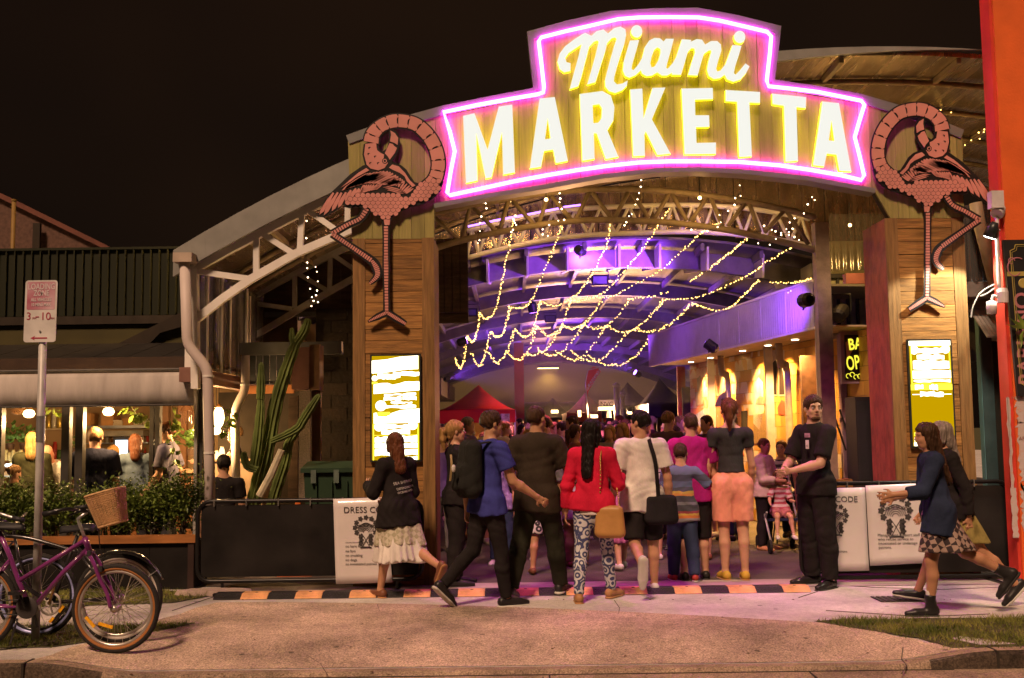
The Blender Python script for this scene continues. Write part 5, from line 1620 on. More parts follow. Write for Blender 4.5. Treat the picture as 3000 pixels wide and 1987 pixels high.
for k in range(18):
 a = k * .349
 q = p + Vector((.085 * math.cos(a),.085 * math.sin(a),0))
 MB().tube([q,q - Vector((0,0,random.uniform(.12,.24)))],.007,5).build('bead_string',mat('carved_brown',(.13,.06,.03),.6),t)
a = at(630,1400,13.6)
t = thing('side_counter',(a.x,13.6,0),'pale timber counter in the cafe side bay under the pendant','counter')
MB().box((a.x - .1,13.6,.05),(a.x + .6,14.0,at(630,1352,13.6).z)).build('front',mat('pale_timber',(.35,.24,.16),.7),t)
MB().box((a.x - .14,13.55,at(630,1352,13.6).z),(a.x + .64,14.05,at(630,1346,13.6).z)).build('counter_top',mat('counter_top',(.42,.26,.15),.4),t)
for i,px_ in enumerate((634,650)):
 p = at(px_,1346,13.7)
 tt = thing('candle_jar',p,['lit candle jar at the downpipe end of the side counter','taller lit candle jar on the side counter'][i],'candle')
 MB().lathe(p,[(.035,0),(.04,.03),(.035,.07 + .04 * i),(.02,.1 + .05 * i)],12).build('jar',glow('candle_glow',(1,.62,.25),2.5),tt,smooth=True)
 MB().lathe(p + Vector((0,0,.101 + .05 * i)),[(.022,0),(.022,.01)],10).build('rim',M_btl[2],tt)
 lamp('candle_light','POINT',p + Vector((0,-.1,.16)),1.2,(1,.55,.2),tt)
# ------------------------------------------------------------------ white rain pipes
M_pvc = mat('white_downpipe',(0.52,0.45,0.42),.5,var=.1,scale=2)
def downpipe(pts,Y,r,lab,head=True,bands=()):
 w = [at(*p,Y) for p in pts]
 t = thing('downpipe',(w[-1].x,Y,w[-1].z),lab,'downpipe')
 mb = MB(); pp_ = [w[0]]
 for a,b,c in zip(w,w[1:],w[2:]):
  pp_ += [b + (a - b).normalized() * .06,b + (a - b).normalized() * .02 + (c - b).normalized() * .02,b + (c - b).normalized() * .06]
 pp_.append(w[-1])
 mb.tube(pp_,r,14); mb.build('pipe',M_pvc,t,smooth=True)
 if head:
  q = w[0]
  MB().box((q.x - .10,Y - .09,q.z - .01),(q.x + .10,Y + .1,q.z + .09)).build('rain_head',mat('rain_head',(.42,.34,.27),.5),t)
 for bp2 in bands:
  q = at(*bp2,Y)
  MB().lathe((q.x,Y,q.z),[(r + .006,0),(r + .006,.02)],14).build('clip_band',M_steelw,t)
 return t
downpipe([(541,768),(549,1008),(608,1082),(613,1300),(616,1560)],11.3,.056,'fat white downpipe with a kink at the canopy corner',True,[(610,1105),(614,1330)])
downpipe([(719,1042),(719,1140),(689,1200),(690,1330),(694,1490)],13.0,.052,'white downpipe beside the tall cactus',False,[(718,1130)])
yard = thing('yard_building',(-2.9,14.2,0),'dark side building with rusty sign box behind the cactus','building')
def bx(p0,p1,Y,d,nm,m):
 a,b = at(*p0,Y),at(*p1,Y)
 return MB().box((min(a.x,b.x),Y,min(a.z,b.z)),(max(a.x,b.x),Y + d,max(a.z,b.z))).build(nm,m,yard)
M_gut = mat('grey_gutter',(.10,.10,.10),.5)
bx((690,1004),(1000,1036),13.8,.15,'gutter',M_gut)
for k in range(8):
 a = 690 + k * 20
 bx((a + 1,1040),(a + 19,1125),14.0,.03,'fence_sheet',mat('dark_zinc',(.07,.075,.08),.4,metal=.4,rnd=.35))
bx((700,1130),(860,1152),13.9,.06,'orange_rail',mat('orange_rail',(.35,.13,.04),.6))
bx((855,1018),(905,1140),13.2,.3,'sign_box',mat('rust_box',(.16,.075,.06),.7,var=.3,scale=5))
bx((906,1010),(936,1142),13.22,.28,'sign_box_side',mat('rust_box_side',(.15,.08,.04),.7,var=.4,scale=5))
bx((876,1145),(908,1470),13.3,.12,'pebble_post',mat('pebble_post',(.28,.23,.19),.9,var=.3,scale=60,bump=.6,bscale=80))
bx((910,1145),(938,1470),13.45,.1,'timber_post',mat('brown_post',(.11,.055,.025),.7))
bx((845,1160),(872,1470),13.6,.1,'dark_post',M_timb)
bx((640,1150),(1000,1480),14.9,.1,'rear_wall',M_core)
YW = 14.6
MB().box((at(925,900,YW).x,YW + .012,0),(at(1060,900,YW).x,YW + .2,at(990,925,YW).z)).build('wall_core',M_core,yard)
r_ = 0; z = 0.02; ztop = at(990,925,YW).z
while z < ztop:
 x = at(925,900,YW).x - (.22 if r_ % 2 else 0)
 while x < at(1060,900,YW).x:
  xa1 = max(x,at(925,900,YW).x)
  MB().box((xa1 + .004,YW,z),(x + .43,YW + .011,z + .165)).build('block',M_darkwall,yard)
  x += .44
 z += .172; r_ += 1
for k in range(9):
 a = 775 + k * 32
 bx((a,745),(a + 31,915),14.95,.03,'upper_board',M_timb)
bx((775,915),(1060,925),14.85,.08,'upper_rail',M_gut)
bx((770,880),(870,1005),14.98,.05,'tan_wall',mat('tan_wall',(.09,.06,.03),.8))
# ------------------------------------------------------------------ cactus behind the barrier
M_cac = mat('cactus_skin',(0.11,0.145,0.035),.7,var=.5,scale=4,stretch=(1,1,.3),bump=.3,bscale=30)
def T5(p): return (500 + p[0] / 1.845,950 + p[1] / 1.845)
cac = thing('cactus',at(*T5((470,930)),12.2),'tall ribbed green cactus with several arms behind the black barrier','cactus')
cac.location.z = 0
def cac_limb(pts,rs,Y=12.2,nm='arm'):
 w = [P(*T5(p),Y) for p in pts]; path = smooth_path(w,6); n_ = len(path)
 v,f = [],[]; K = 20
 prev = None
 for i,p in enumerate(path):
  d = (path[min(i + 1,n_ - 1)] - path[max(i - 1,0)]).normalized()
  s = (d.cross(Vector((0,1,0)))) if prev is None else prev - d * prev.dot(d)
  s.normalize(); prev = s; t_ = d.cross(s)
  q = i / (n_ - 1) * (len(rs) - 1); k = min(int(q),len(rs) - 2)
  r = (rs[k] + (rs[k + 1] - rs[k]) * (q - k)) * .86 * (1 + .06 * math.sin(i * 1.9))
  if i == n_ - 1: r *= .45
  for j in range(K):
   a = 6.2832 * j / K
   rr = r * (1 + .20 * (1 if j % 2 else -1))
   v.append(tuple(p + s * (rr * math.cos(a)) + t_ * (rr * math.sin(a))))
 for i in range(n_ - 1):
  for j in range(K):
   f.append((i * K + j,i * K + (j + 1) % K,(i + 1) * K + (j + 1) % K,(i + 1) * K + j))
 f += [tuple(reversed(range(K))),tuple(range((n_ - 1) * K,n_ * K))]
 mb = MB(); mb.v,mb.f = v,f
 return mb.build(nm,M_cac,cac)
cac_limb([(440,1010),(470,880),(520,680),(570,430),(620,260),(680,95)],[.085,.085,.08,.075,.07,.055],nm='trunk')
cac_limb([(675,105),(720,40),(745,-30)],[.05,.055,.035])
cac_limb([(662,100),(655,70),(655,20)],[.03,.035,.022])
cac_limb([(445,800),(470,640),(485,480),(488,405)],[.05,.06,.05,.035],12.05)
cac_limb([(485,405),(488,330),(490,205)],[.045,.05,.025],12.05)
cac_limb([(470,790),(420,770),(398,730),(396,690)],[.04,.045,.04,.03],12.0)
cac_limb([(545,632),(620,600),(690,560),(715,520),(760,450),(805,380)],[.035,.045,.05,.05,.05,.03],12.1)
cac_limb([(540,1000),(575,880),(620,740),(640,640),(690,560)],[.06,.065,.06,.05,.045],12.25)
w = [P(*T5(p),11.95) for p in [(480,930),(540,820),(600,680)]]
MB().tube(w,[.045,.045,.04],8).build('pale_limb',mat('dry_cactus',(.45,.40,.28),.8,bump=.4),cac)
a,b = at(890,1372,12.3),at(1045,1470,12.3)
bn = thing('waste_bin',((a.x + b.x) / 2,12.5,0),'large dark green lidded waste bin behind the barrier','bin')
M_bin = mat('green_plastic',(.030,.055,.032),.35,var=.2,scale=2)
zt2 = at(900,1385,12.3).z
MB().prism([(a.x + .04,12.35,.15),(b.x - .0,12.35,.15),(b.x + .04,12.3,zt2),(a.x,12.3,zt2)],(0,.6,0)).build('body',M_bin,bn)
MB().prism([(a.x - .03,12.26,zt2),(a.x - .03,12.26,zt2 + .05),(a.x - .01,12.6,zt2 + .12),(a.x - .01,12.95,zt2 + .05),(a.x - .01,12.95,zt2)],(b.x - a.x + .08,0,0)).build('lid',M_bin,bn)
for px_ in (918,985):
 q = at(px_,1395,12.25)
 MB().box((q.x - .03,12.25,zt2 - .12),(q.x + .03,12.3,zt2 + .03)).build('hinge',mat('bin_hinge',(.10,.13,.11),.35),bn)
for k in range(3):
 q = at(925 + k * 45,1420,12.25)
 MB().box((q.x - .008,12.275,.2),(q.x + .008,12.31,zt2 - .1)).build('rib',M_bin,bn)
q = at(873,1460,12.0)
cn = thing('traffic_cone',(q.x,12.0,0),'orange traffic cone behind the barrier beside the green bin','traffic cone')
M_cone = mat('cone_orange',(.55,.12,.02),.5)
MB().lathe((q.x,12.0,.03),[(.15,0),(.03,.78),(.025,.8)],16).build('cone',M_cone,cn,smooth=True)
MB().box((q.x - .19,11.81,.004),(q.x + .19,12.19,.03)).build('foot',M_cone,cn)
# ------------------------------------------------------------------ planter box with shrubs
YP = 10.95
xa_,xb_ = at(-220,1600,YP).x,at(568,1600,YP).x
plb = thing('planter_box',((xa_ + xb_) / 2,YP + .3,0),'long black planter box with orange timber top rail','planter')
ztop = at(400,1592,YP).z
for k in range(6):
 a = xa_ + (xb_ - xa_) * k / 6; b = xa_ + (xb_ - xa_) * (k + 1) / 6 - .004
 MB().box((a,YP + .02,.01),(b,YP + .5,ztop)).build('panel',mat('black_panel',(.014,.012,.011),.7,spec=.1,var=.2),plb)
MB().box((xa_,YP - .02,ztop),(xb_ + .02,YP + .1,at(400,1570,YP).z)).build('front_rail',mat('orange_timber',(.30,.12,.035),.55,var=.3,scale=3,stretch=(1,5,5)),plb)
MB().box((xa_,YP + .11,ztop - .06),(xb_,YP + .5,ztop - .01)).build('soil',M_soil,plb)
MB().box((xb_ - .06,YP - .005,.004),(xb_,YP + .015,ztop)).build('corner_post',mat('brown_black',(.03,.015,.012),.6),plb)
M_shrub = mat('shrub_leaf',(0.06,0.10,0.015),.5,var=.5,scale=4,col2=(.17,.24,.035))
def shrub(px,Y,w,h,lab,n_=2600):
 q = at(px,1580,Y)
 t = thing('shrub',(q.x,Y,ztop - .02),lab,'shrub','shrubs in the planter')
 base = Vector((q.x,Y,ztop - .03))
 tips = []
 for k in range(9):
  a = random.uniform(0,6.283); e = random.uniform(.75,1.45)
  d = Vector((math.cos(a) * math.cos(e) * w / h,.5 * math.sin(a) * math.cos(e),math.sin(e)))
  p1 = base + Vector((d.x * h * .5,d.y * h * .5,d.z * h * .55)) + Vector((random.gauss(0,.02),0,0))
  p2 = base + Vector((d.x * h * 1.0,d.y * h * .9,d.z * h * .9))
  MB().tube([base + Vector((random.uniform(-.06,.06),random.uniform(-.04,.04),0)),p1,p2],[.011,.008,.003],5).build('stem',mat('shrub_stem',(.16,.12,.08),.8),t)
  tips += [p1,p2,(p1 + p2) / 2]
 mb = MB()
 for i in range(n_):
  c = random.choice(tips)
  p = c + Vector((random.gauss(0,.095),random.gauss(0,.08),random.gauss(0,.09)))
  if p.z < base.z + .1: continue
  leaf(mb,p,(random.gauss(0,1),random.gauss(0,1),random.gauss(.4,.8)),.0115 * random.uniform(.6,1.3),.026 + .03 * random.random())
 o = mb.build('foliage',M_shrub,t); o['kind'] = 'stuff'
for i,(px_,Y,w_,h_,lab) in enumerate([(-60,11.3,.35,0.55,'leafy shrub at the frame edge of the planter'),(45,11.35,.34,0.55,'leafy shrub just past the signpost on its outer side'),(150,11.3,.33,0.53,'leafy shrub behind the signpost'),(250,11.35,.33,0.49,'leafy shrub behind the wicker basket'),(355,11.3,.35,0.58,'leafy shrub below the woman in the denim jacket'),(450,11.35,.36,0.63,'tall leafy shrub below the standing waiter'),(535,11.3,.34,0.65,'leafy shrub at the barrier end of the planter')]):
 shrub(px_,Y,w_,h_,lab)
# ------------------------------------------------------------------ black crowd barriers
M_bar = mat('barrier_black',(.010,.009,.009),.35,spec=.25,var=.2)
M_mesh = mat('barrier_mesh',(.017,.015,.014),.85,spec=.10,var=.5,scale=2.2,detail=9,bump=.5,bscale=3)
M_wbx = mat('cable_tie',(.12,.11,.10),.4)
def barrier(pa,pb,ytop,ybot,Y,lab,yl=None):
 a,b = at(pa,ytop,Y),at(pb,ytop,Y)
 zt_,zb_ = a.z,at((pa + pb) / 2,ybot,Y).z
 if yl: zt_ = yl
 t = thing('crowd_barrier',((a.x + b.x) / 2,Y,0),lab,'barrier')
 r = .13
 def corner(cx,cz,a0):
  return [(cx + r * math.cos(a0 + k * math.pi / 8),Y,cz + r * math.sin(a0 + k * math.pi / 8)) for k in range(5)]
 pts = corner(b.x - r,zt_ - r,0) + corner(a.x + r,zt_ - r,math.pi / 2) + corner(a.x + r,zb_ + r,math.pi) + corner(b.x - r,zb_ + r,1.5 * math.pi)
 MB().tube(pts,.022,8,closed=True).build('frame',M_bar,t,smooth=True)
 MB().box((a.x + .035,Y + .006,zb_ + .04),(b.x - .035,Y + .014,zt_ - .04)).build('banner_panel',M_mesh,t)
 for k in range(int((b.x - a.x) / .32)):
  MB().box((a.x + .16 + k * .32,Y - .024,zt_ - .05),(a.x + .172 + k * .32,Y + .024,zt_ + .024)).build('cable_tie',M_wbx,t)
 for x in (a.x + .25,b.x - .25):
  MB().tube([(x,Y - .28,.018),(x,Y + .28,.018)],.018,6).build('foot',M_bar,t)
  MB().tube([(x,Y,.02),(x,Y,zb_)],.016,6).build('foot_stem',M_bar,t)
 return t,a.x,b.x,zt_,zb_
bL,lx0,lx1,lzt,lzb = barrier(580,1236,1470,1700,11.0 - .28,'long black crowd barrier with dark banner beside the planter')
bR,rx0,rx1,rzt,rzb = barrier(2340,2958,1425,1690,10.85,'black crowd barrier with two white notices behind the guard',at(2650,1414,10.85).z)
M_note = mat('laminated_paper',(.62,.58,.57),.25,var=.06,scale=3,bump=.12,bscale=6,coat=.4)
M_ink = mat('notice_ink',(.05,.045,.045),.6)
def emblem(c,s,Y,parent):
 """wreath of round rosettes above crossed stems and a ribbon"""
 mb = MB()
 for k in range(11):
  a = math.radians(-62 + 304 * k / 10 )
  a = math.radians(90 - 152 + 304 * k / 10)
  rx,rz = .40 * s,.36 * s
  q = (c[0] + rx * math.cos(a),c[1] + .12 * s + rz * math.sin(a))
  R_ = .085 * s
  mb.prism([(q[0] + R_ * (1 + .22 * math.cos(5 * t_)) * math.cos(t_),Y,q[1] + R_ * (1 + .22 * math.cos(5 * t_)) * math.sin(t_)) for t_ in np.linspace(0,6.283,21)[:-1]],(0,.0008,0))
 for q in ((-.17,-.33),(.17,-.33),(-.19,-.46),(.19,-.46)):
  R_ = .085 * s; cx,cz = c[0] + q[0] * s,c[1] + q[1] * s
  mb.prism([(cx + R_ * (1 + .2 * math.cos(5 * t_)) * math.cos(t_),Y,cz + R_ * (1 + .2 * math.cos(5 * t_)) * math.sin(t_)) for t_ in np.linspace(0,6.283,21)[:-1]],(0,.0008,0))
 mb.build('emblem_roses',M_ink,parent)
 mb = MB()
 for k in range(5):      # ribs of the fan inside the wreath
  mb.tube([(c[0] + (.10 + .05 * k) * s * math.cos(t_),Y + .0004,c[1] - .08 * s + (.12 + .06 * k) * s * math.sin(t_)) for t_ in np.linspace(.2,2.94,12)],.0035,4)
 for sg in (-1,1):
  mb.tube([(c[0] - sg * .16 * s,Y,c[1] - .1 * s),(c[0],Y,c[1] - .34 * s),(c[0] + sg * .14 * s,Y,c[1] - .6 * s)],.0035,4)
  for k in range(4):
   q = (c[0] + sg * (.06 + .08 * k) * s,c[1] + (.22 - .02 * k) * s)
   mb.tube([(q[0] + .035 * s * math.cos(t_),Y,q[1] + .04 * s * math.sin(t_)) for t_ in np.linspace(0,6.283,9)],.003,4)
 mb.tube([(c[0] - .2 * s,Y,c[1] - .62 * s),(c[0] - .1 * s,Y,c[1] - .6 * s),(c[0] + .1 * s,Y,c[1] - .6 * s),(c[0] + .2 * s,Y,c[1] - .62 * s)],.008,4)
 mb.build('emblem_lines',M_ink,parent)
def notice(quad,Y,lab,head,lines,emb,lx):
 p = [at(*q,Y) for q in quad]
 t = thing('notice_sheet',((p[2].x + p[3].x) / 2,Y,p[2].z),lab,'notice')
 N_ = 10; v,f = [],[]
 for i in range(N_ + 1):
  for j in range(N_ + 1):
   u,w_ = i / N_,j / N_
   q = (p[0] * (1 - u) + p[1] * u) * (1 - w_) + (p[3] * (1 - u) + p[2] * u) * w_
   v.append((q.x,Y - .004 * math.sin(u * 3.1) - .006 * max(0,w_ - .8) * 5 * u,q.z))
 for i in range(N_):
  for j in range(N_):
   f.append((i * (N_ + 1) + j,i * (N_ + 1) + j + 1,(i + 1) * (N_ + 1) + j + 1,(i + 1) * (N_ + 1) + j))
 mb = MB(); mb.v,mb.f = v,f
 o = mb.build('sheet',M_note,t,smooth=True); so = o.modifiers.new('t','SOLIDIFY'); so.thickness = .0015
 yi = Y - .009
 for s_,q,sz in head + lines:
  w_ = at(*q,yi)
  nx2 = at(q[0] + 40,q[1] - .4,yi) - w_
  obj('lettering',text_mesh(s_,sz,(w_.x,yi,w_.z),(nx2.x,0,nx2.z),(-nx2.z,0,nx2.x),.001),M_ink,t)
 if emb:
  w_ = at(emb[0],emb[1],yi)
  emblem((w_.x,w_.z),emb[2],yi,t)
 return t
YNL = 10.72 - .03
n1 = notice([(976,1462),(1128,1457),(1150,1706),(984,1712)],YNL,'laminated DRESS CODE notice on the barrier beside the walking woman',[('DRESS CODE',(1006,1503),.085)],
   [('no bare feet',(1012,1604),.036),('no byo',(1012,1618),.036),('no smoking',(1012,1631),.036),('no dogs',(1012,1644),.036),('no intoxicated patrons',(1012,1656),.034)],(1072,1555,.27),0)
w_ = at(1012,1590,YNL - .009); MB().box((w_.x,YNL - .0095,w_.z),(w_.x + .36,YNL - .0085,w_.z + .003)).build('rule',M_ink,n1)
YNR = 10.85 - .03
n2 = notice([(2378,1432),(2535,1428),(2546,1672),(2372,1676)],YNR,'white DRESS CODE notice half hidden behind the security guard',[('DRESS CODE',(2374,1472),.082)],
   [('no bare feet',(2384,1571),.036),('no byo',(2384,1585),.036),('no smoking',(2384,1595),.036),('no dogs',(2384,1607),.036),('no intoxicated patrons',(2386,1620),.036)],(2449,1520,.27),0)
n3 = notice([(2536,1423),(2703,1416),(2721,1649),(2549,1658)],YNR - .004,'white notice sheet about management supporting staff with rose emblem',[],
   [('Management support staff',(2571,1572),.0405),('who refuse service to',(2572,1584),.0405),('intoxicated or underage',(2573,1596),.0405),('patrons.',(2574,1608),.0405)],(2624,1508,.36),0)
# ------------------------------------------------------------------ parking sign on its pole
YS = 8.3
pa,pb = at(112,1865,YS),at(121,1000,YS)
px0 = at(113,1500,YS).x
sg = thing('parking_sign',(px0,YS,0),'white loading zone parking sign on a galvanised pole beside the bicycles','road sign')
M_galv = mat('galvanised_pole',(.42,.41,.39),.45,metal=.12,var=.3,scale=14,stretch=(1,1,.4))
MB().lathe((px0,YS,.0),[(.031,0),(.031,2.62)],14).build('pole',M_galv,sg,smooth=True)
MB().lathe((px0,YS,1.52),[(.034,0),(.034,.2)],14).build('pole_sleeve',M_alu,sg)
def rrect(x0,z0,x1,z1,r,n_=5):
 q = []
 for cx,cz,a0 in ((x1 - r,z1 - r,0),(x0 + r,z1 - r,90),(x0 + r,z0 + r,180),(x1 - r,z0 + r,270)):
  for k in range(n_):
   a = math.radians(a0 + 90 * k / (n_ - 1)); q.append((cx + r * math.cos(a),cz + r * math.sin(a)))
 return q
tl,br = at(75,822,YS - .04),at(167,1002,YS - .04)
ys = YS - .04
tilt = .02
def sp(x,z,dy=0): return (x + (z - br.z) * tilt * .6,ys - dy,z)
x0,x1,z0,z1 = tl.x - .005,br.x - .012,br.z,tl.z
mb = MB().prism([sp(a,b) for a,b in rrect(x0,z0,x1,z1,.022)],(0,.004,0)); mb.build('plate',mat('sign_plate',(.62,.60,.58),.35,spec=.6),sg)
M_sred = mat('faded_sign_red',(.45,.10,.17),.4,var=.2,scale=4,col2=(.62,.42,.48))  # paler tone stands for a reflection, put into the red
zr = at(100,908,ys).z
MB().prism([sp(a,b,.0012) for a,b in rrect(x0 + .016,zr,x1 - .014,z1 - .012,.012)],(0,.001,0)).build('red_panel',M_sred,sg)
M_swht = mat('sign_white_ink',(.62,.55,.57),.5)
xc = (x0 + x1) / 2 + .003
for s_,zz,sz,m in (('LOADING',z1 - .072,.066,M_swht),('ZONE',z1 - .122,.062,M_swht),('ALL VEHICLES',z1 - .165,.036,M_swht),('10 MINS MAX',z1 - .204,.036,M_swht),):
 obj('lettering',text_mesh(s_,sz,sp(xc,zz,.0032),align='CENTER',sx=.72,depth=.001,bold=.001),m,sg)
M_sred2 = mat('sign_red_ink',(.36,.03,.07),.5)
obj('lettering',text_mesh('3',.085,sp(x0 + .016,zr - .078,.002),sx=.95,depth=.001),M_sred2,sg)
obj('lettering',text_mesh('PM',.024,sp(x0 + .064,zr - .075,.002),depth=.001),M_sred2,sg)
obj('lettering',text_mesh('-',.08,sp(x0 + .084,zr - .074,.002),depth=.001,sx=1.4),M_sred2,sg)
obj('lettering',text_mesh('10',.085,sp(x0 + .125,zr - .08,.002),depth=.001),M_sred2,sg)
obj('lettering',text_mesh('PM',.024,sp(x0 + .206,zr - .078,.002),depth=.001),M_sred2,sg)
zA = z0 + .032
MB().prism([sp(x0 + .055,zA,.002),sp(x0 + .09,zA + .017,.002),sp(x0 + .083,zA + .005,.002),sp(x0 + .185,zA + .005,.002),sp(x0 + .185,zA - .005,.002),sp(x0 + .083,zA - .005,.002),sp(x0 + .09,zA - .017,.002)],(0,.001,0)).build('arrow',M_sred2,sg)
for zz in (z1 - .1,z0 + .085):
 MB().lathe(sp(xc,zz,.006),[(.009,0),(.006,.004)],8,(0,-1,0)).build('bolt',M_alu,sg)
hb = thing('gabled_house',(-9,21,0),'dim brick gable house rising behind the cafe parapet','house')
g = [at(-260,470,21),at(0,577,21),at(310,730,21),at(310,1000,21),at(-260,1000,21)]
MB().prism([(p.x,21,p.z) for p in g],(0,.3,0)).build('gable_wall',mat('dim_brick',(.10,.055,.04),.85,var=.3,scale=14),hb)
MB().prism([at(-260,458,20.9),at(0,565,20.9),at(318,722,20.9),at(318,736,20.9),at(0,581,20.9),at(-260,474,20.9)],(0,.5,0)).build('barge_board',mat('dim_red_board',(.13,.045,.03),.7),hb)
q = at(112,700,20.9); MB().box((q.x - .07,20.8,q.z - .35),(q.x + .07,20.88,q.z + .3)).build('vent',M_core,hb)
q = at(39,660,16)
vp = thing('vent_pole',(q.x,16,2),'yellowish vent pole standing above the cafe parapet','pole')
MB().lathe((q.x,16,2.5),[(.032,0),(.032,at(39,590,16).z - 2.5)],10).build('pole',mat('pole_yellow',(.20,.12,.03),.6),vp,smooth=True)
MB().lathe((q.x,16,at(39,590,16).z),[(.04,0),(.04,.03)],10).build('cap',mat('pole_yellow',(.20,.12,.03),.6),vp)
# ================================================================== right side: orange wall, black sign, teal shopfront
YO = 10.4
M_orange = mat('orange_render',(0.70,0.125,0.022),.75,var=.12,scale=3,bump=.15,bscale=40)
ow = thing('orange_wall',(6.5,YO,0),'bright orange rendered wall with peeling poster paper at the frame edge','wall')
xo = P(2962,1000,YO).x
MB().box((xo,YO,.0),(9.5,YO + .24,7.5)).build('wall',M_orange,ow)
MB().box((xo - .03,YO + .03,.0),(xo - .001,YO + .23,7.5)).build('corner_trim',mat('red_trim',(0.55,0.05,0.03),.5,var=.2,scale=3),ow)  # side face of the wall, its bright red light put into the colour
M_torn = mat('torn_paper',(.62,.52,.50),.8,var=.2,scale=18,col2=(.55,.30,.24),thr=(.55,.75),bump=.3)
def ragged(x0,z0,x1,z1,n_=26,j=.02):
 q = []
 for (a,b) in (((x0,z0),(x1,z0)),((x1,z0),(x1,z1)),((x1,z1),(x0,z1)),((x0,z1),(x0,z0))):
  for k in range(n_):
   t_ = k / n_; q.append((a[0] + (b[0] - a[0]) * t_ + random.gauss(0,j),a[1] + (b[1] - a[1]) * t_ + random.gauss(0,j)))
 return q
for i,(pa,ya,pb,yb,j) in enumerate([(2948,1165,2972,1450,.005),(2976,1162,3060,1250,.012),(2982,1235,3060,1410,.014),(2960,1430,2985,1575,.005),(2990,1420,3060,1560,.014)]):
 a,b = P(pa,ya,YO - .003),P(pb,yb,YO - .003)
 MB().prism([(x,YO - .003 - .0006 * i,z) for x,z in ragged(a.x,b.z,b.x,a.z,18,j)],(0,.0015,0)).build('torn_paper',M_torn,ow)
for s_,q,sz in (('JW 0142',(2962,1169),.035),('APL',(2985,1290),.05)):
 w = P(*q,YO - .009); obj('print',text_mesh(s_,sz,(w.x,YO - .009,w.z),depth=.0008),mat('faded_print',(.25,.12,.1),.8),ow)
bsn = thing('shop_sign',(P(3010,1160,YO).x,YO - .02,P(3010,1160,YO).z),'tall black shop sign with gold border and pink vertical lettering','sign')
a,b = P(2939,703,YO - .04),P(3080,1160,YO - .04)
yb_ = YO - .04
x0,x1,z0,z1 = a.x + .03,a.x + .62,b.z,a.z
MB().prism([(x0 - .03,yb_,z1),(x1,yb_,z1),(x1,yb_,z0),(x0 + .03,yb_,z0)],(0,.035,0)).build('board',mat('sign_board_black',(.022,.02,.02),.4),bsn)
M_gold = mat('gold_paint',(.45,.36,.10),.4,metal=.2)
M_spink = mat('sign_pink',(.42,.16,.19),.5)
def gl(pts,w,m,nm):
 mb = MB()
 for p,q in zip(pts,pts[1:]):
  mb.beam((p[0],yb_ - .003,p[1]),(q[0],yb_ - .003,q[1]),.004,w)
 mb.build(nm,m,bsn)
i0 = x0 + .015
for off,w in ((0,.008),(.017,.004)):
 gl([(x1,z1 - .05 - off),(i0 + .07 + off,z1 - .05 - off),(i0 + .06 + off,z1 - .09 - off),(i0 + .015 + off,z1 - .11 - off),(i0 + .05 + off,z0 + .13 + off),(i0 + .09 + off,z0 + .10 + off),(i0 + .11 + off,z0 + .055 + off),(x1,z0 + .055 + off)],w,M_gold,'gold_border')
q = P(2985,782,yb_)
mb = MB(); mb.tube([(q.x + .08 * math.cos(t_) - .01 * t_,yb_ - .003,q.z - .0 + .09 * math.sin(t_)) for t_ in np.linspace(1.0,5.6,16)],.007,5); mb.tube([(q.x - .07 + .03 * math.cos(t_),yb_ - .003,q.z + .06 + .03 * math.sin(t_)) for t_ in np.linspace(0,5,10)],.005,5)
mb.build('script_initial',M_spink,bsn)
q0,q1 = P(2950,803,yb_),P(3060,803,yb_)
MB().box((q0.x,yb_ - .004,q0.z - .022),(q1.x,yb_ - .001,q0.z + .022)).build('gold_bar',M_gold,bsn)
q = P(2998,830,yb_); MB().lathe((q.x,yb_ - .001,q.z),[(.05,0),(.045,.004)],14,(0,-1,0)).build('gold_knob',M_gold,bsn)
w = P(3012,1128,yb_)
obj('lettering',text_mesh('BARIANO',.205,(w.x + .05,yb_ - .003,w.z),(0,0,1),(-1,0,0),.003,bold=.004,spacing=1.03),M_spink,bsn)
mb = MB(); c = P(3000,965,YO - .12)
for d in ((-.9,-.1,.25),(-.3,0,.9),(-.25,-.1,-.9),(-.7,0,.6),(.6,-.1,.3)):
 leaf(mb,c,d,.018,.2)
mb.build('leaf_sprig',M_leaf,label='small green leaf sprig in front of the black shop sign',cat='plant')
cd = thing('corner_conduit',(xo - .06,YO + .05,2.2),'white conduit pipe running up the orange wall corner','conduit')
pa_,pb_ = P(2921,700,YO),P(2927,830,YO)
MB().tube([pa_ + Vector((0,-.02,.25)),pa_,pb_,pb_ + Vector((0,0,-.12))],.02,8).build('pipe',M_pvc,cd,smooth=True)
M_wbox = mat('white_plastic',(.6,.55,.55),.4)
q = P(2917,588,YO - .06)
MB().box((q.x - .06,q.y - .05,q.z - .08),(q.x + .06,q.y + .05,q.z + .09)).build('junction_box',M_wbox,cd)
q = P(2930,862,YO - .02); MB().lathe((q.x,q.y - .05,q.z - .09),[(.05,0),(.055,.1),(.045,.14)],12).build('sensor',M_wbox,cd)
for q in ([(2925,828),(2890,845),(2868,862)],[(2925,835),(2895,858),(2872,868)],[(2868,862),(2850,900),(2845,930)]):
 MB().tube(smooth_path([P(*s_,YO + .3) for s_ in q],5),.007,6).build('cable',mat('cable_grey',(.25,.24,.22),.5),cd)
cam_ = thing('security_camera',P(2900,945 - 40,YO),'small white security camera below the conduit','camera')
q = P(2905,902,YO); MB().lathe(q,[(.045,-.06),(.05,0),(.045,.06),(.02,.07)],12).build('body',M_wbox,cam_,smooth=True)
MB().tube([q + Vector((0,0,.05)),q + Vector((.02,0,.12)),q + Vector((.1,.02,.1))],.015,6).build('bracket',M_wbox,cam_)
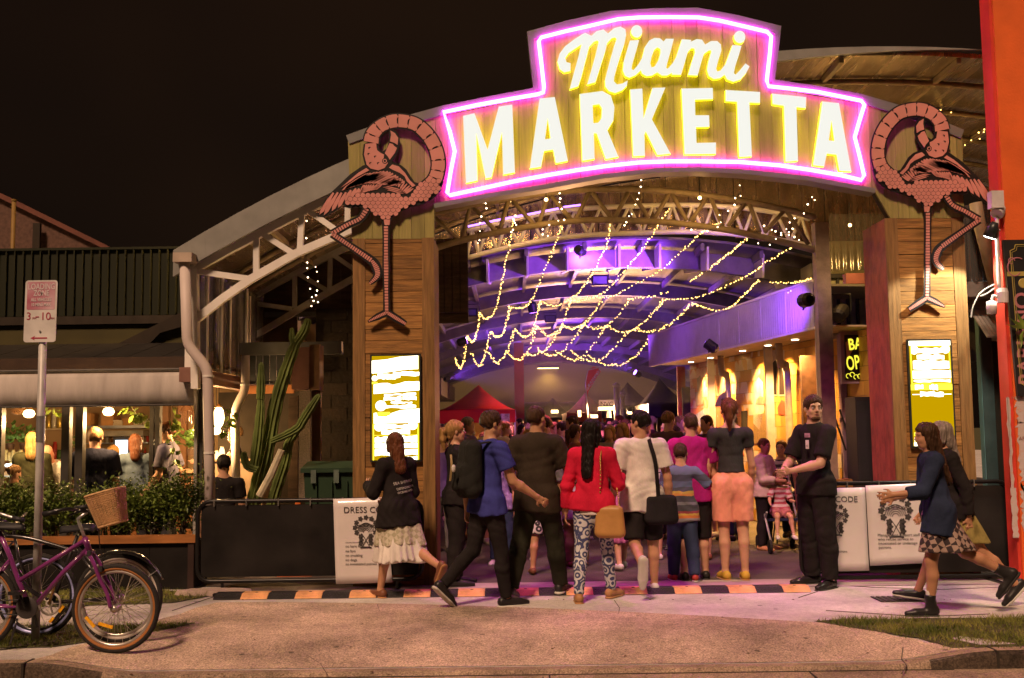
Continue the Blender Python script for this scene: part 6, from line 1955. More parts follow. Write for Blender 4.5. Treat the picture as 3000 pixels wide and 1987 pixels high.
for i,(px_,py_,on) in enumerate(((2905,680,True),(2925,618,False))):
 p = P(px_,py_,YO - .02)
 t = thing('spot_floodlight',p,['lit white floodlight on the orange wall corner aimed at the column','unlit white floodlight above the lit one on the orange corner'][i],'floodlight')
 tg = Vector((CR1 - .3,YF - .1,2.3)) if on else p + Vector((-.3,-.3,-.4))
 ax = (tg - p).normalized()
 MB().lathe(p,[(.03,-.1),(.06,-.04),(.065,.05)],14,ax).build('body',M_frame if on else M_wbox,t,smooth=True)
 MB().lathe(p + ax * .052,[(.055,0),(.055,.004)],14,ax).build('lens',glow('white_flood',(1,.97,.85),25) if on else M_wbox,t)
 MB().tube([p - ax * .05,P(2928,py_ - 5,YO)],.012,6).build('arm',M_wbox,t)
 if on:
  lamp('flood_light','SPOT',p + ax * .09,110,(1,.93,.72),t,tg,.04,95,.25)
YTL = 12.4
ts = thing('teal_shopfront',(P(2880,1200,YTL).x,YTL,0),'teal painted shopfront recess with dark door beside the orange wall','building')
M_teal = mat('teal_paint',(.13,.25,.26),.55,var=.12,scale=3)
def bx2(p0,p1,Y,d,nm,m):
 a,b = P(*p0,Y),P(*p1,Y)
 return MB().box((min(a.x,b.x),Y,max(.004,min(a.z,b.z))),(max(a.x,b.x),Y + d,max(a.z,b.z))).build(nm,m,ts)
bx2((2800,900),(2866,1700),YTL,.1,'wall_panel',M_teal)
bx2((2867,900),(2905,1700),YTL,.1,'wall_panel',M_teal)
bx2((2906,1000),(2990,1700),YTL + .05,.06,'door',M_core)
bx2((2903,960),(2909,1700),YTL - .02,.06,'door_jamb',mat('dark_teal',(.05,.08,.08),.5))
bx2((2800,826),(2930,868),YTL - .3,.3,'box_gutter',mat('grey_box',(.28,.27,.26),.5))
bx2((2800,868),(2990,925),YTL,.1,'lining',mat('grey_lining',(.22,.22,.22),.6))
v0,v1 = P(2838,925,YTL),P(2935,925,YTL)
n_ = 9
for k in range(n_):
 xa1 = v0.x + (v1.x - v0.x) * k / n_; xb1 = v0.x + (v1.x - v0.x) * (k + 1) / n_ - .006
 MB().prism([(xa1,YTL - .02,v0.z + .05),(xb1,YTL - .02,v0.z + .05),(xb1,YTL - .45,v0.z - .3),(xa1,YTL - .45,v0.z - .3)],(0,-.005,.02)).build('awning_sheet',mat('zinc_sheet',(.50,.48,.45),.4,metal=.3,rnd=.1),ts)
corrugated('clear_panel',(P(2815,700,12.1).x,12.1,0),(P(2960,700,12.1).x,12.1,0),P(2860,826,12.1).z,P(2860,600,12.1).z,.12,.03,glass('clear_sheet_bright',(.6,.58,.55),.08,.65),ts,(0,-1,0))
MB().tube([P(2858,595,11.9),P(2868,650,11.9),P(2920,850,11.9)],.07,12).build('diagonal_pipe',mat('cream_pipe',(.45,.36,.24),.5),ts,smooth=True)
for i,(px_,py_,w_,h_,Y,lab) in enumerate([(2440,1420,60,30,11.6,'small brown timber crate on top of the stack behind the notices'),(2660,1655,80,60,11.2,'brown timber crate on the ground under the notices'),(2760,1655,70,60,11.25,'second timber crate on the ground beside the barrier foot')]):
 a,b = P(px_,py_ - h_ / 2,Y),P(px_ + w_,py_ + h_,Y)
 z0_ = max(b.z,.02) if i else b.z
 t = thing('timber_crate',((a.x + b.x) / 2,Y + .12,z0_),lab,'crate')
 for k in range(3):
  za = z0_ + (a.z - z0_) * k / 3; zb2 = z0_ + (a.z - z0_) * (k + 1) / 3 - .008
  MB().box((a.x,Y,za),(b.x,Y + .015,zb2)).build('slat',M_plank,t)
  MB().box((a.x,Y + .25,za),(b.x,Y + .265,zb2)).build('slat',M_plank,t)
 for xx in (a.x,b.x - .02):
  MB().box((xx,Y + .0155,z0_),(xx + .02,Y + .2495,a.z)).build('side',M_plank,t)
a = P(2440,1440,11.7)
MB().box((a.x - .15,11.6,0.004),(a.x + .55,12.0,a.z - .03)).build('stand',M_core,label='dark stand carrying the small crate behind the notices',cat='stand')
# ================================================================== bicycles at the sign pole
M_tyre = mat('black_tyre',(.02,.018,.017),.8,bump=.3,bscale=60)
M_gum = mat('gum_wall',(.30,.12,.035),.7)
M_rim = mat('alloy_rim',(.50,.46,.42),.3,metal=.7)
M_spoke = mat('spoke_steel',(.5,.48,.42),.3,metal=.8)
M_purple = mat('purple_frame',(.18,.030,.16),.3,var=.15,scale=4,coat=.6)
M_bkf = mat('black_frame',(.018,.016,.018),.3,coat=.5)
M_rubber = mat('saddle_black',(.02,.02,.022),.5)
M_reflect = mat('amber_reflector',(.9,.40,.02),.25,var=.3,scale=60)
M_white = mat('white_wall',(.52,.47,.42),.6)
M_refblue = mat('blue_reflective',(.42,.46,.85),.25,metal=.1)
def wheel(t,c,R,Y,gum,rimm,spokes=28,name='wheel',side=None):
 c = Vector(c)
 w = thing_part('wheel',t,c)
 def ring(r,rad,nm,m,n=48,flat=1.0,k=8):
  mb = MB(); v,f = [],[]
  for i in range(n):
   a = 6.28318 * i / n
   for j in range(k):
    b = 6.28318 * j / k
    rr = r + rad * math.cos(b)
    v.append((c.x + rr * math.cos(a),Y + rad * flat * math.sin(b),c.z + rr * math.sin(a)))
  for i in range(n):
   for j in range(k):
    f.append((i * k + j,i * k + (j + 1) % k,((i + 1) % n) * k + (j + 1) % k,((i + 1) % n) * k + j))
  mb.v,mb.f = v,f
  return mb.build(nm,m,w,smooth=True)
 ring(R - .022,.022,'tyre',M_tyre)
 ring(R - .036,.0165,'sidewall',gum,flat=1.25)
 ring(R - .058,.0135,'rim',rimm,flat=.9)
 mb = MB()
 for i in range(spokes):
  a = 6.28318 * i / spokes; s = 1 if i % 2 else -1
  a2 = a + (.9 if (i // 2) % 2 else -.9)
  mb.tube([(c.x + .03 * math.cos(a2),Y + .03 * s,c.z + .03 * math.sin(a2)),(c.x + (R - .066) * math.cos(a),Y,c.z + (R - .066) * math.sin(a))],.0016,4)
 o = mb.build('spokes',M_spoke,w); o['kind'] = 'stuff'
 MB().lathe((c.x,Y - .045,c.z),[(.012,0),(.03,.012),(.014,.02),(.014,.07),(.03,.078),(.012,.09)],12,(0,1,0)).build('hub',M_rim,w,smooth=True)
 return w
def thing_part(name,parent,loc):
 """a part made of pieces: its first mesh is a small carrier at the hub"""
 return MB().lathe((loc[0],loc[1] - .05,loc[2]),[(.009,0),(.009,.1)],8,(0,1,0)).build(name,M_rim,parent)
YB1 = 7.94
def B(p,Y=YB1): return P(p[0] / 3.733,1480 + p[1] / 3.733,Y)       # detail coordinates of the bicycle view
b1 = thing('bicycle',(P(340,1885,YB1).x - .5,YB1,0),'purple bicycle with amber reflectors and wicker basket leaning at the signpost','bicycle')
R1 = .325
cw = B((1268,1060)); cw = Vector((cw.x,YB1,R1 + .002 + gz(cw.x,YB1)))
wheel(b1,cw,R1,YB1,M_gum,M_rim)
rear = Vector((cw.x - 1.04,YB1,R1 + .004))
wheel(b1,rear,R1,YB1,M_gum,M_rim)
def tb(pts,r,nm,m,par=b1,n=10): return MB().tube([Vector(p) for p in pts],r,n).build(nm,m,par,smooth=True)
def B1(p): q = B(p); return Vector((q.x,YB1,q.z))
ht,hb_ = B1((925,355)),B1((985,520))
tb([ht,hb_],.022,'head_tube',M_purple)
bb = B1((330,1110)); st = B1((0,290)); sj = B1((205,830))
tb([B1((930,385)),sj],.017,'top_tube',M_purple)
tb([B1((965,475)),B1((690,740)),bb + Vector((.05,0,.02))],.0185,'down_tube',M_purple)
tb([B1((-10,290)),B1((110,560)),sj,bb],.018,'seat_tube',M_purple)
for s in (-1,1):
 tb([bb + Vector((0,s * .02,0)),rear + Vector((0,s * .05,0))],.010,'chain_stay',M_purple)
 tb([B1((110,600)) + Vector((0,s * .02,0)),rear + Vector((0,s * .05,0))],.009,'seat_stay',M_purple)
 fk = smooth_path([hb_ + Vector((0,s * .035,-.0)),B1((1060,640)) + Vector((0,s * .05,0)),B1((1120,800)) + Vector((0,s * .05,0)),B1((1200,960)) + Vector((0,s * .05,0)),cw + Vector((-.02,s * .05,.01))],4)
 tb(fk,.0145,'fork_blade',M_purple)
tb([hb_ + Vector((0,-.05,0)),hb_ + Vector((0,.05,0))],.02,'fork_crown',M_purple)
tb([ht,B1((870,210)),B1((850,150)),B1((950,80))],.0125,'stem',M_alu)
hbp = B1((960,60))
tb(smooth_path([hbp + Vector((-.20,-.28,.0)),hbp + Vector((-.05,-.24,.03)),hbp + Vector((.01,-.1,.0)),hbp,hbp + Vector((.01,.1,.0)),hbp + Vector((-.05,.24,.03)),hbp + Vector((-.2,.28,0))],4),.012,'handlebar',M_bkf)
for s in (-1,1):
 tb([hbp + Vector((-.21,s * .28,0)),hbp + Vector((-.11,s * .265,.012))],.017,'grip',M_rubber)
 tb([hbp + Vector((-.03,s * .2,.01)),hbp + Vector((.05,s * .16,.02)),hbp + Vector((-.06,s * .2,-.02))],.008,'brake_lever',M_bkf)
tb(smooth_path([hbp + Vector((.02,-.1,.02)),B1((1090,200)) + Vector((0,-.05,0)),B1((1090,430)),B1((1130,690))],5),.004,'brake_cable',M_bkf)
def saddle(p,ang,par):
 mb = MB(); prof = [(-.13,.075,.0),(-.10,.085,.012),(-.03,.07,.010),(.05,.035,.0),(.12,.022,-.004),(.14,.012,-.01)]
 v,f = [],[]; K = 10
 for (x,hw,z) in prof:
  for j in range(K):
   a = 6.28318 * j / K
   v.append((p.x + ang * x,p.y + hw * math.cos(a),p.z + z + .022 * math.sin(a) - (.02 if abs(math.cos(a)) > .8 else 0)))
 n_ = len(prof)
 for i in range(n_ - 1):
  for j in range(K):
   f.append((i * K + j,i * K + (j + 1) % K,(i + 1) * K + (j + 1) % K,(i + 1) * K + j))
 f += [tuple(reversed(range(K))),tuple(range((n_ - 1) * K,n_ * K))]
 mb.v,mb.f = v,f
 return mb.build('saddle',M_rubber,par,smooth=True)
saddle(B1((60,225)),1,b1)
tb([B1((-10,290)),B1((-40,220))],.012,'seat_post',M_alu)
MB().lathe((bb.x,YB1 - .06,bb.z),[(.075,0),(.08,.004),(.08,.008),(.03,.01)],28,(0,1,0)).build('chain_guard',mat('smoked_plastic',(.05,.045,.045),.3),b1,smooth=True)
MB().lathe((bb.x,YB1 - .045,bb.z),[(.06,0),(.06,.006)],24,(0,1,0)).build('chainring',M_iron,b1)
tb([bb + Vector((0,-.075,0)),B1((270,950)) + Vector((0,-.08,0))],.009,'crank_arm',M_iron)
MB().box(tuple(B1((270,930)) + Vector((-.045,-.17,-.012))),tuple(B1((270,930)) + Vector((.045,-.09,.012)))).build('pedal',M_bkf,b1)
tb([bb + Vector((0,.05,0)),bb + Vector((.03,.06,-.16))],.009,'crank_arm',M_iron)
mb = MB(); mb.tube([bb + Vector((0,-.04,.058)),rear + Vector((0,-.04,.035)),rear + Vector((-.035,-.04,0)),rear + Vector((0,-.04,-.035)),bb + Vector((0,-.04,-.058))],.005,5); mb.build('chain',M_iron,b1)
tb([B1((190,1240)),B1((110,1520))],.008,'kickstand',M_bkf)
for (p,q) in (((945,1220),(1040,1330)),((1085,1290),(1240,1335))):
 a,b = B1(p),B1(q)
 MB().beam(a + Vector((0,-.012,0)),b + Vector((0,-.012,0)),.012,.022).build('reflector',M_reflect,b1)
for p in ((1000,520),(1125,690)):
 q = B1(p); MB().box(tuple(q + Vector((-.012,-.055,-.02))),tuple(q + Vector((.012,-.03,.02)))).build('brake_pad',M_iron,b1)
M_wick = mat('wicker',(.60,.37,.18),.7,var=.15,scale=30,bump=.5,bscale=60)
bk = thing('wicker_basket',B((1200,120)),'tapered wicker basket hung on the purple bicycle handlebar','basket')
axT = B1((1150,-142)); axB = B1((1238,205));
axis = (axT - axB).normalized(); Hh = (axT - axB).length
sx = Vector((axis.z,0,-axis.x))
def bpt(u,a):
 rx = .085 + .035 * u; ry = .11 + .04 * u
 c = axB + axis * (Hh * u)
 sq = 1 / max(abs(math.cos(a)) ** 4 + abs(math.sin(a)) ** 4,.01) ** .25
 return c + sx * (rx * sq * math.cos(a)) + Vector((0,1,0)) * (ry * sq * math.sin(a))
NSt = 30
for i in range(NSt):
 a = 6.28318 * i / NSt
 MB().tube([bpt(0,a),bpt(.5,a),bpt(1,a)],.0042,5).build('stake',M_wick,bk)
mb = MB()
for k in range(26):
 u = .03 + .95 * k / 26
 pts = []
 for i in range(60):
  a = 6.28318 * i / 60
  p = bpt(u,a); c = axB + axis * (Hh * u)
  o_ = (p - c).normalized() * (.0045 * (1 if (i // 1 + k) % 2 else -1))
  pts.append(p + o_)
 mb.tube(pts,.0043,4,closed=True)
o = mb.build('weave',M_wick,bk); o['kind'] = 'stuff'
for u,r in ((1.0,.009),(.0,.008)):
 MB().tube([bpt(u,6.28318 * i / 40) for i in range(40)],r,6,closed=True).build('rim',M_wick,bk,smooth=True)
MB().prism([bpt(.01,6.28318 * i / 24) for i in range(24)],tuple(axis * .006)).build('base',M_wick,bk)
MB().tube([B1((1070,30)),B1((1000,60))],.006,5).build('strap',M_bkf,bk)
YB2 = 8.22
b2 = thing('bicycle',(P(240,1850,YB2).x,YB2,0),'black cruiser bicycle with white-wall tyre behind the purple one','bicycle')
def B2(p): q = B(p,YB2); return Vector((q.x,YB2,q.z))
c2 = B2((1300,960)); c2 = Vector((c2.x,YB2,.33))
wheel(b2,c2,.335,YB2,M_white,M_rim)
f2 = c2 + Vector((-1.08,0,0))
wheel(b2,f2,.335,YB2,M_white,M_rim)
def tb2(pts,r,nm,m): return tb(pts,r,nm,m,b2)
bb2 = B2((575,1065))
tb2([bb2,B2((850,330))],.015,'seat_tube',M_bkf)
tb2(smooth_path([B2((850,520)),B2((600,440)),B2((300,360)),B2((50,335))],5),.016,'top_tube',M_bkf)
tb2(smooth_path([bb2,B2((300,900)),B2((60,560)),B2((30,340))],5),.016,'down_tube',M_bkf)
for s in (-1,1):
 tb2([bb2 + Vector((0,s * .03,0)),c2 + Vector((0,s * .06,0))],.010,'chain_stay',M_bkf)
 tb2([B2((840,470)) + Vector((0,s * .03,0)),c2 + Vector((0,s * .06,0))],.009,'seat_stay',M_bkf)
 tb2([B2((40,420)) + Vector((0,s * .04,0)),f2 + Vector((0,s * .05,0))],.012,'fork_blade',M_bkf)
tb2([B2((850,330)),B2((840,370))],.012,'seat_post',M_alu)
saddle(B2((860,250)),-1,b2)
tb2([B2((40,420)),B2((10,150))],.015,'head_tube',M_bkf)
tb2(smooth_path([B2((0,150)) + Vector((0,-.02,0)),B2((110,80)) + Vector((0,-.25,.02)),B2((220,65)) + Vector((0,-.3,0)),B2((330,100)) + Vector((0,-.3,0)),B2((450,130)) + Vector((0,-.3,0))],5),.012,'handlebar',M_alu)
tb2([B2((340,105)) + Vector((0,-.3,0)),B2((460,132)) + Vector((0,-.3,0))],.018,'grip',M_rubber)
mb = MB(); v,f = [],[]
for i in range(25):                        # rear mudguard
 a = math.radians(22 + 100 * i / 24)
 for w_ in (-.03,-.015,.015,.03):
  rr = .365 - abs(w_) * .3
  v.append((c2.x + rr * math.cos(a),YB2 + w_,c2.z + rr * math.sin(a)))
for i in range(24):
 for j in range(3):
  f.append((i * 4 + j,i * 4 + j + 1,(i + 1) * 4 + j + 1,(i + 1) * 4 + j))
mb.v,mb.f = v,f
o = mb.build('mudguard',M_bkf,b2,smooth=True); o.modifiers.new('t','SOLIDIFY').thickness = .003
tb2([c2,c2 + Vector((.36 * math.cos(math.radians(35)),-.03,.36 * math.sin(math.radians(35))))],.003,'mudguard_stay',M_alu)
mb = MB()
for i in range(5):
 a = 6.28318 * i / 5
 mb.beam(bb2 + Vector((.02 * math.cos(a),-.05,.02 * math.sin(a))),bb2 + Vector((.075 * math.cos(a),-.05,.075 * math.sin(a))),.004,.02,(0,1,0))
mb.tube([bb2 + Vector((.08 * math.cos(t_),-.05,.08 * math.sin(t_))) for t_ in np.linspace(0,6.2832,33)[:-1]],.009,6,closed=True)
mb.tube([bb2 + Vector((.022 * math.cos(t_),-.052,.022 * math.sin(t_))) for t_ in np.linspace(0,6.2832,17)[:-1]],.008,6,closed=True)
mb.build('chainring',M_white,b2,smooth=True)
tb2([bb2 + Vector((0,-.065,0)),B2((660,790)) + Vector((0,-.065,0))],.009,'crank_arm',mat('brassy',(.35,.22,.08),.35,metal=.7))
tb2([bb2 + Vector((0,.05,0)),B2((680,1210)) + Vector((0,.05,0))],.009,'crank_arm',M_alu)
a = B2((685,1200)); MB().beam(a + Vector((-.06,-.02,-.05)),a + Vector((.03,-.02,.06)),.06,.02).build('pedal',M_bkf,b2)
MB().beam(a + Vector((-.075,-.055,-.045)),a + Vector((-.045,-.055,-.01)),.008,.02).build('reflector',M_reflect,b2)
MB().beam(a + Vector((-.005,-.055,.03)),a + Vector((.03,-.055,.075)),.008,.02).build('reflector',M_reflect,b2)
YB3 = 8.5
b3 = thing('bicycle',(P(100,1850,YB3).x - .6,YB3,0),'bicycle with blue reflective tyre wall mostly hidden behind the others','bicycle')
c3 = B((410,980),YB3); c3 = Vector((c3.x,YB3,.32))
wheel(b3,c3,.325,YB3,M_refblue,M_bkf,20)
c3r = c3 + Vector((-1.05,0,0)); wheel(b3,c3r,.325,YB3,M_refblue,M_bkf,20)
tb([c3r,c3r + Vector((.45,0,-.04)),c3 + Vector((-.2,0,.42)),c3r + Vector((.3,0,.42)),c3r],.014,'frame',M_bkf,b3)
tb([c3 + Vector((-.2,0,.5)),c3 + Vector((-.14,-.04,.3)),c3 + Vector((0,-.05,0))],.012,'fork',M_bkf,b3)
tb([c3 + Vector((-.22,-.25,.62)),c3 + Vector((-.2,0,.55)),c3 + Vector((-.22,.25,.62))],.011,'handlebar',M_bkf,b3)
# ================================================================== people: implicit bodies meshed by surface nets
def _surfnet(F,o,h):
 s = F < 0
 nx,ny,nz = F.shape
 c = np.zeros((nx - 1,ny - 1,nz - 1),np.int8)
 for i in (0,1):
  for j in (0,1):
   for k in (0,1):
    c += s[i:nx - 1 + i,j:ny - 1 + j,k:nz - 1 + k]
 act = (c > 0) & (c < 8)
 idx = np.full(act.shape,-1,np.int64)
 ii,jj,kk = np.nonzero(act)
 n = len(ii)
 idx[ii,jj,kk] = np.arange(n)
 pos = np.zeros((n,3)); cnt = np.zeros(n)
 V = {}
 for i in (0,1):
  for j in (0,1):
   for k in (0,1):
    V[i,j,k] = F[ii + i,jj + j,kk + k]
 for a in V:
  for ax in range(3):
   if a[ax] == 0:
    b = list(a); b[ax] = 1; b = tuple(b)
    va,vb = V[a],V[b]
    m = (va < 0) != (vb < 0)
    t = np.where(m,va / np.where(m,va - vb,1),0)
    p = np.array(a,float)[None,:].repeat(n,0)
    p[:,ax] += t
    pos += p * m[:,None]; cnt += m
 pos = pos / np.maximum(cnt,1)[:,None] + np.stack([ii,jj,kk],1)
 verts = pos * h + np.asarray(o)
 faces = []
 for ax in range(3):
  sl0 = [slice(None)] * 3; sl1 = [slice(None)] * 3
  sl0[ax] = slice(0,-1); sl1[ax] = slice(1,None)
  a,b = s[tuple(sl0)],s[tuple(sl1)]
  e = a != b
  u,v = (ax + 1) % 3,(ax + 2) % 3
  sh = list(e.shape)
  inner = [slice(None)] * 3
  inner[u] = slice(1,sh[u] - 1); inner[v] = slice(1,sh[v] - 1)
  mask = np.zeros_like(e); mask[tuple(inner)] = e[tuple(inner)]
  q = np.stack(np.nonzero(mask),1)
  if len(q) == 0:
   continue
  flip = a[tuple(q.T)]
  def cell(du,dv):
   r = q.copy(); r[:,u] += du; r[:,v] += dv
   return idx[tuple(r.T)]
  quad = np.stack([cell(-1,-1),cell(0,-1),cell(0,0),cell(-1,0)],1)
  quad[~flip] = quad[~flip][:,::-1]
  faces.append(quad)
 return verts,np.concatenate(faces) if faces else np.zeros((0,4),int)
def _np(v): return np.array([v[0],v[1],v[2]],float)
class Fld:
 """smooth union of tapered capsules and ellipsoids"""
 def __init__(self): self.p = []; self.cuts = []; self.disp = None
 def cap(self,a,b,ra,rb=None,k=.02,flat=False,n=None,s=1.0,sub=False):
  self.p.append(('c',_np(a),_np(b),ra,ra if rb is None else rb,k,flat,None if n is None else _np(n),s,sub)); return self
 def ell(self,c,r,R=None,k=.02,sub=False):
  self.p.append(('e',_np(c),_np(r),np.eye(3) if R is None else np.array(R),k,sub)); return self
 def chain(self,pts,rs,k=.02,**kw):
  for i in range(len(pts) - 1):
   self.cap(pts[i],pts[i + 1],rs[i],rs[i + 1],k,**kw)
  return self
 def cut(self,o,n):                       # removes the side n points to
  self.cuts.append((_np(o),_np(n) / np.linalg.norm(_np(n)))); return self
 def mesh(self,h,name='body'):
  lo = np.full(3,9e9); hi = -lo
  bbs = []
  for q in self.p:
   if q[0] == 'c':
    r = max(q[3],q[4]) + q[5] + 2 * h
    l,u = np.minimum(q[1],q[2]) - r,np.maximum(q[1],q[2]) + r
   else:
    r = q[2].max() + q[4] + 2 * h
    l,u = q[1] - r,q[1] + r
   bbs.append((l,u))
   if not q[-1]:
    lo,hi = np.minimum(lo,l),np.maximum(hi,u)
  lo -= h; hi += h
  N = np.ceil((hi - lo) / h).astype(int) + 1
  F = np.full(N,1.0,np.float32)
  gx = [lo[i] + h * np.arange(N[i]) for i in range(3)]
  for q,(l,u) in zip(self.p,bbs):
   i0 = np.clip(np.floor((l - lo) / h).astype(int),0,N); i1 = np.clip(np.ceil((u - lo) / h).astype(int) + 1,0,N)
   if (i1 <= i0).any(): continue
   X = gx[0][i0[0]:i1[0]][:,None,None]; Y = gx[1][i0[1]:i1[1]][None,:,None]; Z = gx[2][i0[2]:i1[2]][None,None,:]
   if q[0] == 'c':
    _,a,b,ra,rb,k,flat,n,s,sub = q
    px,py,pz = X - a[0],Y - a[1],Z - a[2]
    ba = b - a; L2 = max(ba @ ba,1e-9)
    if n is not None:
     w = (px * n[0] + py * n[1] + pz * n[2]) * (1 / s - 1)
     px,py,pz = px + n[0] * w,py + n[1] * w,pz + n[2] * w
     ba = ba + n * (ba @ n) * (1 / s - 1); L2 = max(ba @ ba,1e-9)
    t0 = (px * ba[0] + py * ba[1] + pz * ba[2]) / L2
    t = np.clip(t0,0,1)
    d = np.sqrt((px - ba[0] * t) ** 2 + (py - ba[1] * t) ** 2 + (pz - ba[2] * t) ** 2) - (ra + (rb - ra) * t)
    if n is not None: d = d * (0.5 + 0.5 * s)
    if flat: d = np.maximum(d,(t0 - 1) * math.sqrt(L2))
   else:
    _,c,r,R,k,sub = q
    px,py,pz = X - c[0],Y - c[1],Z - c[2]
    e = [(px * R[0,i] + py * R[1,i] + pz * R[2,i]) / r[i] for i in range(3)]
    d = (np.sqrt(e[0] ** 2 + e[1] ** 2 + e[2] ** 2) - 1) * r.min()
   blk = F[i0[0]:i1[0],i0[1]:i1[1],i0[2]:i1[2]]
   if sub:
    d = -d
    hh = np.maximum(k - np.abs(blk - d),0)
    blk[...] = np.maximum(blk,d) + hh * hh / (4 * k)
   else:
    hh = np.maximum(k - np.abs(blk - d),0)
    blk[...] = np.minimum(blk,d) - hh * hh / (4 * k)
  G = (gx[0][:,None,None],gx[1][None,:,None],gx[2][None,None,:])
  if self.disp is not None:
   near_ = np.abs(F) < .06
   F = np.where(near_,F + self.disp(*G),F)
  for o,n in self.cuts:
   F = np.maximum(F,(G[0] - o[0]) * n[0] + (G[1] - o[1]) * n[1] + (G[2] - o[2]) * n[2])
  v,f = _surfnet(F,lo,h)
  me = bpy.data.meshes.new(name)
  me.vertices.add(len(v)); me.vertices.foreach_set('co',v.astype(np.float32).ravel())
  me.loops.add(len(f) * 4); me.loops.foreach_set('vertex_index',f.astype(np.int32).ravel())
  me.polygons.add(len(f)); me.polygons.foreach_set('loop_start',np.arange(0,len(f) * 4,4,dtype=np.int32))
  me.polygons.foreach_set('use_smooth',np.ones(len(f),bool))
  me.update(calc_edges=True); me.validate()
  return me
def rotm(ax,a):
 c,s = math.cos(a),math.sin(a)
 if ax == 'x': return np.array([[1,0,0],[0,c,-s],[0,s,c]])
 if ax == 'y': return np.array([[c,0,s],[0,1,0],[-s,0,c]])
 return np.array([[c,-s,0],[s,c,0],[0,0,1]])
def rad(d): return math.radians(d)
def wrinkle(amp,f=14.0,ph=0.0,vert=.6):
 def fn(X,Y,Z):
  n1 = np.sin(f * .31 * X + 1.3 * ph) + np.sin(f * .43 * Z - ph) + np.sin(f * .37 * Y + f * .2 * Z)
  w = np.sin(f * .9 * (X * .7 + Z * .8) + 3.1 * n1 + ph)
  u = np.sin(f * 1.0 * (Z * .7 - X * .8 + Y * .6) - 2.7 * n1)
  return amp * (1 - 2 * np.abs(w)) * (.5 + .5 * np.sin(f * .45 * Z + f * .3 * Y + ph)) + amp * .8 * (1 - 2 * np.abs(u)) * (.5 - .5 * np.sin(f * .5 * Z + ph))
 return fn
# ------------------------------------------------------------------ cloth, skin and hair surfaces
def cloth(name,col,var=.24,rough=.85,bump=.8,scale=5,**k):
 return mat('cloth_' + name,col,rough,var=var,scale=scale,bump=bump,bscale=13,stretch=(1,.9,.6),spec=.08,**k)
def skin(name,col): return mat('skin_' + name,col,.5,var=.10,scale=9,spec=.4,bump=.08,bscale=60)
def hairm(name,col): return mat('hair_' + name,col,.42,var=.45,scale=5,stretch=(7,7,.8),bump=.8,bscale=11,detail=6,spec=.12)
SK = skin('fair',(.50,.27,.17)); SK2 = skin('tan',(.40,.20,.11)); SK3 = skin('olive',(.44,.23,.13))
H_BLK = hairm('black',(.012,.009,.008)); H_BRN = hairm('brown',(.05,.026,.014)); H_RED = hairm('auburn',(.10,.035,.016)); H_BLD = hairm('blonde',(.30,.17,.06)); H_GRY = hairm('grey',(.22,.18,.15)); H_LBR = hairm('light_brown',(.13,.07,.03))
def banded(name,stops,axis='z',scale=1.0,rough=.85):
 """stripes along the body height: stops = [(height, colour), ...]"""
 if name in _mats: return _mats[name]
 m,nt,out = _basemat(name); N,L = nt.nodes,nt.links
 b = N.new('ShaderNodeBsdfPrincipled'); b.inputs['Roughness'].default_value = rough
 tc = N.new('ShaderNodeTexCoord'); sx_ = N.new('ShaderNodeSeparateXYZ'); L.new(tc.outputs['Object'],sx_.inputs[0])
 mr = N.new('ShaderNodeMapRange'); z0,z1 = stops[0][0],stops[-1][0]
 mr.inputs['From Min'].default_value = z0; mr.inputs['From Max'].default_value = z1
 no = N.new('ShaderNodeTexNoise'); no.inputs['Scale'].default_value = 14; L.new(tc.outputs['Object'],no.inputs['Vector'])
 ma = N.new('ShaderNodeMath'); ma.operation = 'MULTIPLY_ADD'; ma.inputs[1].default_value = .03; L.new(no.outputs['Fac'],ma.inputs[0]); L.new(sx_.outputs[{'x': 0,'y': 1,'z': 2}[axis]],ma.inputs[2])
 L.new(ma.outputs[0],mr.inputs[0])
 rp = N.new('ShaderNodeValToRGB'); rp.color_ramp.interpolation = 'CONSTANT'
 el = rp.color_ramp.elements
 while len(el) < min(len(stops),30): el.new(.5)
 for e,(z,c) in zip(el,stops):
  e.position = (z - z0) / (z1 - z0); e.color = (*c,1)
 L.new(mr.outputs[0],rp.inputs[0]); L.new(rp.outputs[0],b.inputs['Base Color']); L.new(b.outputs[0],out.inputs[0])
 _mats[name] = m; return m
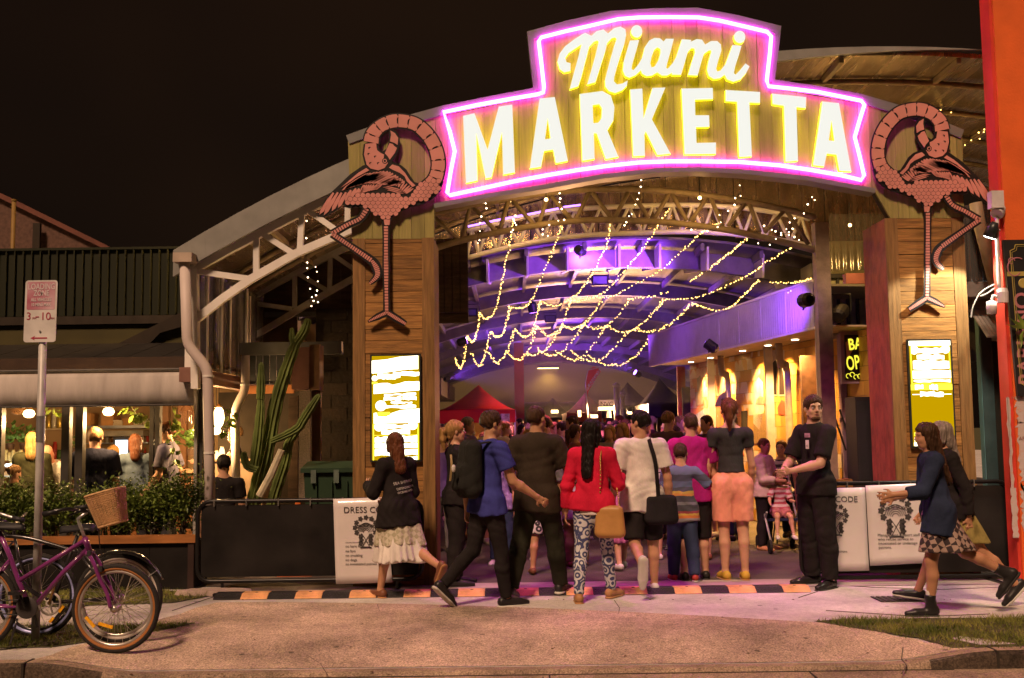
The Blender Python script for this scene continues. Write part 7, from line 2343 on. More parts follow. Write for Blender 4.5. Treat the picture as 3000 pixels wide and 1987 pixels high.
def patterned(name,c1,c2,scale,kind='vor',thr=.5):
 if name in _mats: return _mats[name]
 m,nt,out = _basemat(name); N,L = nt.nodes,nt.links
 b = N.new('ShaderNodeBsdfPrincipled'); b.inputs['Roughness'].default_value = .8
 tc = N.new('ShaderNodeTexCoord')
 if kind == 'vor':
  t = N.new('ShaderNodeTexVoronoi'); t.inputs['Scale'].default_value = scale; o_ = t.outputs['Distance']
  L.new(tc.outputs['Object'],t.inputs['Vector'])
  w = N.new('ShaderNodeMath'); w.operation = 'SINE'; m2 = N.new('ShaderNodeMath'); m2.operation = 'MULTIPLY'; m2.inputs[1].default_value = 17
  L.new(o_,m2.inputs[0]); L.new(m2.outputs[0],w.inputs[0]); o_ = w.outputs[0]
  mm = N.new('ShaderNodeMapRange'); mm.inputs['From Min'].default_value = -1; L.new(o_,mm.inputs[0]); o_ = mm.outputs[0]
 else:
  t = N.new('ShaderNodeTexChecker'); t.inputs['Scale'].default_value = scale
  mpg = N.new('ShaderNodeMapping'); mpg.inputs['Rotation'].default_value = (.6,.5,.4); L.new(tc.outputs['Object'],mpg.inputs[0]); L.new(mpg.outputs[0],t.inputs['Vector']); o_ = t.outputs['Fac']
 rp = N.new('ShaderNodeValToRGB'); rp.color_ramp.elements[0].position = thr - .12; rp.color_ramp.elements[1].position = thr + .12
 rp.color_ramp.elements[0].color = (*c1,1); rp.color_ramp.elements[1].color = (*c2,1)
 L.new(o_,rp.inputs[0]); L.new(rp.outputs[0],b.inputs['Base Color']); L.new(b.outputs[0],out.inputs[0])
 _mats[name] = m; return m
# ------------------------------------------------------------------ figure
LEG0 = dict(fl=0,ab=3,kn=3,fp=0,fy=6)
ARM0 = dict(fl=4,ab=9,el=12,inw=0,curl=.6)
def person(loc,H,yaw,label,group=None,female=False,build=1.0,legs=(None,None),arms=(None,None),head=(0,0),lean=0,twist=0,side=0,
  skin_m=None,hair=('short',None),top=None,bottom=None,shoes=None,face=False,h=.0115,kid=1.0,seat=None,extra=None,name='person',fingers=True,socks=None):
 lg = [{**LEG0,**(l or {})} for l in legs]; ar = [{**ARM0,**(a or {})} for a in arms]
 skin_m = skin_m or SK
 S_ = H / 1.75; b_ = build
 sw_ = (.093 if female else .103) * H * (.9 + .1 * b_)
 hipw = .050 * H
 pel = np.array([0,0,.525 * H])
 Rt = rotm('x',-rad(lean)) @ rotm('y',rad(side)) @ rotm('z',rad(twist))
 up = Rt @ np.array([0,0,1.]); fw = Rt @ np.array([0,1.,0]); rt = Rt @ np.array([1.,0,0])
 fwp = np.array([0,1.,0])
 waist = pel + up * .095 * H; chest = pel + up * .215 * H; shc = pel + up * .285 * H; neck = pel + up * .318 * H
 hcS = S_ * kid * .97
 Rh = Rt @ rotm('z',rad(head[0])) @ rotm('x',rad(head[1]))
 hc = neck + up * .030 * H + Rh @ np.array([0,.012,.125]) * hcS
 J = dict(pel=pel,neck=neck,hc=hc,chest=chest,waist=waist,up=up,fw=fw,rt=rt,Rh=Rh)
 LEG,ARM = [],[]
 for i,s in enumerate((-1,1)):
  l = lg[i]
  hip = pel + np.array([s * hipw,0,0])
  fl,kn,ab = rad(l['fl']),rad(l['kn']),rad(l['ab'])
  d1 = np.array([s * math.sin(ab),math.sin(fl) * math.cos(ab),-math.cos(fl) * math.cos(ab)])
  d2 = np.array([s * math.sin(ab) * .6,math.sin(fl - kn),-math.cos(fl - kn)]); d2 /= np.linalg.norm(d2)
  knee = hip + d1 * .245 * H; ank = knee + d2 * .235 * H
  fp,fy = rad(l['fp']),rad(l['fy']) * s
  fd = np.array([math.sin(fy) * math.cos(fp),math.cos(fy) * math.cos(fp),-math.sin(fp)])
  fu = np.array([math.sin(fy) * math.sin(fp),math.cos(fy) * math.sin(fp),math.cos(fp)])
  heel = ank - fd * .025 * H - fu * .026 * H; ball = ank + fd * .075 * H - fu * .030 * H; toe = ank + fd * .112 * H - fu * .032 * H
  LEG.append((hip,knee,ank,heel,ball,toe,fd,fu))
  a = ar[i]
  sh = shc + rt * (s * sw_)
  fl,ab,el,inw = rad(a['fl']),rad(a['ab']),rad(a['el']),rad(a['inw'])
  u = rt * (s * math.sin(ab)) + fw * (math.sin(fl) * math.cos(ab)) - up * (math.cos(fl) * math.cos(ab))
  v = rt * (s * math.sin(ab) * (.35 if el > .2 else .8) - s * math.sin(inw)) + (fw * math.sin(fl + el) - up * math.cos(fl + el)) * math.cos(inw)
  v /= np.linalg.norm(v)
  elb = sh + u * .178 * H; wr = elb + v * .150 * H
  pn = -rt * s + fw * .25; pn -= v * (pn @ v); pn /= np.linalg.norm(pn)
  if 'palm' in a: pn = np.array(a['palm'],float); pn -= v * (pn @ v); pn /= np.linalg.norm(pn)
  spd = np.cross(v,pn)
  ARM.append((sh,elb,wr,v,pn,spd))
 zmin = min(min(L_[3][2],L_[4][2],L_[5][2]) for L_ in LEG) - .020 * S_
 drop = zmin
 if seat is not None: drop = pel[2] - .075 * H - seat
 # ---------------- skin
 B_ = Fld()
 wq = (.078,.064,.096) if female else (.088,.075,.088)
 cw_,ww_,hw_ = [x * H * b_ * .93 for x in wq]
 B_.cap(chest + up * .03 * H,waist,cw_ * .92,ww_ * .95,.03,n=fw,s=.62)
 B_.cap(waist,pel - np.array([0,0,.012 * H]),ww_ * .95,hw_ * .92,.03,n=fwp,s=.68)
 for i,s in enumerate((-1,1)):
  hip,knee,ank,heel,ball,toe,fd,fu = LEG[i]
  tw = .048 * H * (.85 + .15 * b_) * (1.06 if female else 1)
  B_.cap(hip,knee,tw * 1.12,.031 * H,.03)
  mid_ = knee + (ank - knee) * .32 - np.array([0,.010 * H,0])
  B_.chain([knee,mid_,ank],[.0305 * H,.0305 * H,.0195 * H],.02)
  B_.chain([ank,heel],[.02 * H,.018 * H],.015)
  B_.chain([heel,ball,toe],[.018 * H,.019 * H,.012 * H],.012)
  sh,elb,wr,v,pn,spd = ARM[i]
  aw_ = (.022 if female else .027) * H * (.7 + .3 * b_)
  B_.cap(shc + rt * (s * sw_ * .3),sh,.036 * H,.032 * H * (.8 + .2 * b_),.03)
  B_.chain([sh,elb],[aw_ * 1.22,aw_ * .86],.02)
  B_.chain([elb,elb + (wr - elb) * .3,wr],[aw_ * .86,aw_ * .92,.0155 * H],.015)
  pl = wr + v * .045 * S_
  B_.cap(wr,pl,.017 * S_,.020 * S_,.012,n=pn,s=.6)
  for q in (-.5,.5):
   B_.cap(wr + v * .015 * S_ + spd * q * .028 * S_,wr + v * .085 * S_ + spd * q * .046 * S_,.016 * S_,.014 * S_,.012,n=pn,s=.62)
  cu = ar[i]['curl']
  if fingers:
   for k_,(q,ln) in enumerate(((-1.5,.064),(-.5,.076),(.5,.072),(1.5,.056))):
    r0 = wr + v * .086 * S_ + spd * (q * .0205) * S_
    d_ = v * math.cos(cu * .7) + pn * math.sin(cu * .7) + spd * q * .04
    p1 = r0 + d_ * ln * .5 * S_
    d2 = v * math.cos(cu * 1.7) + pn * math.sin(cu * 1.7)
    p2 = p1 + d2 * ln * .52 * S_
    B_.chain([r0,p1,p2],[.0098 * S_,.0090 * S_,.0078 * S_],.005)
   t0 = wr + v * .028 * S_ - spd * .026 * S_
   t1 = t0 + (v * .55 - spd * .75 + pn * .35) * .034 * S_
   t2 = t1 + (v * .85 - spd * .2 + pn * .45) * .034 * S_
   B_.chain([t0,t1,t2],[.013 * S_,.0108 * S_,.0085 * S_],.008)
  else:
   B_.cap(wr + v * .06 * S_,wr + v * .14 * S_ + pn * .03 * S_,.022 * S_,.012 * S_,.01,n=pn,s=.6)
 nr = (.046 if female else .056) * hcS
 hp = lambda x,y,z: hc + Rh @ np.array([x,y,z]) * hcS
 B_.cap(neck - up * .03 * H,hp(0,-.018,-.075),nr * 1.1,nr * .98,.025)
 for s in (-1,1):
  B_.cap(neck + up * .012 * H,shc + rt * s * sw_ * .72,.026 * H,.026 * H,.03)
 B_.ell(hp(0,-.014,.030),np.array([.0745,.094,.084]) * hcS,Rh,.02)
 B_.ell(hp(0,.022,-.036),np.array([.058,.066,.080]) * hcS,Rh,.025)
 B_.cap(hp(-.016,.050,-.090),hp(.016,.050,-.090),.026 * hcS,.026 * hcS,.03)
 for s in (-1,1):
  B_.cap(hp(s * .046,.0,-.062),hp(s * .018,.046,-.092),.024 * hcS,.022 * hcS,.025)
  B_.ell(hp(s * .079,-.008,-.012),np.array([.010,.021,.032]) * hcS,Rh,.008)
 if face or h < .013:
  B_.cap(hp(-.036,.074,.020),hp(.036,.074,.020),.013 * hcS,.013 * hcS,.015)
  for s in (-1,1):
   B_.ell(hp(s * .032,.098,.000),np.array([.017,.018,.011]) * hcS,Rh,.012,sub=True)
   B_.ell(hp(s * .040,.060,-.038),np.array([.020,.020,.020]) * hcS,Rh,.02)
  B_.chain([hp(0,.086,.008),hp(0,.104,-.028)],[.0095 * hcS,.0125 * hcS],.010)
  for s in (-1,1):
   B_.ell(hp(s * .012,.094,-.034),np.array([.009,.009,.007]) * hcS,Rh,.006)
  B_.cap(hp(-.018,.083,-.062),hp(.018,.083,-.062),.0095 * hcS,.0095 * hcS,.008)
 root = bpy.data.objects.new(name,None)
 COL.objects.link(root); root.empty_display_size = .1
 root.location = (loc[0],loc[1],loc[2]); root.rotation_euler = (0,0,rad(yaw))
 tag(root,label,'person',group)
 T = np.array([0,0,-drop])
 def put(nm,fld,m,hh=h,parent=root):
  me = fld.mesh(hh,nm)
  if len(me.vertices) == 0: return None
  me.transform(Matrix.Translation(Vector(T)))
  o = bpy.data.objects.new(nm,me); COL.objects.link(o); me.materials.append(m); o.parent = parent
  return o
 put('body',B_,skin_m)
 J['T'] = T; J['root'] = root; J['LEG'] = LEG; J['ARM'] = ARM; J['H'] = H; J['hp'] = hp; J['hcS'] = hcS; J['put'] = put; J['shc'] = shc; J['sw'] = sw_
 M4 = Matrix.Translation(Vector(loc)) @ Matrix.Rotation(rad(yaw),4,'Z')
 J['w'] = lambda p: M4 @ Vector(np.asarray(p) + T)       # figure space -> place
 ph = (hash(label) % 100) / 10.0 if False else (len(label) * 1.37) % 6.28
 # ---------------- top
 if top:
  g = top.get('g',.012) ; m = top['m']; hem = top.get('hem',-.02) * H
  t = Fld(); loose = top.get('loose',1.0)
  hemc = pel + np.array([0,0,hem]);
  t.cap(chest + up * .045 * H,waist,(cw_ * .94 + g),ww_ * .95 * loose + g,.03,n=fw,s=.66)
  t.cap(waist,hemc,ww_ * .95 * loose + g,hw_ * .94 * top.get('flare',1.07) + g,.04,flat=True,n=fwp,s=.77)
  for i,s in enumerate((-1,1)):
   sh,elb,wr,v,pn,spd = ARM[i]
   t.cap(shc + rt * (s * sw_ * .2) - up * .008 * H,sh - up * .004 * H,.036 * H + g * .7,.033 * H * (.8 + .2 * b_) + g * .7,.03)
   if hem < 0 and bottom:
    hip_,knee_ = LEG[i][0],LEG[i][1]; tw_ = .048 * H * (.85 + .15 * b_) * (1.06 if female else 1)
    t.cap(hip_ + np.array([0,0,.02 * H]),np.array([hip_[0],hip_[1] + (knee_ - hip_)[1] * -hem / (.3 * H),hemc[2]]),tw_ * 1.12 + g + .012,tw_ * 1.1 + g + .02,.03,flat=True)
   t.cap(neck - up * .004 * H,shc + rt * s * sw_ * .8,.020 * H + g * .4,.028 * H + g * .4,.03)
   aw_ = (.022 if female else .027) * H * (.7 + .3 * b_)
   sl = top.get('sleeve',.55)
   if sl > 0:
    if sl <= 1:
     t.cap(sh,sh + (elb - sh) * sl,aw_ * 1.22 + g,(aw_ * 1.05 + g * 1.7),.025,flat=True)
    else:
     t.cap(sh,elb,aw_ * 1.2 + g,aw_ * .9 + g,.025)
     t.cap(elb,elb + (wr - elb) * (sl - 1),aw_ * .92 + g,(.0155 * H + g),.02,flat=True)
  t.cut(neck + up * .022 * H + fw * .0,up + fw * top.get('neckcut',.25))
  t.disp = wrinkle(top.get('wr',.0036),22,ph)
  put('top',t,m)
  if top.get('collar'):
   c = Fld(); c.cap(neck - up * .005 * H,neck + up * .026 * H - fw * .006 * H,nr * 1.1 + .012,nr * 1.05 + .010,.01,flat=True)
   c.cut(neck + fw * .03 + up * .01,fw + up * .35)
   put('collar',c,top['collar'])
 # ---------------- bottom
 if bottom:
  m = bottom['m']; kind = bottom['kind']; g = bottom.get('g',.012)
  q = Fld()
  wz = pel + np.array([0,0,bottom.get('wz',.055) * H])
  if kind in ('pants','shorts'):
   q.cap(wz,pel - np.array([0,0,.02 * H]),ww_ * .98 + g,hw_ * .95 + g,.03,n=fwp,s=.74)
   for i,s in enumerate((-1,1)):
    hip,knee,ank,heel,ball,toe,fd,fu = LEG[i]
    tw = .048 * H * (.85 + .15 * b_) * (1.06 if female else 1)
    ln = bottom.get('len',1.0); tp_ = bottom.get('taper',1.0)
    if kind == 'shorts':
     e = hip + (knee - hip) * ln if ln <= 1 else knee + (ank - knee) * (ln - 1)
     if ln > 1:
      q.cap(hip,knee,tw * 1.12 + g,.036 * H + g * 1.3,.03); q.cap(knee,e,.036 * H + g * 1.3,.034 * H + g * 1.4,.02,flat=True)
     else:
      q.cap(hip,e,tw * 1.14 + g,(tw * 1.14 + (.031 * H - tw * 1.14) * ln) * 1.02 + g * 1.9,.03,flat=True)
    else:
     q.cap(hip,knee,tw * 1.12 + g,.033 * H * tp_ + g,.03)
     e = knee + (ank - knee) * ln
     mid_ = knee + (ank - knee) * .35 - np.array([0,.008 * H,0])
     q.cap(knee,mid_,.033 * H * tp_ + g,.032 * H * tp_ + g,.02)
     q.cap(mid_,e,.032 * H * tp_ + g,.023 * H * tp_ + g * 1.15,.02,flat=True)
   q.cut(wz,(0,0,1))
   q.disp = wrinkle(bottom.get('wr',.0036),22,ph + 2)
   put('trousers' if kind == 'pants' else 'shorts',q,m)
  else:
   ln = bottom['len'] * H; fl_ = bottom.get('flare',1.35)
   kn = [(L_[1] + (L_[2] - L_[1]) * .2) for L_ in LEG]
   off = (kn[0] + kn[1]) / 2 - pel
   e = pel - np.array([0,0,ln]) + np.array([off[0],off[1],0]) * min(1,ln / (.3 * H))
   spread = abs(kn[0][1] - kn[1][1]) * .5 * min(1,ln / (.3 * H))
   q.cap(wz,pel,ww_ * .98 + g,hw_ * .97 + g,.03,n=fwp,s=.76)
   q.cap(pel,e,hw_ * .97 + g,hw_ * fl_ + g + spread * .2,.05,flat=True,n=fwp,s=.78 + spread * .6)
   def thighs(F_,z_,g_):
    for hip,knee,*_ in LEG:
     tw = .048 * H * (.85 + .15 * b_) * 1.06
     F_.cap(hip,hip + (knee - hip) * min(1.25,(pel[2] - z_) / max(hip[2] - knee[2],.01) + .08),tw * 1.12 + g_,tw * .95 + g_ + .008,.03)
    F_.cut((0,0,z_),(0,0,-1))
   thighs(q,e[2],.024)
   q.cut(wz,(0,0,1))
   npl = bottom.get('pleats',13); c0 = pel.copy(); e0 = e.copy(); amp = bottom.get('amp',.012)
   def pleat(X,Y,Z,c0=c0,e0=e0,amp=amp,npl=npl):
    t_ = np.clip((c0[2] - Z) / max(c0[2] - e0[2],.01),0,1)
    th = np.arctan2(Y - (c0[1] + (e0[1] - c0[1]) * t_),X - (c0[0] + (e0[0] - c0[0]) * t_))
    return amp * t_ * np.sin(npl * th + 1.2 * np.sin(3 * th))
   q.disp = pleat
   put('skirt',q,m)
   if bottom.get('under'):
    u_ = bottom['under']; q2 = Fld(); ln2 = u_['len'] * H
    e2 = pel - np.array([0,0,ln2]) + np.array([off[0],off[1],0])
    q2.cap(pel,e2,hw_ * .9,hw_ * u_.get('flare',1.1) + spread * .6,.04,flat=True,n=fwp,s=.72 + spread)
    c1 = pel.copy(); thighs(q2,e2[2],.012)
    q2.disp = lambda X,Y,Z: pleat(X,Y,Z,c1,e2,.011,17)
    put('underskirt',q2,u_['m'])
 # ---------------- shoes
 if shoes:
  for i,s in enumerate((-1,1)):
   hip,knee,ank,heel,ball,toe,fd,fu = LEG[i]
   sf = Fld(); rt_ = np.cross(fd,fu)
   up_ = shoes.get('high',0)
   sf.cap(heel + fu * .004,ball + fu * .002,.0225 * H,.0235 * H,.015,n=fu,s=.95)
   sf.cap(ball,toe + fd * .006,.0235 * H,.0175 * H,.015,n=fu,s=.85)
   sf.cap(heel + fu * .012 * H,ank + fd * (.012 if not up_ else .004) * H + fu * (-.012 + up_) * H,.021 * H,.0225 * H,.02,flat=True)
   if up_: sf.cap(ank - fu * .02 * H,ank + (knee - ank) * .27,.0245 * H,.0285 * H,.015,flat=True)
   if up_ == 0: sf.cap(ank + fd * .02 * H - fu * .02 * H,ball,.02 * H,.019 * H,.02)
   sf.cut(ank - fu * .047 * H,-fu)
   put('shoe',sf,shoes['m'],min(h,.012))
   if shoes.get('sole'):
    so = Fld(); zc = ank - fu * .044 * H
    z2 = lambda p: p - fu * ((p - zc) @ fu)
    so.cap(z2(heel),z2(ball),.026 * H,.0275 * H,.01,n=fu,s=.36); so.cap(z2(ball),z2(toe) + fd * .008,.0275 * H,.020 * H,.01,n=fu,s=.36)
    put('sole',so,shoes['sole'],min(h,.011))
   if shoes.get('sock') or socks:
    sk_ = Fld(); sk_.cap(ank - fu * .015,ank + (knee - ank) * (shoes.get('sockh',.12)),.0215 * H,.023 * H,.01,flat=True)
    put('sock',sk_,socks or shoes['sock'],min(h,.012))
 # ---------------- hair
 st_,hm = hair
 if st_ and st_ != 'bald':
  q = Fld()
  inf = {'shaved': .0045,'short': .013,'crop': .009}.get(st_,.014)
  q.ell(hp(0,-.016,.033),np.array([.0745 + inf,.094 + inf,.084 + inf]) * hcS,Rh,.02)
  if st_ in ('short','crop','shaved'):
   q.cap(hp(0,-.055,.0),hp(0,-.058,-.058),(.058 + inf) * hcS,(.045 + inf * .5) * hcS,.02)
  if st_ == 'quiff':
   q.cap(hp(-.03,.05,.10),hp(.03,.05,.10),.032 * hcS,.032 * hcS,.02); q.cap(hp(0,-.055,.0),hp(0,-.058,-.058),.07 * hcS,.052 * hcS,.02)
  if st_ in ('long','bob','mid'):
   L_ = {'long': .30,'mid': .16,'bob': .09}[st_]
   q.cap(hp(0,-.055,.02),hp(0,-.075,-.10),.086 * hcS,.078 * hcS,.02,n=Rh[:,1],s=.75)
   e = hp(0,-.085,-.10)
   q.cap(hp(0,-.07,-.06),e - up * L_ - fw * (.055 if st_ == 'long' else .03),.080 * hcS,(.062 if st_ == 'long' else .070) * hcS,.02,n=Rh[:,1],s=.6)
   for s in (-1,1):
    q.cap(hp(s * .070,-.005,.03),hp(s * .074,.008,-.075 if st_ != 'bob' else -.085),.030 * hcS,.024 * hcS,.02)
    if st_ == 'long': q.cap(hp(s * .072,-.005,-.06),hp(s * .07,-.02,-.20),.026 * hcS,.018 * hcS,.02)
  if st_ in ('pony','bun'):
   q.cap(hp(0,-.055,.0),hp(0,-.058,-.05),.066 * hcS,.05 * hcS,.02)
   b0 = hp(0,-.108,.03)
   if st_ == 'pony':
    q.chain([b0,hp(0,-.15,.01),hp(0,-.155,-.08),hp(0,-.14,-.20)],[.026 * hcS,.034 * hcS,.036 * hcS,.014 * hcS],.02)
   else:
    q.ell(hp(0,-.115,.055),np.array([.042,.04,.04]) * hcS,Rh,.015)
  hl = {'shaved': .045,'crop': .05}.get(st_,.042)
  q.cap(hp(0,.10,hl - .055),hp(0,.14,-.20),.072 * hcS,.11 * hcS,.012,sub=True)
  q.ell(hp(0,.085,-.03),np.array([.066,.07,.085]) * hcS,Rh,.012,sub=True)
  if st_ in ('short','crop','shaved','quiff','pony','bun'):
   for s in (-1,1): q.ell(hp(s * .088,.0,-.035),np.array([.03,.034,.04]) * hcS,Rh,.01,sub=True)
   if st_ != 'pony': q.cut(hp(0,0,-.075),-(Rh @ np.array([0,.5,1.])))
  am = .0022 if st_ in ('shaved','crop') else .0042
  q.disp = lambda X,Y,Z: am * .55 * (np.sin(230 * X + 40 * Z + 3 * np.sin(30 * Z)) + np.sin(210 * Y + 50 * Z + 1)) + am * .6 * np.sin(45 * X + 38 * Y)
  put('hair',q,hm,.0075 if h < .013 else min(h,.0105))
 # ---------------- face details
 if face:
  def ball(nm,c,r,m):
   f_ = MB().ball(tuple(c + T),r,10,6); o = f_.build(nm,m,None,smooth=True); o.parent = root
  for s in (-1,1):
   c = hp(s * .032,.0815,-.001)
   ball('eye',c,.0125 * hcS,mat('eye_white',(.6,.56,.52),.2))
   ball('iris',hp(s * .032 + face * .002,.0885,-.001),.0066 * hcS,mat('iris_dark',(.03,.02,.015),.15))
   e = MB().tube([tuple(hp(s * .014,.094,.018) + T),tuple(hp(s * .034,.095,.0235) + T),tuple(hp(s * .050,.082,.018) + T)],[.0035 * hcS,.0042 * hcS,.002 * hcS],6)
   o = e.build('eyebrow',hm if hm else H_BRN,None,smooth=True); o.parent = root
   e = MB().tube([tuple(hp(s * .018,.089,.0065) + T),tuple(hp(s * .032,.0935,.0085) + T),tuple(hp(s * .046,.084,.0055) + T)],.0022 * hcS,5)
   o = e.build('eyelid',mat('eyelid',(.18,.09,.06),.5),None); o.parent = root
  l_ = MB().tube([tuple(hp(-.022,.086,-.063) + T),tuple(hp(-.008,.0935,-.060) + T),tuple(hp(0,.094,-.0615) + T),tuple(hp(.008,.0935,-.060) + T),tuple(hp(.022,.086,-.063) + T)],[.002 * hcS,.0045 * hcS,.0042 * hcS,.0045 * hcS,.002 * hcS],6)
  o = l_.build('lips',mat('lips',(.34,.12,.09),.45),None,smooth=True); o.parent = root
 return J
def strap(J,pts,w,m,nm='strap',parent=None,th=.006):
 """flat band through figure-space points, built in the place"""
 p = smooth_path([J['w'](q) for q in pts],6)
 mb = MB()
 c = sum(p,Vector()) / len(p)
 for a,b in zip(p,p[1:]):
  mb.beam(a,b + (b - a) * .08,w,th,((a + b) / 2 - c))
 return mb.build(nm,m,parent)
# ================================================================== the cast at the gate
def where(px,feet):
 g = ground_pt(px,feet); return Vector((g.x,g.y,gz(g.x,g.y) + .004))
C_BLK = cloth('black',(.018,.015,.015)); C_CHAR = cloth('charcoal',(.035,.033,.035)); C_NAVY = cloth('navy',(.022,.026,.06)); C_BLUE = cloth('blue',(.04,.045,.22))
C_RED = cloth('red',(.52,.015,.045)); C_WHT = cloth('white',(.62,.58,.54)); C_MAG = cloth('magenta',(.33,.015,.16)); C_COR = cloth('coral',(.72,.29,.20),rough=.6); C_JEAN = cloth('jeans',(.035,.05,.10)); C_OLV = cloth('olive',(.05,.05,.025)); C_CREAM = cloth('cream',(.55,.46,.36)); C_GREY = cloth('grey',(.16,.15,.16)); C_DENIM = cloth('denim',(.10,.13,.17))
S_BLK = mat('shoe_black',(.02,.018,.018),.4); S_WHT = mat('shoe_white',(.55,.52,.48),.5); S_TAN = mat('shoe_tan',(.38,.19,.08),.5); S_YEL = mat('shoe_yellow',(.50,.30,.04),.6); S_BRN = mat('shoe_brown',(.16,.06,.03),.5); S_RED = mat('shoe_red',(.35,.05,.03),.5)
SOLE_W = mat('sole_white',(.55,.52,.47),.6); SOLE_B = mat('sole_black',(.025,.022,.02),.6)
p1 = person(where(1168,1752),1.56,42,'woman in black jumper and white frilled skirt walking past the menu screen',female=True,legs=(dict(fl=14,kn=6,fp=0),dict(fl=-22,kn=48,fp=58)),arms=(dict(fl=18,ab=16,el=95,inw=25),dict(fl=6,ab=12,el=70,inw=35)),head=(-22,-4),
 skin_m=SK3,hair=('mid',H_RED),top=dict(m=C_BLK,hem=-.085,sleeve=1.9,g=.03,loose=1.28,flare=1.5,wr=.004),bottom=dict(kind='skirt',m=patterned('lace_cloth',(.50,.46,.36),(.34,.32,.22),26,'chk'),len=.20,flare=1.22,pleats=9,amp=.008,under=dict(m=C_WHT,len=.30,flare=1.25)),shoes=dict(m=S_BRN,sole=S_TAN),lean=4)
M_print = mat('white_print',(.55,.52,.48),.7,var=.3,scale=40)
for s_,dz,dx,sz in (('SEA SHEPHERD',.235,-.085,.036),('DEFENDING OUR',.185,-.065,.030),('OCEANS WORLD',.150,-.06,.028)):
 c = p1['pel'] + p1['up'] * (dz * 1.56 / 1.56 + .02) * 1.0 - p1['fw'] * .155 + p1['rt'] * (dx + .01)
 w = p1['w'](c); ex = p1['w'](c + p1['rt'] + p1['up'] * .13) - w; ez = p1['w'](c + p1['up']) - w
 me = text_mesh(s_,sz,(0,0,0),(1,0,0),(0,0,1),.0)
 cv = []
 jp = p1['root'].children
 o = obj('back_print',me,M_print,None)
 n_ = (p1['w'](c - p1['fw']) - w).normalized()
 X = ex.normalized(); Zd = (ez - X * ez.dot(X)).normalized()
 bo_ = MB
 mm = Matrix((X,Zd,X.cross(Zd))).transposed().to_4x4(); mm.translation = w - X * .02
 me.transform(Matrix.Rotation(-math.pi / 2,4,'X')); me.transform(mm)
 topo = [k for k in jp if k.name.startswith('top')][0]
 from mathutils.bvhtree import BVHTree
 bpy.context.view_layer.update()
 mw = Matrix.Translation(p1['root'].location) @ Matrix.Rotation(p1['root'].rotation_euler.z,4,'Z')
 bvh = BVHTree.FromPolygons([mw @ v_.co for v_ in topo.data.vertices],[tuple(q.vertices) for q in topo.data.polygons])
 for v_ in me.vertices:
  hit = bvh.ray_cast(v_.co + n_ * .3,-n_)
  if hit[0] is not None: v_.co = hit[0] + n_ * .003
 me.update()
 o.parent = p1['root']; o.matrix_parent_inverse = mw.inverted()
p2 = person(where(1338,1716),1.66,-72,'blonde ponytailed woman in black staff clothes beside the gate column',female=True,build=1.08,legs=(dict(fl=4),dict(fl=-3)),arms=(dict(fl=10,el=30),dict(fl=8,ab=10,el=45)),head=(-8,2),face=0.5,
 skin_m=SK,hair=('pony',H_BLD),top=dict(m=C_BLK,hem=-.03,sleeve=.75,g=.018,collar=C_BLK),bottom=dict(kind='pants',m=C_BLK,g=.016,taper=1.15),shoes=dict(m=S_BLK,sole=SOLE_B))
p3 = person(where(1430,1776),1.74,-58,'young man in blue shirt with black backpack striding to the right',legs=(dict(fl=-12,kn=34,fp=42),dict(fl=11,kn=6)),arms=(dict(fl=-18,ab=10,el=25),dict(fl=22,ab=12,el=38,inw=-8)),head=(-6,0),
 skin_m=SK3,hair=('short',H_BRN),top=dict(m=C_BLUE,hem=-.05,sleeve=.62,g=.018,loose=1.1),bottom=dict(kind='pants',m=C_BLK,g=.010,taper=.95),shoes=dict(m=S_BLK,sole=SOLE_W),lean=4)
bp = thing('backpack',p3['w'](p3['chest'] - p3['fw'] * .2),'black backpack with straps on the man in blue','backpack')
fl_ = Fld(); T_ = p3['T']
cc = p3['chest'] - p3['fw'] * .20 - p3['up'] * .05
for s in (-1,1): fl_.cap(cc + p3['up'] * .17 + p3['rt'] * s * .06,cc - p3['up'] * .19 + p3['rt'] * s * .075,.075,.085,.03)
for s in (-1,1): fl_.cap(cc - p3['fw'] * .075 + p3['rt'] * s * .05 - p3['up'] * .02,cc - p3['fw'] * .08 + p3['rt'] * s * .06 - p3['up'] * .18,.045,.05,.02)
fl_.disp = wrinkle(.005,16,2)
me = fl_.mesh(.009,'pack'); me.transform(Matrix.Translation(Vector(T_))); mwp = Matrix.Translation(p3['root'].location) @ Matrix.Rotation(p3['root'].rotation_euler.z,4,'Z'); me.transform(mwp)
obj('pack',me,cloth('pack',(.022,.022,.02)),bp)
for s in (-1,1):
 b0 = p3['shc'] + p3['rt'] * s * .10
 strap(p3,[cc + p3['up'] * .2 + p3['rt'] * s * .08,b0 + p3['up'] * .062 - p3['fw'] * .03,b0 + p3['up'] * .03 + p3['fw'] * .10,b0 - p3['up'] * .10 + p3['fw'] * .125],.045,C_BLK,'shoulder_strap',bp)
strap(p3,[cc - p3['fw'] * .17 + p3['up'] * .1 - p3['rt'] * .05,cc - p3['fw'] * .185,cc - p3['fw'] * .18 - p3['up'] * .13 - p3['rt'] * .02],.018,mat('pack_tan',(.30,.22,.09),.7),'webbing',bp)
q = p3['w'](cc - p3['rt'] * .155 - p3['up'] * .1)
MB().lathe(q,[(.03,-.09),(.032,.06),(.02,.09),(.018,.11)],12).build('water_bottle',mat('bottle_tan',(.35,.28,.13),.4),bp,smooth=True)
q = p3['w'](cc - p3['fw'] * .19 - p3['up'] * .02 + p3['rt'] * .05)
MB().ball(q,(.02,.02,.035)).build('patch',M_print,bp)
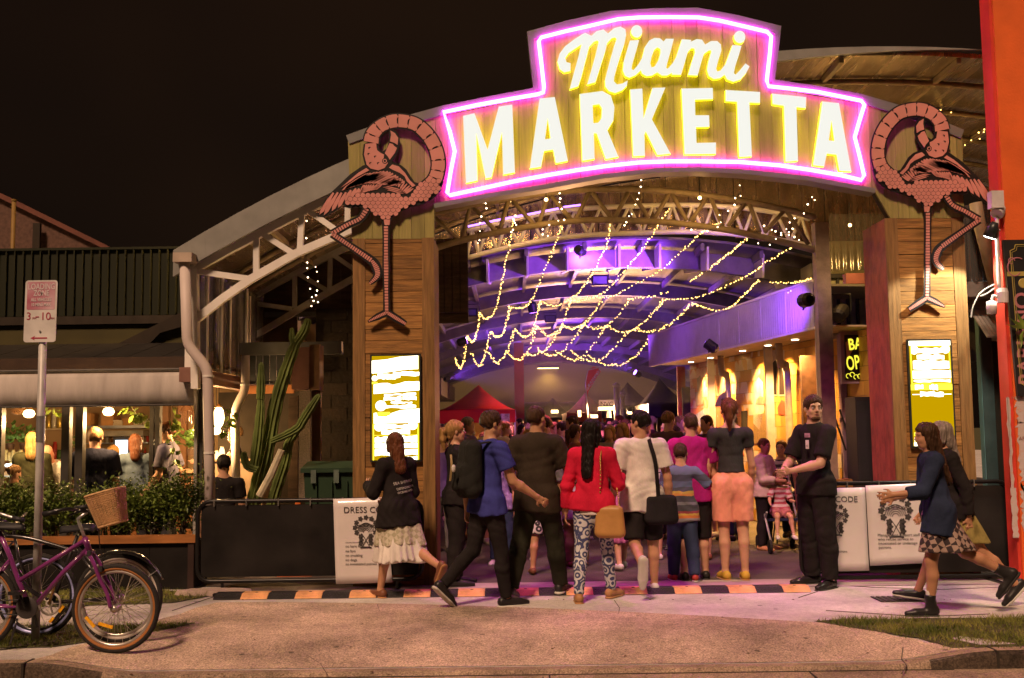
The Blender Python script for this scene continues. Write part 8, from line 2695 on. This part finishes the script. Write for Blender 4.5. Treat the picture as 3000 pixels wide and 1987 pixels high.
p4 = person(where(1578,1752),1.79,-22,'broad man in faded black shirt and dark olive trousers seen from behind',build=1.1,legs=(dict(fl=-17,kn=8,fp=14,ab=5),dict(fl=20,kn=8,ab=4)),arms=(dict(fl=2,ab=18,el=38,inw=14),dict(fl=20,ab=20,el=60,inw=15)),head=(-14,0),
 skin_m=SK3,hair=('crop',H_BRN),top=dict(m=cloth('faded_black',(.035,.026,.018)),hem=-.07,sleeve=.72,g=.026,loose=1.15,collar=C_BLK),bottom=dict(kind='pants',m=cloth('dark_olive',(.028,.028,.018)),g=.018,taper=1.15),shoes=dict(m=S_BLK,sole=SOLE_W))
LEGG = patterned('leggings_print',(.045,.055,.14),(.52,.52,.54),13,'vor',.5)
p5 = person(where(1742,1760),1.66,-14,'woman in red cardigan and blue patterned leggings',female=True,build=1.02,legs=(dict(fl=-8,kn=6,ab=3,fy=14),dict(fl=16,kn=6,ab=4,fy=22)),arms=(dict(fl=-4,ab=16,el=16),dict(fl=12,ab=16,el=95,inw=8)),head=(-28,-4),
 skin_m=SK3,hair=('long',H_BLK),top=dict(m=C_RED,hem=-.02,sleeve=1.85,g=.024,loose=1.22),bottom=dict(kind='pants',m=LEGG,g=.008,taper=.95,wr=.002),shoes=dict(m=S_TAN,sole=S_TAN))
wb = Fld(); wb.cap(p5['pel'] + np.array([0,0,.05]),p5['pel'] - np.array([0,0,.075]),.158,.180,.02,flat=True,n=(0,1,0),s=.70); p5['put']('blouse_hem',wb,C_WHT)
def box_bag(J,c,sx_,sy_,sz_,m,lab,nm,taper=.9):
 w0 = J['w'](c)
 t = thing(nm,w0 - Vector((0,0,sz_ / 2)),lab,'bag')
 Rz = Matrix.Rotation(J['root'].rotation_euler.z,4,'Z')
 f_ = Fld(); f_.cap((-.5 * sx_ + .03,0,-.5 * sz_ + .03),(.5 * sx_ - .03,0,-.5 * sz_ + .03),.03,.03,.02); f_.cap((-.5 * sx_ * taper + .03,0,.5 * sz_ - .03),(.5 * sx_ * taper - .03,0,.5 * sz_ - .03),.026,.026,.02)
 for k in np.linspace(-.5,.5,7): f_.cap((k * sx_ * .9,0,-.5 * sz_ + .03),(k * sx_ * taper * .9,0,.5 * sz_ - .03),sy_ / 2,sy_ / 2 * .8,.03)
 me = f_.mesh(.010,'bag'); me.transform(Matrix.Translation(w0) @ Rz)
 obj('bag_body',me,m,t)
 return t
M_bagtan = mat('tan_leather',(.42,.22,.07),.45,var=.12,bump=.15); M_chain = mat('gold_chain',(.55,.36,.10),.3,metal=.8)
bc = p5['pel'] + np.array([.17,-.09,-.13])
bg = box_bag(p5,bc,.22,.09,.26,M_bagtan,'tan leather shoulder bag on gold chain carried by the woman in red','shoulder_bag')
def chain_(J,pts,parent,r=.011):
 pth = smooth_path([J['w'](q) for q in pts],10)
 mb = MB()
 for i in range(len(pth) - 1):
  a,b = pth[i],pth[i + 1]; L_ = (b - a).length; k = max(int(L_ / .02),1)
  for j in range(k):
   c = a + (b - a) * ((j + .5) / k); mb.ball(c,(r * .7,r * .7,r),6,4)
 o = mb.build('chain_strap',M_chain,parent,smooth=True); o['kind'] = 'stuff'
shp = p5['shc'] + p5['rt'] * .10
chain_(p5,[bc + np.array([-.09,0,.13]),shp - p5['fw'] * .135 - p5['up'] * .15,shp - p5['fw'] * .115 - p5['up'] * .02,shp + p5['up'] * .068],bg)
chain_(p5,[bc + np.array([.09,0,.13]),bc + np.array([.07,.01,.30])],bg)
p6 = person(where(1888,1740),1.73,4,'young man in white shirt and black shorts walking in from behind',build=.92,legs=(dict(fl=-12,kn=58,fp=75,ab=2),dict(fl=10,kn=5,ab=3)),arms=(dict(fl=8,ab=12,el=20),dict(fl=-4,ab=13,el=14)),head=(48,0),
 skin_m=SK3,hair=('short',H_BLK),top=dict(m=C_WHT,hem=-.075,sleeve=.68,g=.026,loose=1.12,wr=.0035),bottom=dict(kind='shorts',m=C_BLK,len=.92,g=.020),shoes=dict(m=S_WHT,sole=SOLE_W))
bg = box_bag(p6,p6['pel'] + np.array([.16,-.10,-.10]),.26,.10,.24,cloth('bag_black',(.02,.018,.02)),'black cross-body bag on the man in white','shoulder_bag',.95)
strap(p6,[p6['pel'] + np.array([.13,-.13,.02]),p6['chest'] + np.array([.11,-.135,-.04]),p6['shc'] + np.array([.075,-.11,.0]),p6['shc'] + np.array([.065,-.02,.085]),p6['shc'] + np.array([.04,.07,.05]),p6['chest'] + np.array([0,.15,0])],.04,C_BLK,'strap',bg)
stripes = []
zs = .62
pal = [(.16,.14,.18),(.05,.045,.06),(.48,.16,.03),(.42,.26,.04),(.05,.045,.06),(.13,.15,.22),(.045,.045,.06),(.16,.15,.2),(.06,.06,.09),(.20,.20,.26)]
zz = [.62,.655,.685,.705,.73,.79,.82,.88,.905,.93,.97,1.03,1.10]
cols = [(.20,.19,.2),(.45,.14,.03),(.42,.28,.05),(.20,.03,.04),(.04,.04,.05),(.12,.12,.14),(.04,.04,.05),(.42,.18,.04),(.40,.26,.05),(.05,.05,.08),(.08,.10,.2),(.05,.05,.09),(.10,.12,.22)]
BOY = banded('boy_stripes',list(zip(zz,cols)))
p7 = person(where(2003,1702),1.37,2,'small boy in striped shirt and jeans holding a hand',kid=1.16,build=.98,legs=(dict(fl=4),dict(fl=-6,kn=8)),arms=(dict(fl=6,ab=8),dict(fl=8,ab=42,el=25,inw=-30)),head=(-15,-4),
 skin_m=SK,hair=('crop',H_BRN),top=dict(m=BOY,hem=-.08,sleeve=.8,g=.022,loose=1.22),bottom=dict(kind='pants',m=C_JEAN,g=.016,taper=1.15),shoes=dict(m=S_RED,sole=SOLE_W))
p8 = person(where(2036,1698),1.71,2,'shaven headed man in magenta shirt and dark shorts seen from behind',build=1.08,legs=(dict(fl=-2),dict(fl=4)),arms=(dict(fl=10,el=30),dict(fl=5,el=40,inw=10)),head=(0,0),
 skin_m=SK,hair=('shaved',H_BRN),top=dict(m=C_MAG,hem=-.05,sleeve=.6,g=.022,loose=1.2),bottom=dict(kind='shorts',m=C_BLK,len=1.12,g=.016),shoes=dict(m=S_BLK,sole=SOLE_B))
p9 = person(where(2152,1698),1.85,0,'tall woman in black tee and coral shorts seen from behind',female=True,build=.98,legs=(dict(fl=1,ab=0),dict(fl=-1,ab=1)),arms=(dict(fl=3,ab=11,el=8),dict(fl=6,ab=9,el=18)),head=(-12,0),
 skin_m=SK,hair=('pony',H_RED),top=dict(m=C_CHAR,hem=.072,sleeve=.42,g=.012,loose=1.05,flare=.86),bottom=dict(kind='shorts',m=C_COR,len=.82,g=.024,wz=.075),shoes=dict(m=S_YEL,sole=S_TAN))
MB().lathe(p9['w'](p9['ARM'][0][2]),[(.034,-.01),(.036,0),(.034,.012)],14).build('wristband',C_BLK,p9['root'])
p12 = person(where(2402,1718),1.86,116,'bearded security guard in black shirt with numbered badge standing by the barrier',build=1.02,legs=(dict(fl=2,ab=5,fy=16),dict(fl=-2,ab=5,fy=16)),arms=(dict(fl=24,ab=5,el=50,inw=34),dict(fl=24,ab=6,el=50,inw=38)),head=(66,-2),face=-1.0,
 skin_m=skin('pale',(.52,.30,.20)),hair=('short',H_BRN),top=dict(m=C_BLK,hem=-.045,sleeve=.8,g=.018,collar=C_BLK,loose=1.1),bottom=dict(kind='pants',m=C_BLK,g=.020,taper=1.2,wr=.004),shoes=dict(m=mat('boot_gloss',(.02,.018,.018),.2),sole=SOLE_B))
bd = Fld(); hp = p12['hp'];
bd.cap(hp(-.012,.056,-.094),hp(.012,.056,-.094),.029,.029,.02)
for s in (-1,1): bd.cap(hp(s * .05,.0,-.064),hp(s * .02,.05,-.096),.0265,.025,.02)
bd.cut(hp(0,0,-.072),p12['Rh'] @ np.array([0,-.45,1.]))
p12['put']('beard',bd,hairm('stubble',(.14,.075,.045)),.008)
def chest_card(J,off,w_,h_,lab_txt,m,nm,sz):
 c = J['chest'] + J['rt'] * off[0] + J['up'] * off[1] + J['fw'] * .17
 w0 = J['w'](c); X = -(J['w'](c + J['rt']) - w0).normalized(); Z = (J['w'](c + J['up']) - w0).normalized(); n_ = (J['w'](c + J['fw']) - w0).normalized()
 mb = MB(); p = [w0 + X * sx2 * w_ / 2 + Z * sz2 * h_ / 2 for sx2,sz2 in ((-1,-1),(1,-1),(1,1),(-1,1))]
 mb.prism(p,tuple(-n_ * .004)); o = mb.build(nm,m,J['root'])
 if lab_txt:
  obj('lettering',text_mesh(lab_txt,sz,w0 + n_ * .002 - Z * (h_ * .3) - X * 0,X,Z,.001,'CENTER'),M_ink,J['root'])
M_badge = mat('badge_white',(.6,.52,.58),.4)
chest_card(p12,(-.085,.015),.045,.085,'12',M_badge,'id_card',.032)
chest_card(p12,(-.09,.105),.075,.042,'SECURITY',mat('badge_pink',(.42,.20,.33),.4),'name_badge',.013)
p13 = person(where(2762,1800),1.58,82,'young woman in dark denim jacket and plaid skirt striding left in black boots',female=True,legs=(dict(fl=14,kn=10,fp=0,ab=1),dict(fl=-34,kn=28,fp=52,ab=0)),arms=(dict(fl=30,ab=10,el=60),dict(fl=12,ab=8,el=72)),head=(6,-2),
 skin_m=SK2,hair=('long',H_BRN),top=dict(m=cloth('dark_denim',(.022,.030,.060)),hem=-.10,sleeve=1.55,g=.028,loose=1.25,flare=1.05),bottom=dict(kind='skirt',m=patterned('plaid_cloth',(.03,.018,.02),(.34,.24,.20),22,'chk'),len=.19,flare=1.22,pleats=9,amp=.012),shoes=dict(m=S_BLK,sole=SOLE_B,high=.062,sock=C_WHT,sockh=.36),lean=5)
p14 = person(where(2806,1768),1.62,84,'woman in black jacket and yellowish skirt walking behind the one in denim',female=True,legs=(dict(fl=-28,kn=16,fp=44),dict(fl=26,kn=6,fp=-8)),arms=(dict(fl=-16,ab=8,el=20),dict(fl=10,el=30)),head=(0,0),
 skin_m=SK2,hair=('mid',H_GRY),top=dict(m=C_BLK,hem=-.04,sleeve=1.9,g=.024,loose=1.15),bottom=dict(kind='skirt',m=cloth('mustard',(.30,.24,.08),var=.4,scale=12),len=.17,flare=1.25,pleats=9),shoes=dict(m=S_BLK,sole=SOLE_W),lean=6)
# ------------------------------------------------------------------ people just inside the hall
HM = .0165
def mid(px,feet,head_y,yaw,label,**k):
 g = where(px,feet)
 Hh_ = P(px,head_y,g.y).z
 k.setdefault('h',HM); k.setdefault('fingers',False)
 return person(g,max(1.0,Hh_),yaw,label,**k)
mid(2246,1612,1287,-128,'woman in cream blouse and black trousers with tan bag facing out of the hall',female=True,build=1.18,hair=('crop',H_LBR),top=dict(m=C_CREAM,hem=-.04,sleeve=1.7,g=.026,loose=1.2),bottom=dict(kind='pants',m=C_BLK,g=.016),shoes=dict(m=S_TAN),arms=(dict(fl=15,el=60,inw=25),dict(fl=15,el=70,inw=30)),head=(-10,-8),face=.5,skin_m=SK3)
mid(1545,1640,1400,160,'dark haired child in shiny purple top standing among the walkers',kid=1.12,female=True,hair=('mid',H_BLK),top=dict(m=cloth('shiny_purple',(.12,.05,.30),rough=.35),hem=-.04,sleeve=.6),bottom=dict(kind='skirt',m=C_NAVY,len=.2),shoes=dict(m=S_WHT),skin_m=SK2)
mid(1470,1655,1315,170,'dark haired girl in grey top with purple sparkle facing out',kid=1.05,female=True,hair=('mid',H_BLK),top=dict(m=cloth('sparkle_grey',(.20,.15,.30),rough=.35,var=.6,scale=30),hem=-.05,sleeve=.6),bottom=dict(kind='pants',m=C_JEAN),shoes=dict(m=S_WHT),skin_m=SK2)
mid(1600,1680,1300,0,'person in black and white patterned shorts seen between the walkers',hair=('short',H_BRN),top=dict(m=C_GREY,hem=-.05),bottom=dict(kind='shorts',m=patterned('bw_shorts',(.02,.02,.02),(.55,.52,.5),10,'vor',.45),len=.9,g=.02),shoes=dict(m=S_BRN),legs=(dict(fl=-8,ab=8),dict(fl=8,ab=8)),skin_m=SK2)
mid(1690,1660,1330,10,'woman in purple white shirt and khaki trousers behind the red cardigan',female=True,hair=('mid',H_BRN),top=dict(m=cloth('purple_white',(.20,.12,.36),var=.6,scale=10,col2=(.5,.45,.55)),hem=-.1,sleeve=.7,g=.025),bottom=dict(kind='pants',m=cloth('khaki',(.22,.13,.09)),g=.016),shoes=dict(m=S_BRN))
mid(1818,1668,1300,20,'woman in long pink lace dress walking into the hall',female=True,hair=('long',H_BRN),top=dict(m=cloth('pink_lace',(.42,.12,.26),var=.5,scale=26),hem=-.03,sleeve=.4),bottom=dict(kind='skirt',m=cloth('pink_lace',(.42,.12,.26),var=.5,scale=26),len=.30,flare=1.2),shoes=dict(m=S_WHT),legs=(dict(fl=-12,kn=8),dict(fl=12)))
mid(1955,1640,1300,5,'person in white striped shirt inside the hall behind the boy',hair=('short',H_BLK),top=dict(m=banded('white_stripe_top',[(.8,(.5,.46,.44)),(.86,(.06,.05,.05)),(.875,(.5,.46,.44)),(.95,(.06,.05,.05)),(.965,(.5,.46,.44)),(1.04,(.06,.05,.05)),(1.055,(.5,.46,.44)),(1.5,(.5,.46,.44))]),hem=-.05),bottom=dict(kind='shorts',m=C_CHAR,len=.9),shoes=dict(m=S_WHT),head=(60,0))
mid(1975,1610,1318,90,'man with short dark hair in white shirt in profile behind the magenta shirt',hair=('crop',H_BLK),top=dict(m=C_WHT,hem=-.05),bottom=dict(kind='pants',m=C_CHAR),shoes=dict(m=S_BLK),skin_m=SK2)
mid(2100,1640,1290,0,'person in olive top and dark shorts beyond the tall woman',female=True,hair=('long',H_RED),top=dict(m=C_OLV,hem=-.05),bottom=dict(kind='shorts',m=C_BLK,len=.8,g=.02),shoes=dict(m=S_BRN))
mid(2262,1500,1245,10,'man in white tee with red strap seen from behind near the mural',hair=('short',H_BLK),top=dict(m=C_WHT,hem=-.05),bottom=dict(kind='pants',m=C_CHAR),shoes=dict(m=S_BLK))
mid(2312,1490,1255,30,'long haired blonde woman in black dotted dress near the mural',female=True,hair=('long',H_BLD),top=dict(m=C_BLK,hem=-.05,sleeve=.0),bottom=dict(kind='skirt',m=C_BLK,len=.22),shoes=dict(m=S_TAN))
mid(1300,1620,1275,-30,'dark haired person in purple lit top beside the gate column',hair=('short',H_BLK),top=dict(m=cloth('violet',(.16,.10,.34)),hem=-.05),bottom=dict(kind='pants',m=C_GREY),shoes=dict(m=S_BLK))
mid(1600,1560,1225,95,'person with purple cap turned aside behind the broad man',hair=('crop',H_BRN),top=dict(m=cloth('plum',(.10,.04,.10)),hem=-.05),bottom=dict(kind='pants',m=C_CHAR),shoes=dict(m=S_BLK))
mid(1650,1530,1238,60,'man in pale pink shirt standing in the crowd',hair=('short',H_BRN),top=dict(m=cloth('pale_pink',(.45,.32,.34)),hem=-.05),bottom=dict(kind='pants',m=C_CHAR),shoes=dict(m=S_BLK),arms=(dict(fl=20,el=80,inw=20),dict(fl=20,el=80,inw=20)))
mid(1683,1545,1250,20,'woman in black with long brown hair in the crowd',female=True,hair=('long',H_LBR),top=dict(m=C_BLK,hem=-.05),bottom=dict(kind='pants',m=C_BLK),shoes=dict(m=S_BLK))
mid(1828,1520,1255,150,'blonde woman facing out of the crowd beside the silver flue',female=True,hair=('mid',H_BLD),top=dict(m=C_BLK,hem=-.05,sleeve=.3),bottom=dict(kind='pants',m=C_JEAN),shoes=dict(m=S_BLK),face=.3)
mid(1790,1515,1268,20,'man in dark tee with cropped hair in the crowd below the stall sign',hair=('crop',H_BRN),top=dict(m=C_BLK,hem=-.05),bottom=dict(kind='pants',m=C_JEAN),shoes=dict(m=S_BLK))
mid(1962,1420,1228,120,'long haired person in pink before the black tent',female=True,hair=('long',H_LBR),top=dict(m=cloth('dusty_pink',(.40,.18,.18)),hem=-.05),bottom=dict(kind='pants',m=C_JEAN),shoes=dict(m=S_BLK))
mid(2490,1560,1275,60,'person in pink shirt behind the guard at the bar',hair=('short',H_LBR),top=dict(m=cloth('soft_pink',(.50,.20,.22)),hem=-.05),bottom=dict(kind='pants',m=C_CHAR),shoes=dict(m=S_BLK))
STR2 = banded('bw_stripe',[(x,((.5,.46,.44) if i % 2 else (.05,.045,.05))) for i,x in enumerate(np.arange(.4,1.5,.045))])
def seated(px,Y,head_y,yaw,label,seat=.48,Hs=1.62,**k):
 p = P(px,1500,Y); k.setdefault('h',HM); k.setdefault('fingers',False)
 J = person((p.x,Y,.004),Hs,yaw,label,seat=seat,legs=(dict(fl=86,kn=88,ab=6),dict(fl=86,kn=88,ab=6)),**k)
 st = thing('stool',(p.x,Y,0),'dark stool under the ' + ' '.join(label.split()[:8]),'stool')
 R_ = Matrix.Rotation(rad(yaw),3,'Z'); c = Vector((p.x,Y,0)) + R_ @ Vector((0,.05,0))
 MB().lathe((c.x,c.y,seat - .07),[(.15,0),(.16,.02),(.15,.045)],14).build('seat',M_timb,st)
 for a in (.8,2.4,3.9,5.5):
  MB().tube([(c.x + .10 * math.cos(a),c.y + .10 * math.sin(a),seat - .07),(c.x + .16 * math.cos(a),c.y + .16 * math.sin(a),.01)],.012,6).build('leg',M_iron,st)
 return J
seated(2296,14.6,1302,150,'seated woman in black and white striped top beside the stroller',female=True,hair=('crop',H_LBR),top=dict(m=STR2,hem=-.02,sleeve=.2),bottom=dict(kind='pants',m=C_NAVY),shoes=dict(m=S_BLK),face=.3)
seated(2330,15.2,1310,170,'seated bearded man in navy shirt before the mural wall',Hs=1.7,hair=('crop',H_BRN),top=dict(m=C_NAVY,hem=-.02),bottom=dict(kind='pants',m=C_CHAR),shoes=dict(m=S_BLK),face=.3)
sp_ = P(2292,1560,13.6)
stl = thing('stroller',(sp_.x,13.7,0),'dark folding stroller with a small child near the mural wall','stroller')
for s in (-1,1):
 MB().tube([(sp_.x + s * .2,13.35,.12),(sp_.x + s * .2,13.75,.55),(sp_.x + s * .2,14.05,1.0)],.014,6).build('side_tube',M_alu,stl)
 MB().tube([(sp_.x + s * .2,14.0,.1),(sp_.x + s * .2,13.55,.5)],.014,6).build('cross_tube',M_alu,stl)
 for yy in (13.35,14.0):
  MB().lathe((sp_.x + s * .22,yy,.09),[(.085,-.015),(.09,0),(.085,.015)],16,(1,0,0)).build('wheel',M_tyre,stl)
MB().prism([(sp_.x - .18,13.45,.40),(sp_.x + .18,13.45,.40),(sp_.x + .18,13.8,.36),(sp_.x - .18,13.8,.36)],(0,0,.03)).build('seat',C_NAVY,stl)
MB().prism([(sp_.x - .18,13.8,.36),(sp_.x + .18,13.8,.36),(sp_.x + .18,13.98,.9),(sp_.x - .18,13.98,.9)],(0,.03,0)).build('backrest',C_NAVY,stl)
RWS = banded('red_white_socks',[(x,((.5,.46,.44) if i % 2 else (.45,.04,.05))) for i,x in enumerate(np.arange(0,.6,.045))])
person((sp_.x,13.68,.004),.98,178,'small child in striped dress and red striped socks sitting in the stroller',female=True,kid=1.35,seat=.43,h=.012,fingers=False,legs=(dict(fl=75,kn=62,ab=8),dict(fl=75,kn=62,ab=8)),arms=(dict(fl=30,el=60),dict(fl=40,ab=20,el=30)),hair=('mid',H_LBR),top=dict(m=banded('child_stripes',[(x,((.5,.40,.36) if i % 2 else (.35,.06,.08))) for i,x in enumerate(np.arange(.3,1.1,.03))]),hem=-.03,sleeve=.9),bottom=dict(kind='shorts',m=cloth('rose',(.40,.15,.15)),len=.7),shoes=dict(m=S_WHT),socks=RWS)
# ------------------------------------------------------------------ people at the cafe
def cafe_p(px,Y,yaw,label,seat=None,Hs=1.72,z=.05,**k):
 p = P(px,1400,Y); k.setdefault('h',.0145); k.setdefault('fingers',False)
 lg_ = (dict(fl=86,kn=88,ab=6),dict(fl=86,kn=88,ab=6)) if seat else (None,None)
 k.setdefault('legs',lg_)
 k.setdefault('bottom',dict(kind='pants',m=C_CHAR,g=.014)); k.setdefault('shoes',dict(m=S_BLK))
 J = person((p.x,Y,z),Hs,yaw,label,seat=seat,**k)
 if seat:
  st = thing('bar_stool',(p.x,Y,z),'bar stool under the ' + ' '.join(label.split()[:8]),'stool')
  R_ = Matrix.Rotation(rad(yaw),3,'Z'); c = Vector((p.x,Y,z)) + R_ @ Vector((0,.05,0))
  MB().lathe((c.x,c.y,z + seat - .06),[(.16,0),(.17,.02),(.16,.045)],14).build('seat',M_timb,st)
  for a in (.8,2.4,3.9,5.5):
   MB().tube([(c.x + .10 * math.cos(a),c.y + .10 * math.sin(a),z + seat - .06),(c.x + .17 * math.cos(a),c.y + .17 * math.sin(a),z + .005)],.012,6).build('leg',M_iron,st)
 return J
cafe_p(276,12.55,8,'man in dark navy tee with short hair sitting with his back to the street',.62,1.78,build=1.3,hair=('short',H_LBR),top=dict(m=cloth('dark_navy',(.015,.016,.032)),hem=-.03,sleeve=.7,g=.025,loose=1.15),head=(0,-4))
cafe_p(395,12.9,12,'woman with auburn bob in denim jacket standing at the cafe bar',None,1.52,female=True,hair=('bob',H_RED),top=dict(m=C_DENIM,hem=-.04,sleeve=1.9,g=.028,loose=1.2),head=(10,-6))
cafe_p(492,12.75,92,'waiter with hair bun in grey blue shirt standing in profile',None,1.66,build=1.15,hair=('bun',H_RED),top=dict(m=cloth('grey_blue',(.10,.09,.13)),hem=-.05,sleeve=.75,g=.022,loose=1.1),bottom=dict(kind='pants',m=C_CHAR),arms=(dict(fl=8,ab=12,el=30),dict(fl=-10,ab=28,el=70)),head=(8,-4),face=.3)
cafe_p(158,13.2,176,'bald man in white tee bending his head over the table',.5,1.74,build=1.2,hair=('bald',None),top=dict(m=C_WHT,hem=-.03,g=.02,loose=1.1),head=(5,-38),lean=10,face=.3,skin_m=skin('ruddy',(.52,.22,.14)))
cafe_p(92,12.9,15,'blonde person in olive jacket behind the signpost',None,1.56,female=True,hair=('bob',H_BLD),top=dict(m=C_OLV,hem=-.06,sleeve=1.9,g=.028,loose=1.15))
cafe_p(42,12.5,-40,'small girl with hair bun at the planter edge',None,1.16,kid=1.14,female=True,hair=('bun',H_LBR),top=dict(m=C_OLV,hem=-.05))
cafe_p(330,13.4,190,'woman with raised arm sitting behind the man in navy',.5,1.6,female=True,hair=('short',H_BLD),top=dict(m=C_CREAM,hem=-.03,sleeve=.3),arms=(dict(fl=150,ab=30,el=110,inw=30),None),face=.3)
cafe_p(655,12.0,20,'dark haired person sitting low behind the downpipe',.38,1.62,hair=('short',H_BLK),top=dict(m=C_BLK,hem=-.03))
cafe_p(688,13.9,100,'person with bare arms sitting at the side counter under the pendant',.7,1.66,female=True,hair=('short',H_LBR),top=dict(m=C_BLK,hem=-.03,sleeve=.0),arms=(dict(fl=45,el=60),dict(fl=45,el=60)))
# ------------------------------------------------------------------ far crowd
protos = []
PR = [dict(female=False,hair=('short',H_BRN),top=dict(m=C_GREY,hem=-.05),bottom=dict(kind='pants',m=C_CHAR),shoes=dict(m=S_BLK)),
 dict(female=True,hair=('long',H_BRN),top=dict(m=C_BLK,hem=-.04),bottom=dict(kind='pants',m=C_JEAN),shoes=dict(m=S_BLK)),
 dict(female=False,hair=('crop',H_BLK),top=dict(m=C_WHT,hem=-.06),bottom=dict(kind='shorts',m=C_CHAR,len=.9),shoes=dict(m=S_WHT),arms=(dict(fl=25,el=80,inw=20),None)),
 dict(female=True,hair=('mid',H_BLD),top=dict(m=C_CREAM,hem=-.04),bottom=dict(kind='skirt',m=C_NAVY,len=.2),shoes=dict(m=S_TAN)),
 dict(female=False,build=1.2,hair=('short',H_GRY),top=dict(m=C_NAVY,hem=-.06),bottom=dict(kind='shorts',m=cloth('khaki',(.22,.13,.09)),len=.9),shoes=dict(m=S_BRN)),
 dict(female=True,hair=('pony',H_BLK),top=dict(m=C_MAG,hem=-.04),bottom=dict(kind='pants',m=C_BLK),shoes=dict(m=S_WHT))]
SHN = ['maroon','pale grey','navy','rust','black','cream','dim violet']
shirts = [cloth('crowd_a',(.10,.05,.05)),cloth('crowd_b',(.30,.24,.22)),cloth('crowd_c',(.05,.05,.10)),cloth('crowd_d',(.30,.10,.07)),cloth('crowd_e',(.02,.02,.025)),cloth('crowd_f',(.42,.34,.30)),cloth('crowd_g',(.12,.08,.16))]
crowd_n = 0
LBL = 'person standing in the dense crowd filling the far part of the hall'
spots = []
random.seed(23)
for _ in range(2500):
 Y = 14.8 + 26 * random.random() ** 1.35
 x = random.uniform(-2.6,3.4 - max(0,(Y - 13.5)) * .03) if Y < 24 else random.uniform(-2.6,2.6)
 if Y < 20 and -.9 < x < .6 and random.random() < .5: continue
 if 23.2 < Y < 26.2 and x < .35: continue
 if any((x - a) ** 2 + (Y - b) ** 2 < .36 for a,b in spots): continue
 spots.append((x,Y))
 if len(spots) >= 165: break
for i,(x,Y) in enumerate(spots):
 k = i % 6
 if i < 6:
  J = person((x,Y,.006),[1.76,1.66,1.80,1.64,1.72,1.62][k],random.uniform(-180,180),LBL,group='dense crowd in the hall',h=.021,fingers=False,**PR[k])
  protos.append(J['root'])
  for ch in J['root'].children:
   for s_ in ch.material_slots:
    mm_ = s_.material; s_.link = 'OBJECT'; s_.material = mm_
 else:
  r = protos[k]
  c = r.copy(); COL.objects.link(c); c.location = (x,Y,.006); c.rotation_euler = (0,0,random.uniform(0,6.283)); s_ = random.uniform(.93,1.05); c.scale = (s_,s_,s_)
  for ch in list(r.children):
   d = ch.copy(); COL.objects.link(d); d.parent = c
   if d.name.startswith('top'):
    si = random.randrange(7); d.material_slots[0].material = shirts[si]; c['label'] = f'person in {SHN[si]} top in the dense crowd far inside the hall'
   if d.name.startswith('hair'):
    d.material_slots[0].material = random.choice((H_BRN,H_BLK,H_LBR,H_BLD,H_GRY,H_RED))
# ================================================================== stage smoke hanging under the hall roof
smk,nt,out = _basemat('stage_smoke_air')
vs = nt.nodes.new('ShaderNodeVolumePrincipled')
vs.inputs['Color'].default_value = (.9,.9,.95,1)
vs.inputs['Density'].default_value = 0.006
nt.links.new(vs.outputs[0],out.inputs['Volume'])
MB().box((-3.25,17.2,2.05),(7.5,46,4.95)).build('stage_smoke',smk,label='thin stage smoke hanging under the hall roof in the purple beams',cat='smoke',kind='stuff')
